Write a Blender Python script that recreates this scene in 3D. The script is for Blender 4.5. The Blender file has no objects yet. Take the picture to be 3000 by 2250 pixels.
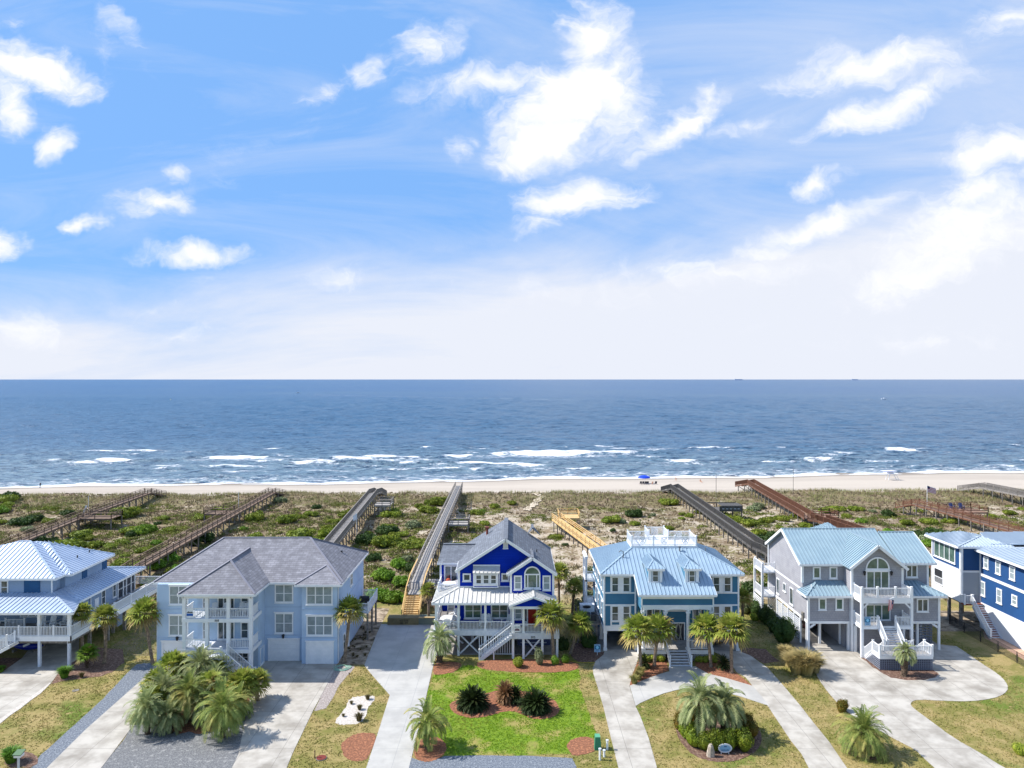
import bpy, math, random
import numpy as np
from mathutils import Vector, noise, Matrix
random.seed(7); RNG=np.random.default_rng(7)
F=2080.; H=30.; HY=1111.; PI=math.pi
SC=bpy.context.scene; COL=SC.collection
# photo pixel -> metres for a known depth, or for a known height
def X(px,Y): return (px-1500)/F*Y
def Z(py,Y): return H-(py-HY)/F*Y
def G(px,py,z=0.): Y=(H-z)*F/(py-HY); return (X(px,Y),Y)
class Zm:
    def __init__(s,ox,oy,k): s.ox,s.oy,s.k=ox,oy,k
    def x(s,u,Y): return X(s.ox+u*s.k,Y)
    def z(s,v,Y): return Z(s.oy+v*s.k,Y)
    def g(s,u,v,z=0.): return G(s.ox+u*s.k,s.oy+v*s.k,z)
    def side(s,u,Xc): return Xc*F/(s.ox+u*s.k-1500)      # depth of a point seen at column u on the plane x=Xc
Z1=Zm(0,1500,.27125); Z2=Zm(400,1500,.3255); Z3=Zm(1180,1480,.28935); Z4=Zm(1680,1500,.3134)
Z5=Zm(2200,1500,.3135); Z6=Zm(2650,1500,.30146); Z7=Zm(0,1850,.3617); Z8=Zm(700,1850,.27125)
Z9=Zm(1180,1850,.27125); Z10=Zm(1700,1850,.29385); Z11=Zm(2250,1850,.33906)
Z12=Zm(0,1280,.40687); Z13=Zm(800,1280,.40687); Z14=Zm(1500,1280,.40687); Z15=Zm(2200,1280,.36166)
def srgb(r,g,b,k=1.):
    f=lambda c:(c/255/12.92 if c/255<=.04045 else ((c/255+.055)/1.055)**2.4)*k
    return (f(r),f(g),f(b))
# ---------------------------------------------------------------- materials
MATS={}
def mat(name,c1,c2=None,scale=1.,rough=.7,bump=0.,bscale=20.,pattern=None,per=.15,metal=0.,spec=.4,detail=4.,
        c3=None,s3=.2,coord='UV',transl=0.,rnd=0.,lo=.35,hi=.65,lo3=.45,hi3=.7,pb=.6,mortar=None,coat=0.,em=0.):
    if name in MATS: return MATS[name]
    m=bpy.data.materials.new(name); m.use_nodes=True; nt=m.node_tree; N=nt.nodes; L=nt.links
    bs=N['Principled BSDF']; tc=N.new('ShaderNodeTexCoord'); co=tc.outputs[coord]
    def mixc(f,a,b,mode='MIX'):
        n=N.new('ShaderNodeMix'); n.data_type='RGBA'; n.blend_type=mode
        for i,v in ((0,f),(6,a),(7,b)):
            if hasattr(v,'is_linked') or isinstance(v,bpy.types.NodeSocket): L.new(v,n.inputs[i])
            elif i==0: n.inputs[0].default_value=v
            else: n.inputs[i].default_value=(*v,1)
        return n.outputs[2]
    def nz(sc,det=detail):
        n=N.new('ShaderNodeTexNoise'); n.inputs['Scale'].default_value=sc; n.inputs['Detail'].default_value=det
        n.inputs['Roughness'].default_value=.6; L.new(co,n.inputs['Vector']); return n.outputs['Fac']
    def rng(s,a,b):
        n=N.new('ShaderNodeMapRange'); n.interpolation_type='SMOOTHSTEP'; L.new(s,n.inputs[0]); n.inputs[1].default_value=a; n.inputs[2].default_value=b; return n.outputs[0]
    def mth(op,a,b=0.):
        n=N.new('ShaderNodeMath'); n.operation=op
        for i,v in ((0,a),(1,b)):
            if isinstance(v,bpy.types.NodeSocket): L.new(v,n.inputs[i])
            else: n.inputs[i].default_value=v
        return n.outputs[0]
    col=tuple(c1)
    if c2 is not None: col=mixc(rng(nz(scale),lo,hi),c1,c2)
    if c3 is not None: col=mixc(rng(nz(s3),lo3,hi3),col,c3)
    h=None
    if pattern:
        sp=N.new('ShaderNodeSeparateXYZ'); L.new(co,sp.inputs[0])
    if pattern=='lap':
        h=mth('SUBTRACT',1.,mth('FRACT',mth('DIVIDE',sp.outputs[1],per)))
    if pattern in('shingle','joint','shake'):
        b=N.new('ShaderNodeTexBrick'); L.new(co,b.inputs['Vector']); b.inputs['Scale'].default_value=1.
        w,hh,mo={'shingle':(.62,.3,.02),'joint':(3.1,per,.02),'shake':(.3,.25,.014)}[pattern]
        b.inputs['Brick Width'].default_value=w; b.inputs['Row Height'].default_value=hh; b.inputs['Mortar Size'].default_value=mo
        if pattern=='joint': b.offset=0.
        b.inputs['Color1'].default_value=(0,0,0,1); b.inputs['Color2'].default_value=(1,1,1,1); b.inputs['Mortar'].default_value=(.5,.5,.5,1)
        if pattern!='joint':
            col=mixc(mth('MULTIPLY',b.outputs['Color'],pb),col,tuple(x*.5 for x in c1))
            h=mth('SUBTRACT',1.,mth('FRACT',mth('DIVIDE',sp.outputs[1],hh)))
        col=mixc(mth('MULTIPLY',b.outputs['Fac'],.8),col,mortar or tuple(x*.45 for x in c1))
    if pattern=='plank':
        fr=mth('FRACT',mth('DIVIDE',sp.outputs[1],per)); fl=mth('FLOOR',mth('DIVIDE',sp.outputs[1],per))
        w=N.new('ShaderNodeTexWhiteNoise'); w.noise_dimensions='1D'; L.new(fl,w.inputs['W'])
        col=mixc(mth('MULTIPLY',w.outputs[0],.45),col,tuple(x*.55 for x in c1))
        gap=rng(fr,.9,.96); col=mixc(gap,col,tuple(x*.25 for x in c1))
    if rnd:
        oi=N.new('ShaderNodeObjectInfo'); hs=N.new('ShaderNodeHueSaturation')
        hs.inputs['Value'].default_value=1; L.new(mth('ADD',mth('MULTIPLY',oi.outputs['Random'],rnd*2),1-rnd),hs.inputs['Value'])
        L.new(mth('ADD',mth('MULTIPLY',oi.outputs['Random'],.05*rnd*2),.5-.05*rnd),hs.inputs['Hue'])
        if isinstance(col,tuple): hs.inputs['Color'].default_value=(*col,1)
        else: L.new(col,hs.inputs['Color'])
        col=hs.outputs[0]
    if isinstance(col,tuple): bs.inputs['Base Color'].default_value=(*col,1)
    else: L.new(col,bs.inputs['Base Color'])
    bs.inputs['Roughness'].default_value=rough; bs.inputs['Metallic'].default_value=metal
    bs.inputs['Specular IOR Level'].default_value=spec
    if coat: bs.inputs['Coat Weight'].default_value=coat
    if bump or h is not None:
        bn=N.new('ShaderNodeBump'); bn.inputs['Strength'].default_value=1.
        if h is not None:
            bn.inputs['Distance'].default_value=.02
            hh=mth('ADD',h,mth('MULTIPLY',nz(bscale),bump*4)) if bump else h
            L.new(hh,bn.inputs['Height'])
        else:
            bn.inputs['Distance'].default_value=bump; L.new(nz(bscale,6.),bn.inputs['Height'])
        L.new(bn.outputs[0],bs.inputs['Normal'])
    if transl:
        tr=N.new('ShaderNodeBsdfTranslucent'); ms=N.new('ShaderNodeMixShader'); ms.inputs[0].default_value=transl
        if isinstance(col,tuple): tr.inputs[0].default_value=(*col,1)
        else: L.new(col,tr.inputs[0])
        L.new(bs.outputs[0],ms.inputs[1]); L.new(tr.outputs[0],ms.inputs[2]); L.new(ms.outputs[0],N['Material Output'].inputs[0])
    m.use_backface_culling=False
    MATS[name]=m; return m
WHITE=mat('white_paint',(.84,.85,.86),(.76,.78,.80),scale=1.5,rough=.45)
WHITE2=mat('weathered_white',(.66,.69,.74),(.56,.60,.66),scale=2.,rough=.6)
GLASS=mat('window_glass',(.035,.05,.06),(.10,.13,.14),scale=.9,rough=.06,spec=.9)
BLIND=mat('window_with_blind',(.30,.36,.38),(.22,.27,.29),scale=1.2,rough=.12,spec=.8)
GREENGL=mat('green_tinted_glass',(.05,.10,.085),(.12,.19,.16),scale=.8,rough=.07,spec=.9)
CONC=mat('concrete',srgb(188,183,173),srgb(163,157,147),scale=.6,rough=.85,bump=.003,bscale=30,pattern='joint',per=3.2,c3=srgb(132,126,116),s3=.28,lo3=.46,hi3=.8,mortar=srgb(120,116,110))
CONCN=mat('concrete_new',srgb(184,182,176),srgb(168,166,161),scale=.45,rough=.85,bump=.003,bscale=30,pattern='joint',per=3.6,mortar=srgb(150,150,150))
SLAB=mat('slab_concrete',srgb(160,156,150),srgb(130,126,120),scale=.5,rough=.9)
MULCH=mat('red_pine_straw',srgb(152,102,76),srgb(106,68,50),scale=9,rough=.95,bump=.06,bscale=14,lo=.3,hi=.7,c3=srgb(185,125,90),s3=5.)
BARK=mat('brown_mulch',srgb(120,92,78),srgb(80,58,48),scale=7,rough=.95,bump=.06,bscale=12,c3=srgb(150,125,108),s3=4.)
GRAVB=mat('blue_grey_gravel',srgb(118,126,136),srgb(82,90,102),scale=9,rough=.9,bump=.05,bscale=12,c3=srgb(150,155,160),s3=7.)
GRAVN=mat('neutral_grey_gravel',srgb(132,133,134),srgb(90,92,95),scale=9,rough=.9,bump=.05,bscale=12,c3=srgb(158,158,156),s3=2.5,lo3=.5,hi3=.75)
GRAVP=mat('pink_grey_gravel',srgb(165,155,150),srgb(128,118,114),scale=9,rough=.9,bump=.04,bscale=12,c3=srgb(190,182,174),s3=6.)
WSAND=mat('white_shell_sand',srgb(206,200,192),srgb(180,172,162),scale=6,rough=.95,bump=.04,bscale=9)
SANDY=mat('sandy_soil',srgb(176,160,138),srgb(120,104,84),scale=1.2,rough=.95,bump=.05,bscale=5,c3=srgb(88,78,58),s3=.8,lo3=.52,hi3=.62)
LAWNG=mat('bright_green_lawn',srgb(120,146,30),srgb(90,120,20),scale=3.,rough=.95,bump=.1,bscale=9,c3=srgb(158,144,84),s3=.28,lo3=.47,hi3=.66)
WOODG=mat('grey_weathered_wood',srgb(152,146,140),srgb(112,106,100),scale=3,rough=.9)
WOODGP=mat('grey_deck_planks',srgb(178,173,168),srgb(150,146,142),scale=2,rough=.9,pattern='plank',per=.3)
WOODB=mat('brown_weathered_wood',srgb(126,106,90),srgb(96,80,68),scale=3,rough=.9)
WOODBP=mat('brown_deck_planks',srgb(140,118,102),srgb(110,92,78),scale=2,rough=.9,pattern='plank',per=.3)
WOODD=mat('dark_grey_wood',srgb(92,90,88),srgb(72,70,68),scale=3,rough=.85)
WOODDP=mat('dark_grey_planks',srgb(118,116,114),srgb(92,90,90),scale=2,rough=.85,pattern='plank',per=.3)
WOODR=mat('red_brown_stained_wood',srgb(116,78,58),srgb(90,60,46),scale=3,rough=.8)
WOODRP=mat('red_brown_planks',srgb(156,126,106),srgb(126,98,82),scale=2,rough=.85,pattern='plank',per=.3)
WOODY=mat('new_yellow_pine',srgb(218,184,124),srgb(196,158,102),scale=3,rough=.8)
WOODYP=mat('new_pine_planks',srgb(224,194,140),srgb(204,170,116),scale=2,rough=.8,pattern='plank',per=.3)
WOODS=mat('silver_piling',srgb(140,135,128),srgb(105,98,92),scale=3,rough=.9)
BLACK=mat('black_metal',(.02,.02,.022),rough=.5)
DARK=mat('painted_recess_shade',(.02,.022,.028),rough=.9)  # near-black that stands in for shade in recesses and behind lattice
# ---------------------------------------------------------------- mesh builder
class MB:
    def __init__(s): s.v=[]; s.f=[]
    def poly(s,pts):
        i=len(s.v); s.v+= [tuple(p) for p in pts]; s.f.append(tuple(range(i,i+len(pts)))); return s
    def box(s,x0,x1,y0,y1,z0,z1):
        i=len(s.v); x0,x1=sorted((x0,x1)); y0,y1=sorted((y0,y1)); z0,z1=sorted((z0,z1))
        s.v+=[(x0,y0,z0),(x1,y0,z0),(x1,y1,z0),(x0,y1,z0),(x0,y0,z1),(x1,y0,z1),(x1,y1,z1),(x0,y1,z1)]
        for f in((0,3,2,1),(4,5,6,7),(0,1,5,4),(1,2,6,5),(2,3,7,6),(3,0,4,7)): s.f.append(tuple(i+k for k in f))
        return s
    def bar(s,p,q,w,h=None):
        p=Vector(p); q=Vector(q); h=h or w; d=(q-p)
        if d.length<1e-6: return s
        d.normalize(); up=Vector((0,0,1)) if abs(d.z)<.95 else Vector((0,1,0))
        a=d.cross(up).normalized()*(w/2); b=a.cross(d).normalized()*(h/2); i=len(s.v)
        for c in(p,q):
            for k in((-1,-1),(1,-1),(1,1),(-1,1)): s.v.append(tuple(c+a*k[0]+b*k[1]))
        for f in((0,1,2,3),(7,6,5,4),(0,4,5,1),(1,5,6,2),(2,6,7,3),(3,7,4,0)): s.f.append(tuple(i+k for k in f))
        return s
    def tube(s,pts,rad,n=8,cap=True):
        pts=[Vector(p) for p in pts]; i0=len(s.v)
        for k,p in enumerate(pts):
            d=(pts[min(k+1,len(pts)-1)]-pts[max(k-1,0)]).normalized()
            up=Vector((1,0,0)) if abs(d.x)<.9 else Vector((0,1,0)); a=d.cross(up).normalized(); b=d.cross(a)
            r=rad[k] if hasattr(rad,'__len__') else rad
            for j in range(n):
                t=2*PI*j/n; s.v.append(tuple(p+a*math.cos(t)*r+b*math.sin(t)*r))
        for k in range(len(pts)-1):
            for j in range(n):
                a0=i0+k*n+j; a1=i0+k*n+(j+1)%n; s.f.append((a0,a1,a1+n,a0+n))
        if cap:
            s.f.append(tuple(i0+j for j in range(n))[::-1]); s.f.append(tuple(i0+(len(pts)-1)*n+j for j in range(n)))
        return s
    def slab(s,pts,th):      # polygon in space with a vertical thickness below it
        b=[(p[0],p[1],p[2]-th) for p in pts]; s.poly(pts); s.poly(b[::-1]); n=len(pts)
        for k in range(n): s.poly([pts[k],b[k],b[(k+1)%n],pts[(k+1)%n]])
        return s
    def prism(s,pts,d):      # planar polygon pushed along vector d
        q=[tuple(Vector(p)+Vector(d)) for p in pts]; s.poly(pts[::-1]); s.poly(q); n=len(pts)
        for k in range(n): s.poly([pts[k],pts[(k+1)%n],q[(k+1)%n],q[k]])
        return s
    def ell(s,c,r,nu=10,nv=6):
        i0=len(s.v)
        for j in range(nv+1):
            t=PI*j/nv
            for k in range(nu):
                a=2*PI*k/nu; s.v.append((c[0]+r[0]*math.sin(t)*math.cos(a),c[1]+r[1]*math.sin(t)*math.sin(a),c[2]+r[2]*math.cos(t)))
        for j in range(nv):
            for k in range(nu): s.f.append((i0+j*nu+k,i0+(j+1)*nu+k,i0+(j+1)*nu+(k+1)%nu,i0+j*nu+(k+1)%nu))
        return s
    def mesh(s,name,m,off=(0,0,0),uv=True,smooth=False):
        me=bpy.data.meshes.new(name); V=np.array(s.v,dtype=float)-np.array(off)
        me.from_pydata(V.tolist(),[],s.f)
        for mm in (m if isinstance(m,(list,tuple)) else [m]): me.materials.append(mm)
        if uv:
            ul=me.uv_layers.new(name='UVMap').data; W=s.v
            for p in me.polygons:
                n=p.normal
                if abs(n.z)>.97: u=Vector((1,0,0)); w=Vector((0,1,0))
                else: u=Vector((-n.y,n.x,0)).normalized(); w=n.cross(u)
                if w.z<0: w=-w
                for li in p.loop_indices:
                    c=Vector(W[me.loops[li].vertex_index]); ul[li].uv=(u.dot(c),w.dot(c))
        if smooth: me.polygons.foreach_set('use_smooth',[True]*len(me.polygons))
        me.update(); return me
def origin(par):
    o=[0,0,0]
    while par is not None:
        for k in range(3): o[k]+=par.location[k]
        par=par.parent
    return o
SPLITN={'railing','trim','corner_trim','stair_railing','side_trim','lattice','fascia','roof_vent','downspout','beam','cross_brace','porch_skirt','porch_screen','lattice_screen','louvre_screen','string_course','porch_floor','balcony_floor','ground_floor_wall','deck_railing','side_balcony','rear_balcony'}
def clusters(mb,gap=.22):
    par=list(range(len(mb.v)))
    def find(a):
        while par[a]!=a: par[a]=par[par[a]]; a=par[a]
        return a
    for f in mb.f:
        r=find(f[0])
        for k in f[1:]: par[find(k)]=r
    isl={}
    for f in mb.f: isl.setdefault(find(f[0]),[]).append(f)
    IS=list(isl.values()); B=[]
    for fs in IS:
        P=np.array([mb.v[k] for f in fs for k in f]); B.append((P.min(0)-gap/2,P.max(0)+gap/2))
    lo=np.array([b[0] for b in B]); hi=np.array([b[1] for b in B]); n=len(IS); q=list(range(n))
    def fd(a):
        while q[a]!=a: q[a]=q[q[a]]; a=q[a]
        return a
    for i in range(n):
        for j in np.nonzero(np.all((lo[i+1:]<=hi[i])&(hi[i+1:]>=lo[i]),axis=1))[0]: q[fd(i+1+int(j))]=fd(i)
    g={}
    for i in range(n): g.setdefault(fd(i),[]).extend(IS[i])
    out=[]
    for fs in g.values():
        m=MB(); mp={}
        for f in fs:
            t=[]
            for k in f:
                if k not in mp: mp[k]=len(m.v); m.v.append(mb.v[k])
                t.append(mp[k])
            m.f.append(tuple(t))
        out.append(m)
    return out
def obj(name,mb,m,parent=None,label=None,smooth=False,uv=True):
    if name in SPLITN and parent is not None and isinstance(mb,MB):
        cs=clusters(mb,.5 if 'rail' in name else .22)
        if 1<len(cs)<=24:
            for c in cs[1:]: obj1(name,c,m,parent,label,smooth,uv)
            return obj1(name,cs[0],m,parent,label,smooth,uv)
    return obj1(name,mb,m,parent,label,smooth,uv)
def obj1(name,mb,m,parent=None,label=None,smooth=False,uv=True):
    me=mb.mesh(name,m,origin(parent),uv,smooth) if isinstance(mb,MB) else mb
    o=bpy.data.objects.new(name,me); COL.objects.link(o); o.parent=parent
    if label: o['label']=label
    return o
def tag(o,label,cat,group=None):
    o['label']=label; o['category']=cat
    if group: o['group']=group
    return o
def thing(name,label,cat,loc=(0,0,0),group=None):
    o=bpy.data.objects.new(name,None); COL.objects.link(o); o.location=loc; o.empty_display_size=.3
    return tag(o,label,cat,group)
def solo(name,mb,m,label,cat,loc=(0,0,0),group=None,smooth=False,uv=True):   # a thing made of one mesh
    me=mb.mesh(name,m,loc,uv,smooth) if isinstance(mb,MB) else mb
    o=bpy.data.objects.new(name,me); COL.objects.link(o); o.location=loc
    return tag(o,label,cat,group)
def dup(root,loc,rz=0,scale=1.,label=None,group=None):
    r=root.copy(); COL.objects.link(r); r.location=loc; r.rotation_euler=(0,0,rz)
    r.scale=(scale,)*3 if not hasattr(scale,'__len__') else scale
    if label: r['label']=label
    if group: r['group']=group
    for ch in list(root.children):
        c=ch.copy(); COL.objects.link(c); c.parent=r
        for g in list(ch.children):
            d=g.copy(); COL.objects.link(d); d.parent=c
    return r
def struct(name,mb,m,uv=True,smooth=False):
    o=obj(name,mb,m,None,uv=uv,smooth=smooth); o['kind']='structure'; return o
# ---------------------------------------------------------------- building parts
def wb(mb,W,a0,a1,z0,z1,d0,d1):
    k,c=W
    if k=='F': mb.box(a0,a1,c-d1,c-d0,z0,z1)
    elif k=='L': mb.box(c-d1,c-d0,a0,a1,z0,z1)
    elif k=='R': mb.box(c+d0,c+d1,a0,a1,z0,z1)
    return mb
def window(par,W,a0,a1,z0,z1,cols=1,rows=2,case=.11,pane=None,frame=None,crown=False,name='window'):
    a0,a1=sorted((a0,a1)); z0,z1=sorted((z0,z1)); pane=pane or GLASS; frame=frame or WHITE
    m=MB(); wb(m,W,a0,a0+case,z0,z1,-.03,.08); wb(m,W,a1-case,a1,z0,z1,-.03,.08)
    wb(m,W,a0+case,a1-case,z1-case,z1,-.03,.078); wb(m,W,a0+case,a1-case,z0,z0+case,-.03,.078)
    wb(m,W,a0-.05,a1+.05,z0-.07,z0-.002,-.03,.13)
    if crown: wb(m,W,a0-.07,a1+.07,z1+.002,z1+.12,-.03,.14)
    ww=(a1-a0-2*case)
    for i in range(1,cols):
        a=a0+case+ww*i/cols; wb(m,W,a-.05,a+.05,z0+case,z1-case,-.03,.07)
    for i in range(cols):
        b0=a0+case+ww*i/cols+.05; b1=a0+case+ww*(i+1)/cols-.05
        for r in range(1,rows):
            zz=z0+case+(z1-z0-2*case)*r/rows; wb(m,W,b0-.05 if i==0 else b0,b1+.05 if i==cols-1 else b1,zz-.03,zz+.03,-.03,.06)
    o=obj(name,m,frame,par)
    p=MB(); wb(p,W,a0+case,a1-case,z0+case,z1-case,-.02,.035); obj('pane',p,pane,o); return o
def zwin(par,zm,Y,u0,u1,v0,v1,**k):
    return window(par,('F',Y),zm.x(u0,Y),zm.x(u1,Y),zm.z(v1,Y),zm.z(v0,Y),**k)
def garage(par,W,a0,a1,z0,z1,label=None):
    m=MB(); c=.16; wb(m,W,a0,a0+c,z0,z1,-.03,.1); wb(m,W,a1-c,a1,z0,z1,-.03,.1); wb(m,W,a0+c,a1-c,z1-c,z1,-.03,.098); wb(m,W,a0-.08,a1+.08,z1+.002,z1+.1,-.03,.16)
    o=obj('garage_door',m,WHITE,par)
    n=5; hh=(z1-c-z0)/n; p=MB()
    for i in range(n): wb(p,W,a0+c,a1-c,z0+i*hh+.012,z0+(i+1)*hh-.012,-.02,.03)
    wb(p,W,a0+c,a1-c,z0,z1-c,-.025,.012); obj('door_panel',p,WHITE,o); return o
def rail(mb,p,q,h=1.,sp=.145,bw=.045,posts=True,pw=.12,top=.09,bot=.1):
    p=Vector(p); q=Vector(q); L=(Vector((q.x,q.y,0))-Vector((p.x,p.y,0))).length
    up=Vector((0,0,1)); mb.bar(p+up*h,q+up*h,top,.06); mb.bar(p+up*bot,q+up*bot,.05,.06)
    n=max(1,int(L/sp))
    for i in range(1,n):
        c=p.lerp(q,i/n); mb.bar(c+up*bot,c+up*h,bw,bw)
    if posts:
        for c,e in((p,0.),(q,.008)): mb.box(c.x-pw/2-e,c.x+pw/2+e,c.y-pw/2-e,c.y+pw/2+e,c.z-.05-e,c.z+h+.12+e); mb.box(c.x-pw*.7-e,c.x+pw*.7+e,c.y-pw*.7-e,c.y+pw*.7+e,c.z+h+.121+e*.5,c.z+h+.17+e)
    return mb
def rails(mb,pts,**k):
    for a,b in zip(pts,pts[1:]): rail(mb,a,b,**k)
    return mb
def stairs(par,top,bot,w,mt,ms,n=None,name='staircase'):
    # flight from top to bottom centre points; width w
    t=Vector(top); b=Vector(bot); d=b-t; hd=Vector((d.x,d.y,0)); run=hd.length; hd.normalize(); sd=Vector((-hd.y,hd.x,0))
    n=n or max(3,round(abs(d.z)/.18)); m=MB()
    for i in range(n):
        c=t+hd*(run*(i+.5)/n); z=t.z+(d.z)*(i+1)/n
        m.bar((c-hd*(run/n*.55))*1.0+Vector((0,0,z-c.z-.03)),(c+hd*(run/n*.55))+Vector((0,0,z-c.z-.03)),w,.05)
    o=obj(name,m,mt,par); s=MB()
    for e in(-1,1):
        a=t+sd*e*(w/2+.03)-Vector((0,0,.22)); c=b+sd*e*(w/2+.03)-Vector((0,0,.1)); s.bar(a,c,.06,.3)
    for i in range(n):
        c=t+hd*(run*(i)/n); z=t.z+(d.z)*i/n; s.bar(Vector((c.x,c.y,z-.1))-sd*w/2,Vector((c.x,c.y,z-.1))+sd*w/2,.03,.15)
    obj('stringer',s,ms,o); return o
def seams(mb,pts,sp=.45,w=.07,h=.1,off=0.):
    P=[Vector(p) for p in pts]; n=Vector((0,0,0))
    for i in range(len(P)):
        a=P[i]; b=P[(i+1)%len(P)]; n+=Vector(((a.y-b.y)*(a.z+b.z),(a.z-b.z)*(a.x+b.x),(a.x-b.x)*(a.y+b.y)))
    n.normalize()
    if n.z<0: n=-n
    u=Vector((-n.y,n.x,0)); 
    if u.length<1e-4: return
    u.normalize(); v=n.cross(u); o=P[0]
    Q=[((p-o).dot(u),(p-o).dot(v)) for p in P]; a0=min(q[0] for q in Q); a1=max(q[0] for q in Q)
    k=a0+sp*.5+off
    while k<a1:
        xs=[]
        for i in range(len(Q)):
            (x0,y0),(x1,y1)=Q[i],Q[(i+1)%len(Q)]
            if (x0<=k)!=(x1<=k): xs.append(y0+(y1-y0)*(k-x0)/(x1-x0))
        xs.sort()
        for c,d in zip(xs[::2],xs[1::2]):
            if d-c>.1: mb.bar(o+u*k+v*c+n*.02,o+u*k+v*d+n*.02,w,h)
        k+=sp
def roof(par,polys,m,seam=0.,th=.12,caps=(),capw=.22,fas=(),fmat=None,name='roof',capm=None):
    mb=MB()
    for p in polys:
        mb.slab(p,th)
        if seam: seams(mb,p,seam)
    o=obj(name,mb,m,par)
    if caps:
        c=MB()
        for a,b in caps: c.bar(Vector(a)+Vector((0,0,.03)),Vector(b)+Vector((0,0,.03)),capw,.07)
        obj('ridge_cap',c,capm or m,o)
    if fas:
        c=MB()
        for a,b in fas:
            a=Vector(a);b=Vector(b); c.bar(a-Vector((0,0,.13)),b-Vector((0,0,.13)),.09,.22)
        obj('fascia',c,fmat or WHITE,o)
    return o
def hip(x0,x1,y0,y1,ze,A,B,along='x'):
    a,b,c,d=(x0,y0,ze),(x1,y0,ze),(x1,y1,ze),(x0,y1,ze)
    if along=='x': P=[[a,b,B,A],[b,c,B],[c,d,A,B],[d,a,A]]; caps=[(A,B),(a,A),(d,A),(b,B),(c,B)]
    else: P=[[a,b,A],[b,c,B,A],[c,d,B],[d,a,A,B]]; caps=[(A,B),(a,A),(b,A),(c,B),(d,B)]
    return P,caps,[(a,b),(b,c),(c,d),(d,a)]
def text(par,s,loc,size,m,rot=(PI/2,0,0),name='house_number',ext=.02):
    c=bpy.data.curves.new(name,'FONT'); c.body=s; c.size=size; c.extrude=ext; c.align_x='CENTER'; c.align_y='CENTER'
    t=bpy.data.objects.new('tmp',c); COL.objects.link(t); bpy.context.view_layer.update()
    me=bpy.data.meshes.new_from_object(t.evaluated_get(bpy.context.evaluated_depsgraph_get()))
    bpy.data.objects.remove(t); me.materials.clear(); me.materials.append(m)
    o=bpy.data.objects.new(name,me); COL.objects.link(o); o.parent=par; oo=origin(par)
    o.location=[loc[k]-oo[k] for k in range(3)]; o.rotation_euler=rot; return o
def adirondack(loc,rz,label,group='white porch chairs',m=None,rock=False,sc=1.):
    key='ch'+(m.name if m else 'w')+str(rock); m=m or WHITE
    r=thing('porch_chair',label,'chair',(0,0,0),group)
    if key in MATS:
        for nm,me in MATS[key]: obj(nm,me,None,r)
    else:
        s=MB()
        for i in range(5): s.bar((-.27,-.3+i*.12,.38-.03*i),(.27,-.3+i*.12,.38-.03*i),.1,.025)
        b=MB()
        for i in range(-2,3): b.bar((i*.115,.2,.25),(i*.13,.48,1.05-.04*abs(i)),.1,.03)
        b.bar((-.25,.3,.55),(.25,.3,.55),.03,.08)
        a=MB(); l=MB()
        for e in(-1,1):
            a.bar((e*.33,-.35,.57),(e*.33,.35,.57),.12,.03)
            l.bar((e*.3,-.32,0 if not rock else .05),(e*.3,-.32,.56),.09,.05); l.bar((e*.29,-.3,.33),(e*.29,.55,.03),.04,.1)
            if rock: l.tube([(e*.3,-.5,.12),(e*.3,-.2,.03),(e*.3,.2,.03),(e*.3,.6,.14)],.03,6)
        ms=[]
        for nm,q in(('seat',s),('backrest',b),('armrest',a),('leg_frame',l)): ms.append((nm,obj(nm,q,m,r).data))
        MATS[key]=ms
    r.location=loc; r.rotation_euler=(0,0,rz); r.scale=(sc,)*3; return r
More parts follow.
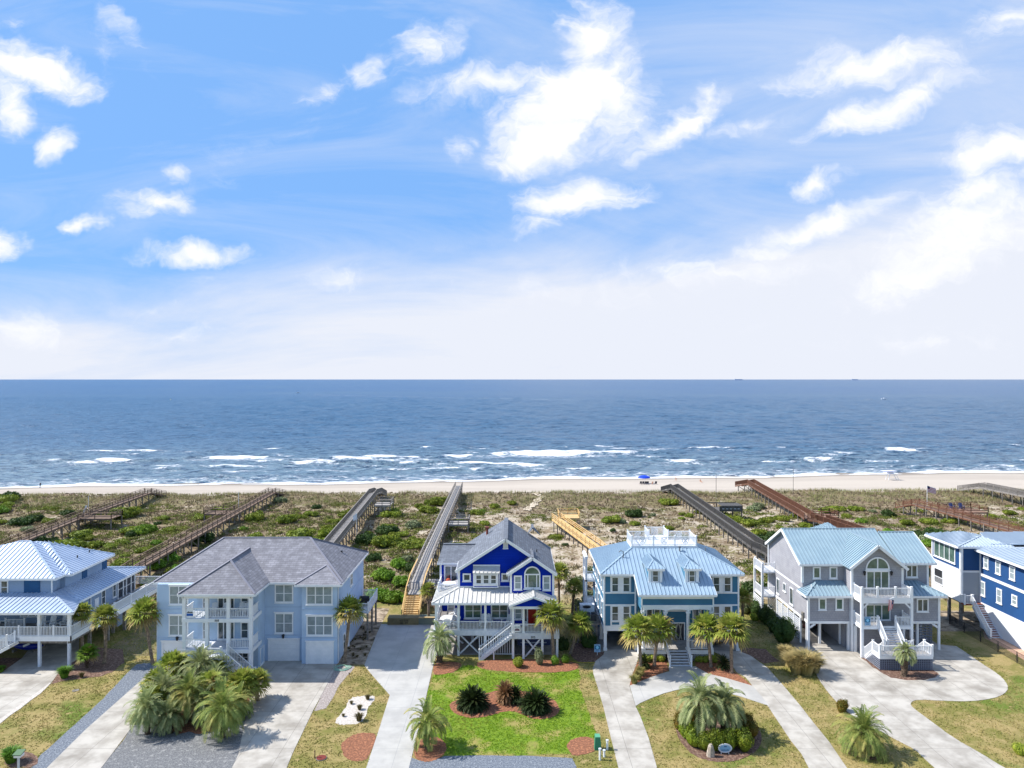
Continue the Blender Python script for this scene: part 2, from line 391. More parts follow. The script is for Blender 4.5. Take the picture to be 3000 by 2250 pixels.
# ================================================================ HOUSE 2 : periwinkle stucco
PERI=mat('periwinkle_stucco',srgb(179,201,224),srgb(169,191,214),scale=.5,rough=.85,bump=.004,bscale=25)
SHG=mat('grey_shingle',srgb(148,148,155),srgb(122,122,129),scale=1.2,rough=.95,bump=.004,bscale=20,pattern='shingle')
CAPG=mat('ridge_shingle',srgb(136,136,146),rough=.95)
GRTRIM=mat('string_course',srgb(166,188,212),rough=.8)
def house2():
    h=thing('house','periwinkle blue stucco house with grey hip roof and two storey white porch','house',(-28,78,0))
    yl,ym,yb=74.8,75.6,88.; xl,xr=Z2.x(187,yl),-18.4; xm0=-26.3; xm1=Z2.x(1487,yl); ze=8.5
    w=MB(); w.box(xl,Z2.x(560,yl),yl,yb,0,ze-.1); w.box(Z2.x(560,yl),xm1,ym,yb-.01,0,ze-.11); w.box(xm1,xr,yl+.002,yb-.02,0,ze-.12)
    w.box(-32.6,xm0,73.6,ym-.0,0,ze-.13); obj('wall',w,PERI,h)
    t=MB()
    for z in(2.75,5.77):
        for a,b,y in((xl-.03,-32.7,yl),(xm0,xm1,ym),(xm1,xr+.03,yl)): t.box(a,b,y-.035,y+.01,z-.07,z+.07)
        t.box(xr-.01,xr+.035,yl,yb,z-.07,z+.07)
    obj('string_course',t,GRTRIM,h)
    Pm,cm,fm=hip(-38.0,-17.9,75.2,88.5,ze,(-33.,81.35,11.85),(-23.1,81.35,11.85))
    roof(h,Pm,SHG,caps=cm,capm=CAPG,fas=[((-38,75.2,ze),(-33.2,75.2,ze)),((-26,75.2,ze),(-22.4,75.2,ze)),fm[1],fm[2],fm[3]])
    # left-front and right-front bays and the porch wing
    A=(-20.2,77.45,9.72); Pb=[[(-22.75,74.3,ze),(-17.88,74.3,ze),A],[(-22.75,74.3,ze),A,(-22.75,77.0,ze+.02)],[(-17.88,74.3,ze),(-17.88,77.,ze+.03),A]]
    roof(h,Pb,SHG,caps=[((-22.75,74.3,ze),A),((-17.88,74.3,ze),A)],capm=CAPG,fas=[((-22.75,74.3,ze),(-17.88,74.3,ze)),((-22.75,74.3,ze),(-22.75,75.2,ze)),((-17.88,74.3,ze),(-17.88,75.2,ze))])
    A=(-29.55,74.5,11.0); B=(-29.55,79.9,11.02); x0,x1=-33.45,-25.7
    Pw=[[(x0,71,ze),(x1,71,ze),A],[(x1,71,ze),(x1,75.6,ze+.05),(B[0],B[1],B[2]),A],[(x0,75.6,ze+.05),(x0,71,ze),A,B]]
    roof(h,Pw,SHG,caps=[((x0,71,ze),A),((x1,71,ze),A),(A,B)],capm=CAPG,fas=[((x0,71,ze),(x1,71,ze)),((x1,71,ze),(x1,75.1,ze)),((x0,71,ze),(x0,75,ze))])
    v=MB(); v.tube([(-19.9,83,9.3),(-19.9,83,9.9)],.09,8); v.tube([(-19.9,83,9.9),(-19.9,83,9.95)],.15,8); obj('roof_vent',v,BLACK,h)
    # windows
    for a in((295,440,662,832),(292,440,925,1112)): zwin(h,Z2,yl,a[0],a[1]+28,a[2],a[3],cols=2,pane=BLIND,crown=True)
    for a in((1245,1412,648,815),(1245,1412,907,1092)): zwin(h,Z2,ym,*a,cols=2,pane=BLIND,crown=True,case=.13)
    for a in((1528,1766,662,834),(1530,1768,930,1112)): zwin(h,Z2,yl,*a,cols=3,pane=BLIND,crown=True,case=.13)
    garage(h,('F',yl),Z2.x(228,yl),Z2.x(436,yl),0,Z2.z(1160,yl)); garage(h,('F',ym),Z2.x(1185,ym),Z2.x(1470,ym),0,Z2.z(1140,ym)); garage(h,('F',yl),Z2.x(1525,yl),Z2.x(1775,yl),0,Z2.z(1163,yl))
    R=('R',xr)
    window(h,R,80.6,81.8,6.4,8.1,pane=BLIND); window(h,R,77.2,78.2,.4,2.2); window(h,R,81,82,3.6,5.); window(h,R,79.2,80.,.1,1.7,rows=1,pane=WHITE); window(h,('R',xm0),74.1,75.2,.1,1.9,rows=1,pane=PERI)
    # wall lamps
    for u,v,y in((373,1130,yl),(1325,1110,ym)):
        m=MB(); x,z=Z2.x(u,y),Z2.z(v,y); m.box(x-.07,x+.07,y-.06,y,z+.05,z+.3); m.tube([(x,y-.2,z-.25),(x,y-.2,z+.1)],[.08,.16],6); m.tube([(x,y-.2,z+.1),(x,y-.2,z+.2)],[.18,.03],6); m.bar((x,y,z+.15),(x,y-.2,z+.15),.04); obj('wall_lamp',m,BLACK,h)
    d=MB(); d.bar((xr+.08,yl+.1,ze-.3),(xr+.08,yl+.1,.1),.09); d.bar((xl-.05,yl+.1,ze-.3),(xl-.05,yl+.1,.1),.09); obj('downspout',d,WHITE2,h)
    # porch
    yp=71.45; xs=[Z2.x(u,yp) for u in(432,636,829,1030)]
    for x in xs:
        m=MB(); m.box(x-.17,x+.17,yp-.17,yp+.17,0,ze-.5); obj('post',m,WHITE,h)
    fl=MB(); fl.box(xs[0]-.1,xs[3]+.1,yp-.1,73.6,2.75,2.9); fl.box(xs[0]-.1,xs[3]+.1,yp-.1,73.6,5.85,5.98); obj('porch_floor',fl,WHITE2,h)
    bm=MB()
    for z0,z1 in((2.5,2.86),(5.6,5.96),(ze-.5,ze-.14)):
        bm.box(xs[0],xs[3],yp-.22,yp-.12,z0,z1)
        for x in(xs[0]-.2,xs[3]+.08): bm.box(x,x+.1,yp-.2,74,z0,z1-.01)
    bm.box(xs[0]-.3,xs[3]+.3,yp-.3,75,ze-.16,ze-.13); obj('beam',bm,WHITE,h)
    r=MB(); z=5.98
    for a,b in zip(xs,xs[1:]): rail(r,(a+.17,yp,z),(b-.17,yp,z),posts=False,h=.95,sp=.16)
    rail(r,(xs[0],yp+.2,z),(xs[0],73.5,z),posts=False); rail(r,(xs[3],yp+.2,z),(xs[3],73.5,z),posts=False)
    z=2.9
    for i in(0,2): rail(r,(xs[i]+.17,yp,z),(xs[i+1]-.17,yp,z),posts=False,h=.95,sp=.16)
    rail(r,(xs[0],yp+.2,z),(xs[0],73.5,z),posts=False); rail(r,(xs[3],yp+.2,z),(xs[3],73.5,z),posts=False); obj('railing',r,WHITE,h)
    yd=73.6
    for v0,v1 in((752,868),(990,1142)):
        zwin(h,Z2,yd,598,622,v0,v1,case=.08); zwin(h,Z2,yd,938,1012,v0-3,v1-3,case=.12); 
        o=window(h,('F',yd),Z2.x(730,yd),Z2.x(885,yd),Z2.z(v1+6,yd),Z2.z(v0-6,yd),cols=3,rows=1,case=.12,name='entry_door')
    zwin(h,Z2,yd,900,1010,1262,1350,cols=2,case=.1)
    text(h,'503',(Z2.x(731,yp),yp-.235,5.78),.3,BLACK)
    # landing and stairs at the foot of the porch
    lx0,lx1=Z2.x(632,70.2),Z2.x(782,70.2); s=MB(); s.box(lx0,lx1,69.7,71.3,2.42,2.55); obj('landing',s,WHITE2,h)
    s=MB(); rail(s,(lx0+.1,69.75,2.55),(lx1-.1,69.75,2.55)); 
    stairs(h,(lx1,70.4,2.45),(Z2.x(1050,70.4),70.4,.0),1.3,WHITE2,WHITE); stairs(h,(lx0,70.4,2.45),(lx0-2.8,70.4,.0),1.3,WHITE2,WHITE)
    for y in(69.75,71.1):
        rail(s,(lx1,y,2.5),(Z2.x(1045,70.4),y,.05),h=.95); rail(s,(lx0,y,2.5),(lx0-2.8,y,.05),h=.95)
    obj('stair_railing',s,WHITE,h)
    lt=MB(); 
    for k in range(14):
        x=lx1-.1+k*.2; zt=2.3-(k*.2)*.58
        if zt>.25: lt.bar((x,69.78,0),(x+zt*.5 if x+zt*.5<lx1+4 else x,69.78,zt-.2),.05,.03); lt.bar((x+.5,69.8,0),(x,69.8,max(.1,zt-.25)),.05,.03)
    for k in range(12): lt.bar((lx0+k*.2,69.78,0),(lx0+k*.2,69.78,2.4),.06,.03)
    for k in range(9): lt.bar((lx0,69.76,.2+k*.25),(lx1,69.76,.2+k*.25),.03,.06)
    obj('lattice',lt,WHITE,h)
    # rear side deck with grill
    dk=MB(); dk.box(xr,-16.5,81.6,87,3.05,3.2); obj('side_deck',dk,WHITE2,h)
    r=MB(); rails(r,[(xr,81.65,3.2),(-16.55,81.65,3.2),(-16.55,86.95,3.2),(xr,86.95,3.2)]); obj('deck_railing',r,WHITE,h)
    for y in(81.8,84.4,86.8):
        m=MB(); m.box(-16.75,-16.55,y-.1,y+.1,0,3.05); obj('deck_post',m,WOODS,h)
    for i,(u,f) in enumerate(((688,'leftmost'),(795,'beside the door, second from left'),(938,'third from left'),(988,'rightmost'))):
        adirondack((Z2.x(u,72.6),72.7,5.98),PI*0,'white chair on the upper porch of the periwinkle house, %s'%f,'white chairs on the periwinkle upper porch')
    g=thing('grill','black covered grill on the white side deck of the periwinkle house','grill',(-17.4,84,3.2))
    m=MB(); m.box(-18,-16.9,83.6,84.3,3.3,4.05); obj('cover',m,BLACK,g); m=MB(); m.tube([(-18,83.95,4.05),(-16.9,83.95,4.05)],.33,10); obj('lid',m,BLACK,g)
    s=thing('yard_sign','small white sign with a blue band hung on the upper railing of the periwinkle house','sign',(Z2.x(484,yp),yp-.12,6.1))
    x=s.location.x; m=MB(); m.box(x-.36,x+.36,yp-.12,yp-.09,6.02,7.0); obj('panel',m,WHITE,s); m=MB(); m.box(x-.32,x+.32,yp-.135,yp-.118,6.22,6.45); obj('blue_band',m,mat('sign_blue',srgb(25,90,170)),s)
    m=MB()
    for i,q in enumerate((.06,.1,.16,.09,.12,.07,.13,.08)): m.box(x-.3+i*.075,x-.235+i*.075,yp-.135,yp-.118,6.52,6.52+q)
    obj('lettering',m,BLACK,s)
house2()
# ================================================================ HOUSE 1
SID1=mat('pale_blue_siding',srgb(146,166,192),srgb(138,158,184),scale=.4,rough=.8,pattern='lap',per=.18)
TEAL1=mat('deep_teal_panel',srgb(16,82,130),srgb(14,74,120),rough=.6)
MET1=mat('white_blue_metal_roof',srgb(192,205,222),srgb(180,195,215),scale=.4,rough=.38,metal=.25,spec=.6)
SCREEN=mat('dark_screen',(.03,.04,.055),(.05,.06,.08),scale=.5,rough=.6)
def house1():
    h=thing('house','pale blue beach house with white metal hip roof and raised front porch at left edge','house',(-55,80,0))
    # lower body (raised) and upper body
    w=MB(); w.box(-68,-48.,78.,90.2,2.75,5.86); w.box(-68,-50.2,77.4,79.,5.9,8.4); w.box(-68,-49.7,79,86.6,5.9,8.4); obj('wall',w,SID1,h)
    p=MB(); wb(p,('F',77.4),Z1.x(262,77.4),Z1.x(434,77.4),Z1.z(893,77.4),8.35,-.01,.06); obj('teal_panel',p,TEAL1,h)
    for u0,u1 in((885,938),(1103,1152)): p=MB(); wb(p,('R',-49.7),Z1.side(u0,-49.7),Z1.side(u1,-49.7),5.9,8.35,-.01,.05); obj('teal_panel',p,TEAL1,h)
    zwin(h,Z1,77.4,8,92,738,886,pane=GLASS); zwin(h,Z1,78.,225,475,1097,1128,cols=3,rows=1,case=.07)
    zwin(h,Z1,78.,0,100,1170,1240,rows=1)
    for u0,u1,z0,z1 in((1090,1135,3.55,5.3),(1212,1250,3.7,5.3)): window(h,('R',-48.),Z1.side(u0,-48),Z1.side(u1,-48),z0,z1,case=.1)
    p=MB(); wb(p,('R',-48.),81.6,82.4,3.3,4.7,0,.06); obj('white_panel',p,WHITE,h)
    wn=MB(); wb(wn,('R',-48.),86.3,90.15,3.3,5.6,0,.03); obj('porch_screen',wn,SCREEN,h)
    wn=MB()
    for y in(86.3,87.5,88.2,89.3,90.15): wb(wn,('R',-48.),y-.07,y+.07,3.2,5.75,.03,.14)
    wb(wn,('R',-48.),86.3,90.2,4.3,4.36,.03,.1); wn.bar((-50.1,77.3,8.3),(-50.1,77.3,5.95),.1); wn.bar((-47.9,80.7,5.6),(-47.9,80.7,3.2),.1); obj('trim',wn,WHITE,h)
    # lower roof skirt
    ze=5.8; c=[(-68,73.6,ze),(-45.5,73.6,ze),(-47.15,77.5,ze),(-47.3,91.7,ze),(-60,91.7,ze)]
    top=[(-68,77.4,6.75),(-50.1,77.4,6.75),(-49.7,79.2,6.9),(-49.7,87,6.9)]
    P=[[c[0],c[1],top[1],top[0]],[c[1],c[2],top[1]],[c[2],c[3],top[3],top[2]],[c[2],top[2],top[1]],[c[3],(-60,91.7,ze),(-60,87,6.9),top[3]]]
    roof(h,P,MET1,seam=.5,caps=[(c[1],top[1]),(c[2],top[1]),(c[3],top[3])],capw=.2,fas=[(c[0],c[1]),(c[1],c[2]),(c[2],c[3])],name='porch_roof')
    # upper roofs
    zu=8.5; A=(-56.,82.5,11.2); f=[(-70,76.7,zu),(-49.3,76.7,zu),(-49.3,86,zu)]
    roof(h,[[f[0],f[1],A,(-57.2,82.5,11.2)],[f[1],f[2],A],[(-64,86.5,zu),(-70,76.7,zu),(-57.2,82.5,11.2)],[f[2],(-64,86.5,zu),(-57.2,82.5,11.2),A]],MET1,seam=.5,caps=[(f[1],A),(A,(-57.2,82.5,11.2)),((-64,86.5,zu),(-57.2,82.5,11.2))],capw=.2,fas=[(f[0],f[1]),(f[1],(-49.3,78.3,zu))])
    B=(-54.2,83.,10.85); C=(-56.,83.4,10.9); g=[(-60,78.3,zu),(-48.6,78.3,zu),(-48.9,87.4,zu),(-62,87.4,zu)]
    roof(h,[[g[0],g[1],B,C],[g[1],g[2],B],[g[2],g[3],C,B]],MET1,seam=.5,caps=[(g[1],B),(g[2],B),(B,C)],capw=.2,fas=[(g[1],g[2]),((-49.3,78.3,zu),g[1])],name='rear_roof')
    v=MB()
    for x,y in((-50.5,82.5),(-50.6,85)): v.tube([(x,y,9.1),(x,y,9.55)],.07,8)
    obj('roof_vent',v,BLACK,h)
    # porch floor, posts, rails
    yp=74.; fl=MB(); fl.box(-68,-46.,yp,78,2.95,3.2); fl.box(-48,-45.6,77.9,93,2.95,3.19); obj('porch_floor',fl,WOODGP,h)
    bm=MB(); bm.box(-68,-45.9,yp-.1,yp-.0,2.72,3.24); bm.box(-46,-45.9,yp-.1,78,2.72,3.24); bm.box(-45.6,-45.5,78,93,2.72,3.23); obj('beam',bm,WHITE,h)
    bm=MB(); bm.box(-68,-46,yp+.06,yp+.25,2.45,2.72); bm.box(-46.3,-46.05,yp,92,2.45,2.71); obj('under_beam',bm,WOODS,h)
    for u in(-180,422,745):
        x=Z1.x(u,yp+.1); m=MB(); m.box(x-.14,x+.14,yp+.02,yp+.3,3.2,ze-.1); m.box(x-.18,x+.18,yp-.02,yp+.34,ze-.35,ze-.1); obj('post',m,WHITE,h)
    for x,y,z in((Z1.x(422,yp),yp+.1,0),(Z1.x(738,yp),yp+.15,0),(Z1.x(-150,yp),yp+.1,0)):
        m=MB(); m.box(x-.13,x+.13,y-.13,y+.13,0,2.72); obj('piling',m,WHITE2,h)
    for x,y in((-52.2,79.),(-56.8,79.),(-47.,79),(-46.4,81.5),(-46.4,85),(-46.4,88.5),(-50,84),(-47.2,84),(-60,79),(-51,89)):
        m=MB(); m.box(x-.15,x+.15,y-.15,y+.15,0,2.95); obj('piling',m,WOODS,h)
    r=MB(); z=3.2; xs=[-68,Z1.x(-180,yp),Z1.x(205,yp),Z1.x(422,yp),Z1.x(580,yp),-46.05]
    for a,b in zip(xs,xs[1:]): rail(r,(a,yp,z),(b,yp,z))
    rails(r,[(-46.05,yp,z),(-46.05,77.6,z),(-45.65,78.,z),(-45.65,81.5,z),(-45.65,85,z),(-45.65,88.5,z),(-45.65,92.9,z),(-50,92.9,z)])
    rail(r,(Z1.x(60,76.6),76.6,z),(Z1.x(265,76.6),76.6,z),h=.9); obj('railing',r,WHITE,h)
    stairs(h,(-51.3,73.1,2.9),(-56.5,73.1,0),1.3,WHITE2,WHITE); r=MB(); rail(r,(-51.6,72.5,2.75),(-56.5,72.5,.05)); rail(r,(-51.6,73.7,2.75),(-56.5,73.7,.05)); obj('stair_railing',r,WHITE,h)
    w=MB(); w.box(-66,-54.3,79.5,88,0,2.9); w.box(-54.3,-47.8,86.,88,0,2.9); obj('ground_floor_wall',w,SID1,h)
    text(h,'501',(Z1.x(197,yp),yp-.115,2.98),.3,mat('grey_numeral',(.35,.37,.4)))
    for i,(u,y,rz,t) in enumerate(((450,76.4,.5,'leftmost of the row'),(540,76.5,-.2,'middle of the row'),(662,77.,-.4,'right of the row, facing the road'),(775,76.8,.3,'at the porch corner post'))):
        adirondack((Z1.x(u,y),y,3.2),rz,'white chair on the pale blue house porch, %s'%t,'white chairs on the left porch',sc=1.15)
    # blue kayak stored below
    k=thing('kayak','blue kayak stored under the raised pale blue house','kayak',(-53.4,78.2,.3)); m=MB()
    n=10; pts=[(-55.+i*3.4/n,78.2,.55+.12*abs(i-n/2)/5) for i in range(n+1)]; m.tube(pts,[.03+.34*math.sin(PI*i/n)**.6 for i in range(n+1)],10); obj('hull',m,mat('kayak_blue',srgb(20,40,140),rough=.3),k,smooth=True)
    m=MB(); m.tube([(-53.6,77.95,.7),(-53.,77.95,.95)],[.14,.1],8); obj('seat',m,WHITE,k)
    s=MB(); s.box(-54.9,-54.7,77.9,78.5,0,.25); s.box(-52.6,-52.4,77.9,78.5,0,.25); obj('cradle',s,WOODS,k)
house1()
# ================================================================ HOUSE 3 : royal blue
ROY=mat('royal_blue_siding',srgb(3,48,170),srgb(3,43,158),scale=.4,rough=.75,spec=.12,pattern='lap',per=.18)
SHG3=mat('blue_grey_shingle',srgb(124,130,140),srgb(104,110,120),scale=1.3,rough=.95,bump=.004,bscale=20,pattern='shingle')
MET3=mat('off_white_metal_roof',srgb(208,206,200),srgb(190,190,186),scale=.6,rough=.45,spec=.5)
RED=mat('red_door_paint',srgb(150,8,14),rough=.4)
def house3():
    h=thing('house','royal blue beach house with white trim, arched window and wraparound porch','house',(-2,80,0))
    ym=79.5; xl=-5.95; xr=4.55; yb=78.4; zp=2.75
    w=MB(); w.box(xl,xr,ym,90.6,zp,8.4); w.prism([(xl,ym,8.4),(xr,ym,8.4),(-.72,ym,11.9)],(0,11.1,0))
    w.box(-.15,xr-.01,yb,ym,zp,8.6); w.prism([(-.15,yb,8.6),(xr-.01,yb,8.6),(2.2,yb,10.15)],(0,1.2,0)); w.box(-8.4,xl,83.5,90.5,zp,8.5); obj('wall',w,ROY,h)
    # roofs
    yf=79.; ze=8.82; P=[[(-6.25,yf,ze-.15),(-.72,yf,12.2),(-.72,91,12.2),(-6.25,91,ze-.15)],[(4.85,yf,ze-.3),(4.85,91,ze-.3),(-.72,91,12.2),(-.72,yf,12.2)]]
    roof(h,P,SHG3,th=.2,caps=[((-.72,yf,12.2),(-.72,91,12.2))],capw=.5,capm=SHG3,fas=[((-6.25,yf,ze-.15),(-6.25,91,ze-.15)),((4.85,yf,ze-.3),(4.85,91,ze-.3))])
    for a,b in(((-6.3,yf-.04,ze-.25),(-.72,yf-.04,12.12)),((4.9,yf-.04,ze-.42),(-.72,yf-.04,12.12)),((-.5,77.86,8.5),(2.25,77.86,10.32)),((4.92,77.86,8.5),(2.25,77.86,10.32))): f=MB(); f.bar(a,b,.09,.3); obj('barge_board',f,WHITE,h)
    P=[[(-.55,77.9,8.6),(2.25,77.9,10.42),(2.25,82.2,10.42),(-.55,82.2,8.6)],[(4.9,77.9,8.62),(4.9,79.6,8.62),(2.25,79.6,10.42),(2.25,77.9,10.42)]]
    roof(h,P,SHG3,th=.18,name='gable_roof',caps=[((2.25,77.9,10.42),(2.25,81,10.42))],capw=.3,capm=SHG3,fas=[((-.55,77.9,8.6),(-.55,79,8.6))])
    roof(h,[[(-8.75,83,8.55),(-5.5,83,8.55),(-4.6,87,9.8),(-8.4,87,9.8)],[(-8.4,87,9.8),(-4.6,87,9.8),(-5.5,91,8.5),(-8.75,91,8.5)],[(-8.75,83,8.55),(-8.4,87,9.8),(-8.75,91,8.5)]],SHG3,name='wing_roof',caps=[((-8.4,87,9.8),(-4,87,9.8))],capw=.4,capm=SHG3,fas=[((-8.75,83,8.55),(-6.2,83,8.55))])
    roof(h,[[(1.9,90.,10.4),(2.6,89.2,11.3),(2.6,91.5,11.3)],[(3.6,90,10.3),(2.6,91.5,11.3),(2.6,89.2,11.3)]],SHG3,name='rear_dormer',caps=[((2.6,89.2,11.3),(2.6,91.5,11.3))],capw=.3,capm=SHG3)
    v=MB(); v.tube([(-3.1,88.5,10.5),(-3.1,88.5,11.5)],.14,8); v.box(-3.35,-2.85,88.25,88.75,11.45,11.6); obj('vent_pipe',v,mat('rusty_pipe',srgb(120,60,50)),h)
    v=MB(); v.tube([(2.9,83,9.6),(2.9,83,10.1)],.07,8); obj('roof_vent',v,BLACK,h)
    # trims
    t=MB(); 
    for x,y,z0,z1 in((xl,ym,zp,8.7),(xr,yb,zp,8.5),(-.12,yb,zp,8.55)): t.box(x-.12,x+.12,y-.05,y+.12,z0,z1)
    t.box(xl+.12,-.24,ym-.04,ym+.01,6.72,6.84); t.box(-8.5,-8.28,83.43,83.6,zp,8.4)
    obj('corner_trim',t,WHITE,h)
    zwin(h,Z3,ym,607,690,690,770,rows=1,case=.16); zwin(h,Z3,ym,998,1078,688,768,rows=1,case=.16)
    zwin(h,Z3,ym,1017,1065,375,437,rows=1,case=.05,pane=WHITE2,name='gable_vent')
    # bay window with awning
    b=MB(); x0,x1=Z3.x(712,ym-.5),Z3.x(968,ym-.5); z0,z1=Z3.z(838,ym-.5),Z3.z(690,ym-.5); b.box(x0,x1,ym-.5,ym,z0,z1-.002); o=obj('bay_window',b,WHITE,h)
    p=MB(); zb=Z3.z(815,ym-.5); p.box(x0+.12,x1-.12,ym-.515,ym-.49,z0+.12,zb-.05); obj('blue_panel',p,ROY,o)
    for u0,u1 in((738,800),(812,875),(887,950)): zwin(h,Z3,ym-.5,u0,u1,702,798,case=.09,pane=GLASS)
    xa,xb=Z3.x(712,ym-.3),Z3.x(984,ym-.3); roof(h,[[(xa,ym-.95,Z3.z(686,ym-.9)),(xb,ym-.95,Z3.z(686,ym-.9)),(xb,ym-.02,Z3.z(615,ym)),(xa,ym-.02,Z3.z(615,ym))]],MET3,seam=.45,name='awning',th=.08)
    t=MB(); zt=Z3.z(602,ym); t.box(xa,xb,ym-.08,ym+.01,zt-.14,zt); t.box(xa,xa+.1,ym-.08,ym+.01,6.9,zt-.14); t.box(xb-.1,xb,ym-.08,ym+.01,6.9,zt-.14); obj('trim',t,WHITE,h)
    # arched window
    def arch(par,W,cx,hw,z0,zs,case=.14,cols=1,pane=GREENGL,div=False):
        k,c=W; n=14; m=MB()
        for (r0,r1) in((hw-case,hw),):
            for i in range(n):
                a=PI*i/n; b=PI*(i+1)/n
                q=[(cx+r1*math.cos(a),zs+r1*math.sin(a)),(cx+r1*math.cos(b),zs+r1*math.sin(b)),(cx+r0*math.cos(b),zs+r0*math.sin(b)),(cx+r0*math.cos(a),zs+r0*math.sin(a))]
                m.prism([(x,c-.09,z) for x,z in q],(0,.12,0))
        wb(m,W,cx-hw,cx-hw+case,z0,zs,-.03,.09); wb(m,W,cx+hw-case,cx+hw,z0,zs,-.03,.09); wb(m,W,cx-hw+case,cx+hw-case,z0,z0+case,-.03,.088); wb(m,W,cx-hw-.08,cx+hw+.08,z0-.12,z0-.002,-.03,.15)
        wb(m,W,cx-hw+case,cx+hw-case,zs-.07,zs+.07,-.03,.087)
        if div: wb(m,W,cx-.06,cx+.06,zs+.07,zs+hw-case,-.03,.08)
        else:
            for e in(-1,1): wb(m,W,cx+e*hw*.55-.05,cx+e*hw*.55+.05,z0+case,zs-.07,-.03,.08)
        o=obj('arched_window',m,WHITE,par); p=MB(); pts=[(cx-hw+case,c-.03,z0+case),(cx+hw-case,c-.03,z0+case)]+[(cx+(hw-case)*math.cos(PI*i/n),c-.03,zs+(hw-case)*math.sin(PI*i/n)) for i in range(n+1)]
        p.prism(pts,(0,.05,0)); obj('pane',p,pane,o)
    global ARCH; ARCH=arch
    arch(h,('F',yb),Z3.x(1311,yb),(Z3.x(1393,yb)-Z3.x(1229,yb))/2,Z3.z(843,yb),Z3.z(700,yb))
    zwin(h,Z3,yb,1125,1207,711,856,case=.15,pane=BLIND); zwin(h,Z3,yb,1415,1497,711,862,case=.15,pane=BLIND)
    # porch roof
    ye=76.6; ez=5.87; zt=6.7
    P=[[(-8.65,ye,ez),(1.2,ye,ez),(1.2,ym,zt),(-5.95,ym,zt)],[(-8.65,ye,ez),(-5.95,ym,zt),(-5.95,83,zt),(-8.65,83,ez)]]
    roof(h,P,MET3,seam=.5,name='porch_roof',caps=[((-8.65,ye,ez),(-5.95,ym,zt))],fas=[((-8.65,ye,ez),(-.3,ye,ez)),((-8.65,ye,ez),(-8.65,83,ez))])
    P=[[(-.33,75.6,5.87),(2.3,75.6,6.85),(2.3,79,6.85),(-.33,79,5.87)],[(4.9,75.6,5.87),(4.9,79,5.87),(2.3,79,6.85),(2.3,75.6,6.85)]]
    roof(h,P,MET3,seam=.5,name='entry_roof',th=.1,caps=[((2.3,75.6,6.85),(2.3,78.5,6.85))])
    f=MB(); f.bar((-.36,75.57,5.78),(2.3,75.57,6.76),.08,.2); f.bar((4.93,75.57,5.78),(2.3,75.57,6.76),.08,.2); f.box(-.3,4.8,75.8,75.95,5.45,5.72); f.box(-8.4,-.3,77.0,77.15,5.5,5.75); f.box(-8.4,-8.26,77.15,83.4,5.5,5.74); obj('porch_beam',f,WHITE,h)
    f=MB(); f.prism([(-.1,75.9,5.72),(4.7,75.9,5.72),(2.3,75.9,6.65)],(0,.05,0)); obj('gable_panel',f,ROY,h)
    # porch floors
    fl=MB(); fl.box(-8.45,-.2,77.1,ym,zp-.15,zp); fl.box(-8.45,xl,ym,92,zp-.15,zp-.002); fl.box(-.2,5.0,76.2,yb,zp-.15,zp); fl.box(-8.4,xl,80.2,83.5,5.72,5.85); obj('porch_floor',fl,WOODGP,h)
    b=MB(); b.box(-8.5,-.3,77.0,77.1,2.2,2.78); b.box(-8.55,-8.45,77.1,92,2.2,2.77); b.box(-.3,5.,76.1,76.2,2.15,2.78); b.box(4.98,5.08,76.2,84,2.15,2.77); b.box(-8.4,xl,80.1,80.2,5.6,5.9); obj('beam',b,WHITE2,h)
    # posts
    L=[(Z3.x(u,77.1),77.15,0,5.5) for u in(337,564,836)]+[(Z3.x(u,76.3),76.3,0,5.5) for u in(1117,1222,1413)]+[(4.85,76.3,0,5.5),(-8.35,80.2,0,5.8),(-8.35,83.5,0,5.8)]
    for x,y,z0,z1 in L: m=MB(); m.box(x-.12,x+.12,y-.12,y+.12,z0,z1); m.box(x-.17,x+.17,y-.17,y+.17,zp,zp+.12); obj('post',m,WHITE,h)
    for x in(-7.9,-4.5,-1.2,1.5,4.6):
        for y in(81,85,89.5): m=MB(); m.box(x-.15,x+.15,y-.15,y+.15,0,2.6); obj('piling',m,WHITE2,h)
    br=MB(); 
    for x0,x1,y in((Z3.x(580,77.2),Z3.x(770,77.2),77.3),(Z3.x(1240,76.4),Z3.x(1400,76.4),76.4),(-1.2,1.5,81),(-4.5,-1.2,81),(-8.3,-5.5,80.2)): br.bar((x0,y,.15),(x1,y,2.15),.06,.16); br.bar((x1,y+.07,.15),(x0,y+.07,2.15),.06,.16)
    br.bar((-8.35,77.3,.2),(-8.35,80.1,2.1),.16,.08); br.bar((-8.35,77.3,2.1),(-8.35,80.1,.2),.16,.08)
    obj('cross_brace',br,WHITE2,h)
    sc=MB(); xa,xb=Z3.x(775,77.2),Z3.x(1105,77.2); n=int((xb-xa)/.24)
    for i in range(n+1): x=xa+(xb-xa)*i/n; sc.box(x-.035,x+.035,77.2,77.26,.05,2.2)
    for z in(.1,2.1): sc.box(xa,xb,77.26,77.3,z-.05,z+.05)
    obj('slat_screen',sc,WHITE,h)
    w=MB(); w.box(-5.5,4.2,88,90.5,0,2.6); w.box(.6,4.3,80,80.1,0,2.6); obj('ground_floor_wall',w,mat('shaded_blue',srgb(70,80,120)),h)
    dt=MB(); dt.box(1.0,3.9,79.9,80,1.3,1.5); dt.box(1.0,3.9,79.9,80,.3,.4); obj('hanging_board',dt,WHITE2,h)
    # railings
    r=MB(); xs=[Z3.x(u,77.1) for u in(337,564,836,1108)]
    for a,b in zip(xs,xs[1:]): rail(r,(a+.12,77.1,zp),(b-.1,77.1,zp),posts=False,h=.95)
    xs=[Z3.x(u,76.2) for u in(1122,1222,1413)]+[4.9]
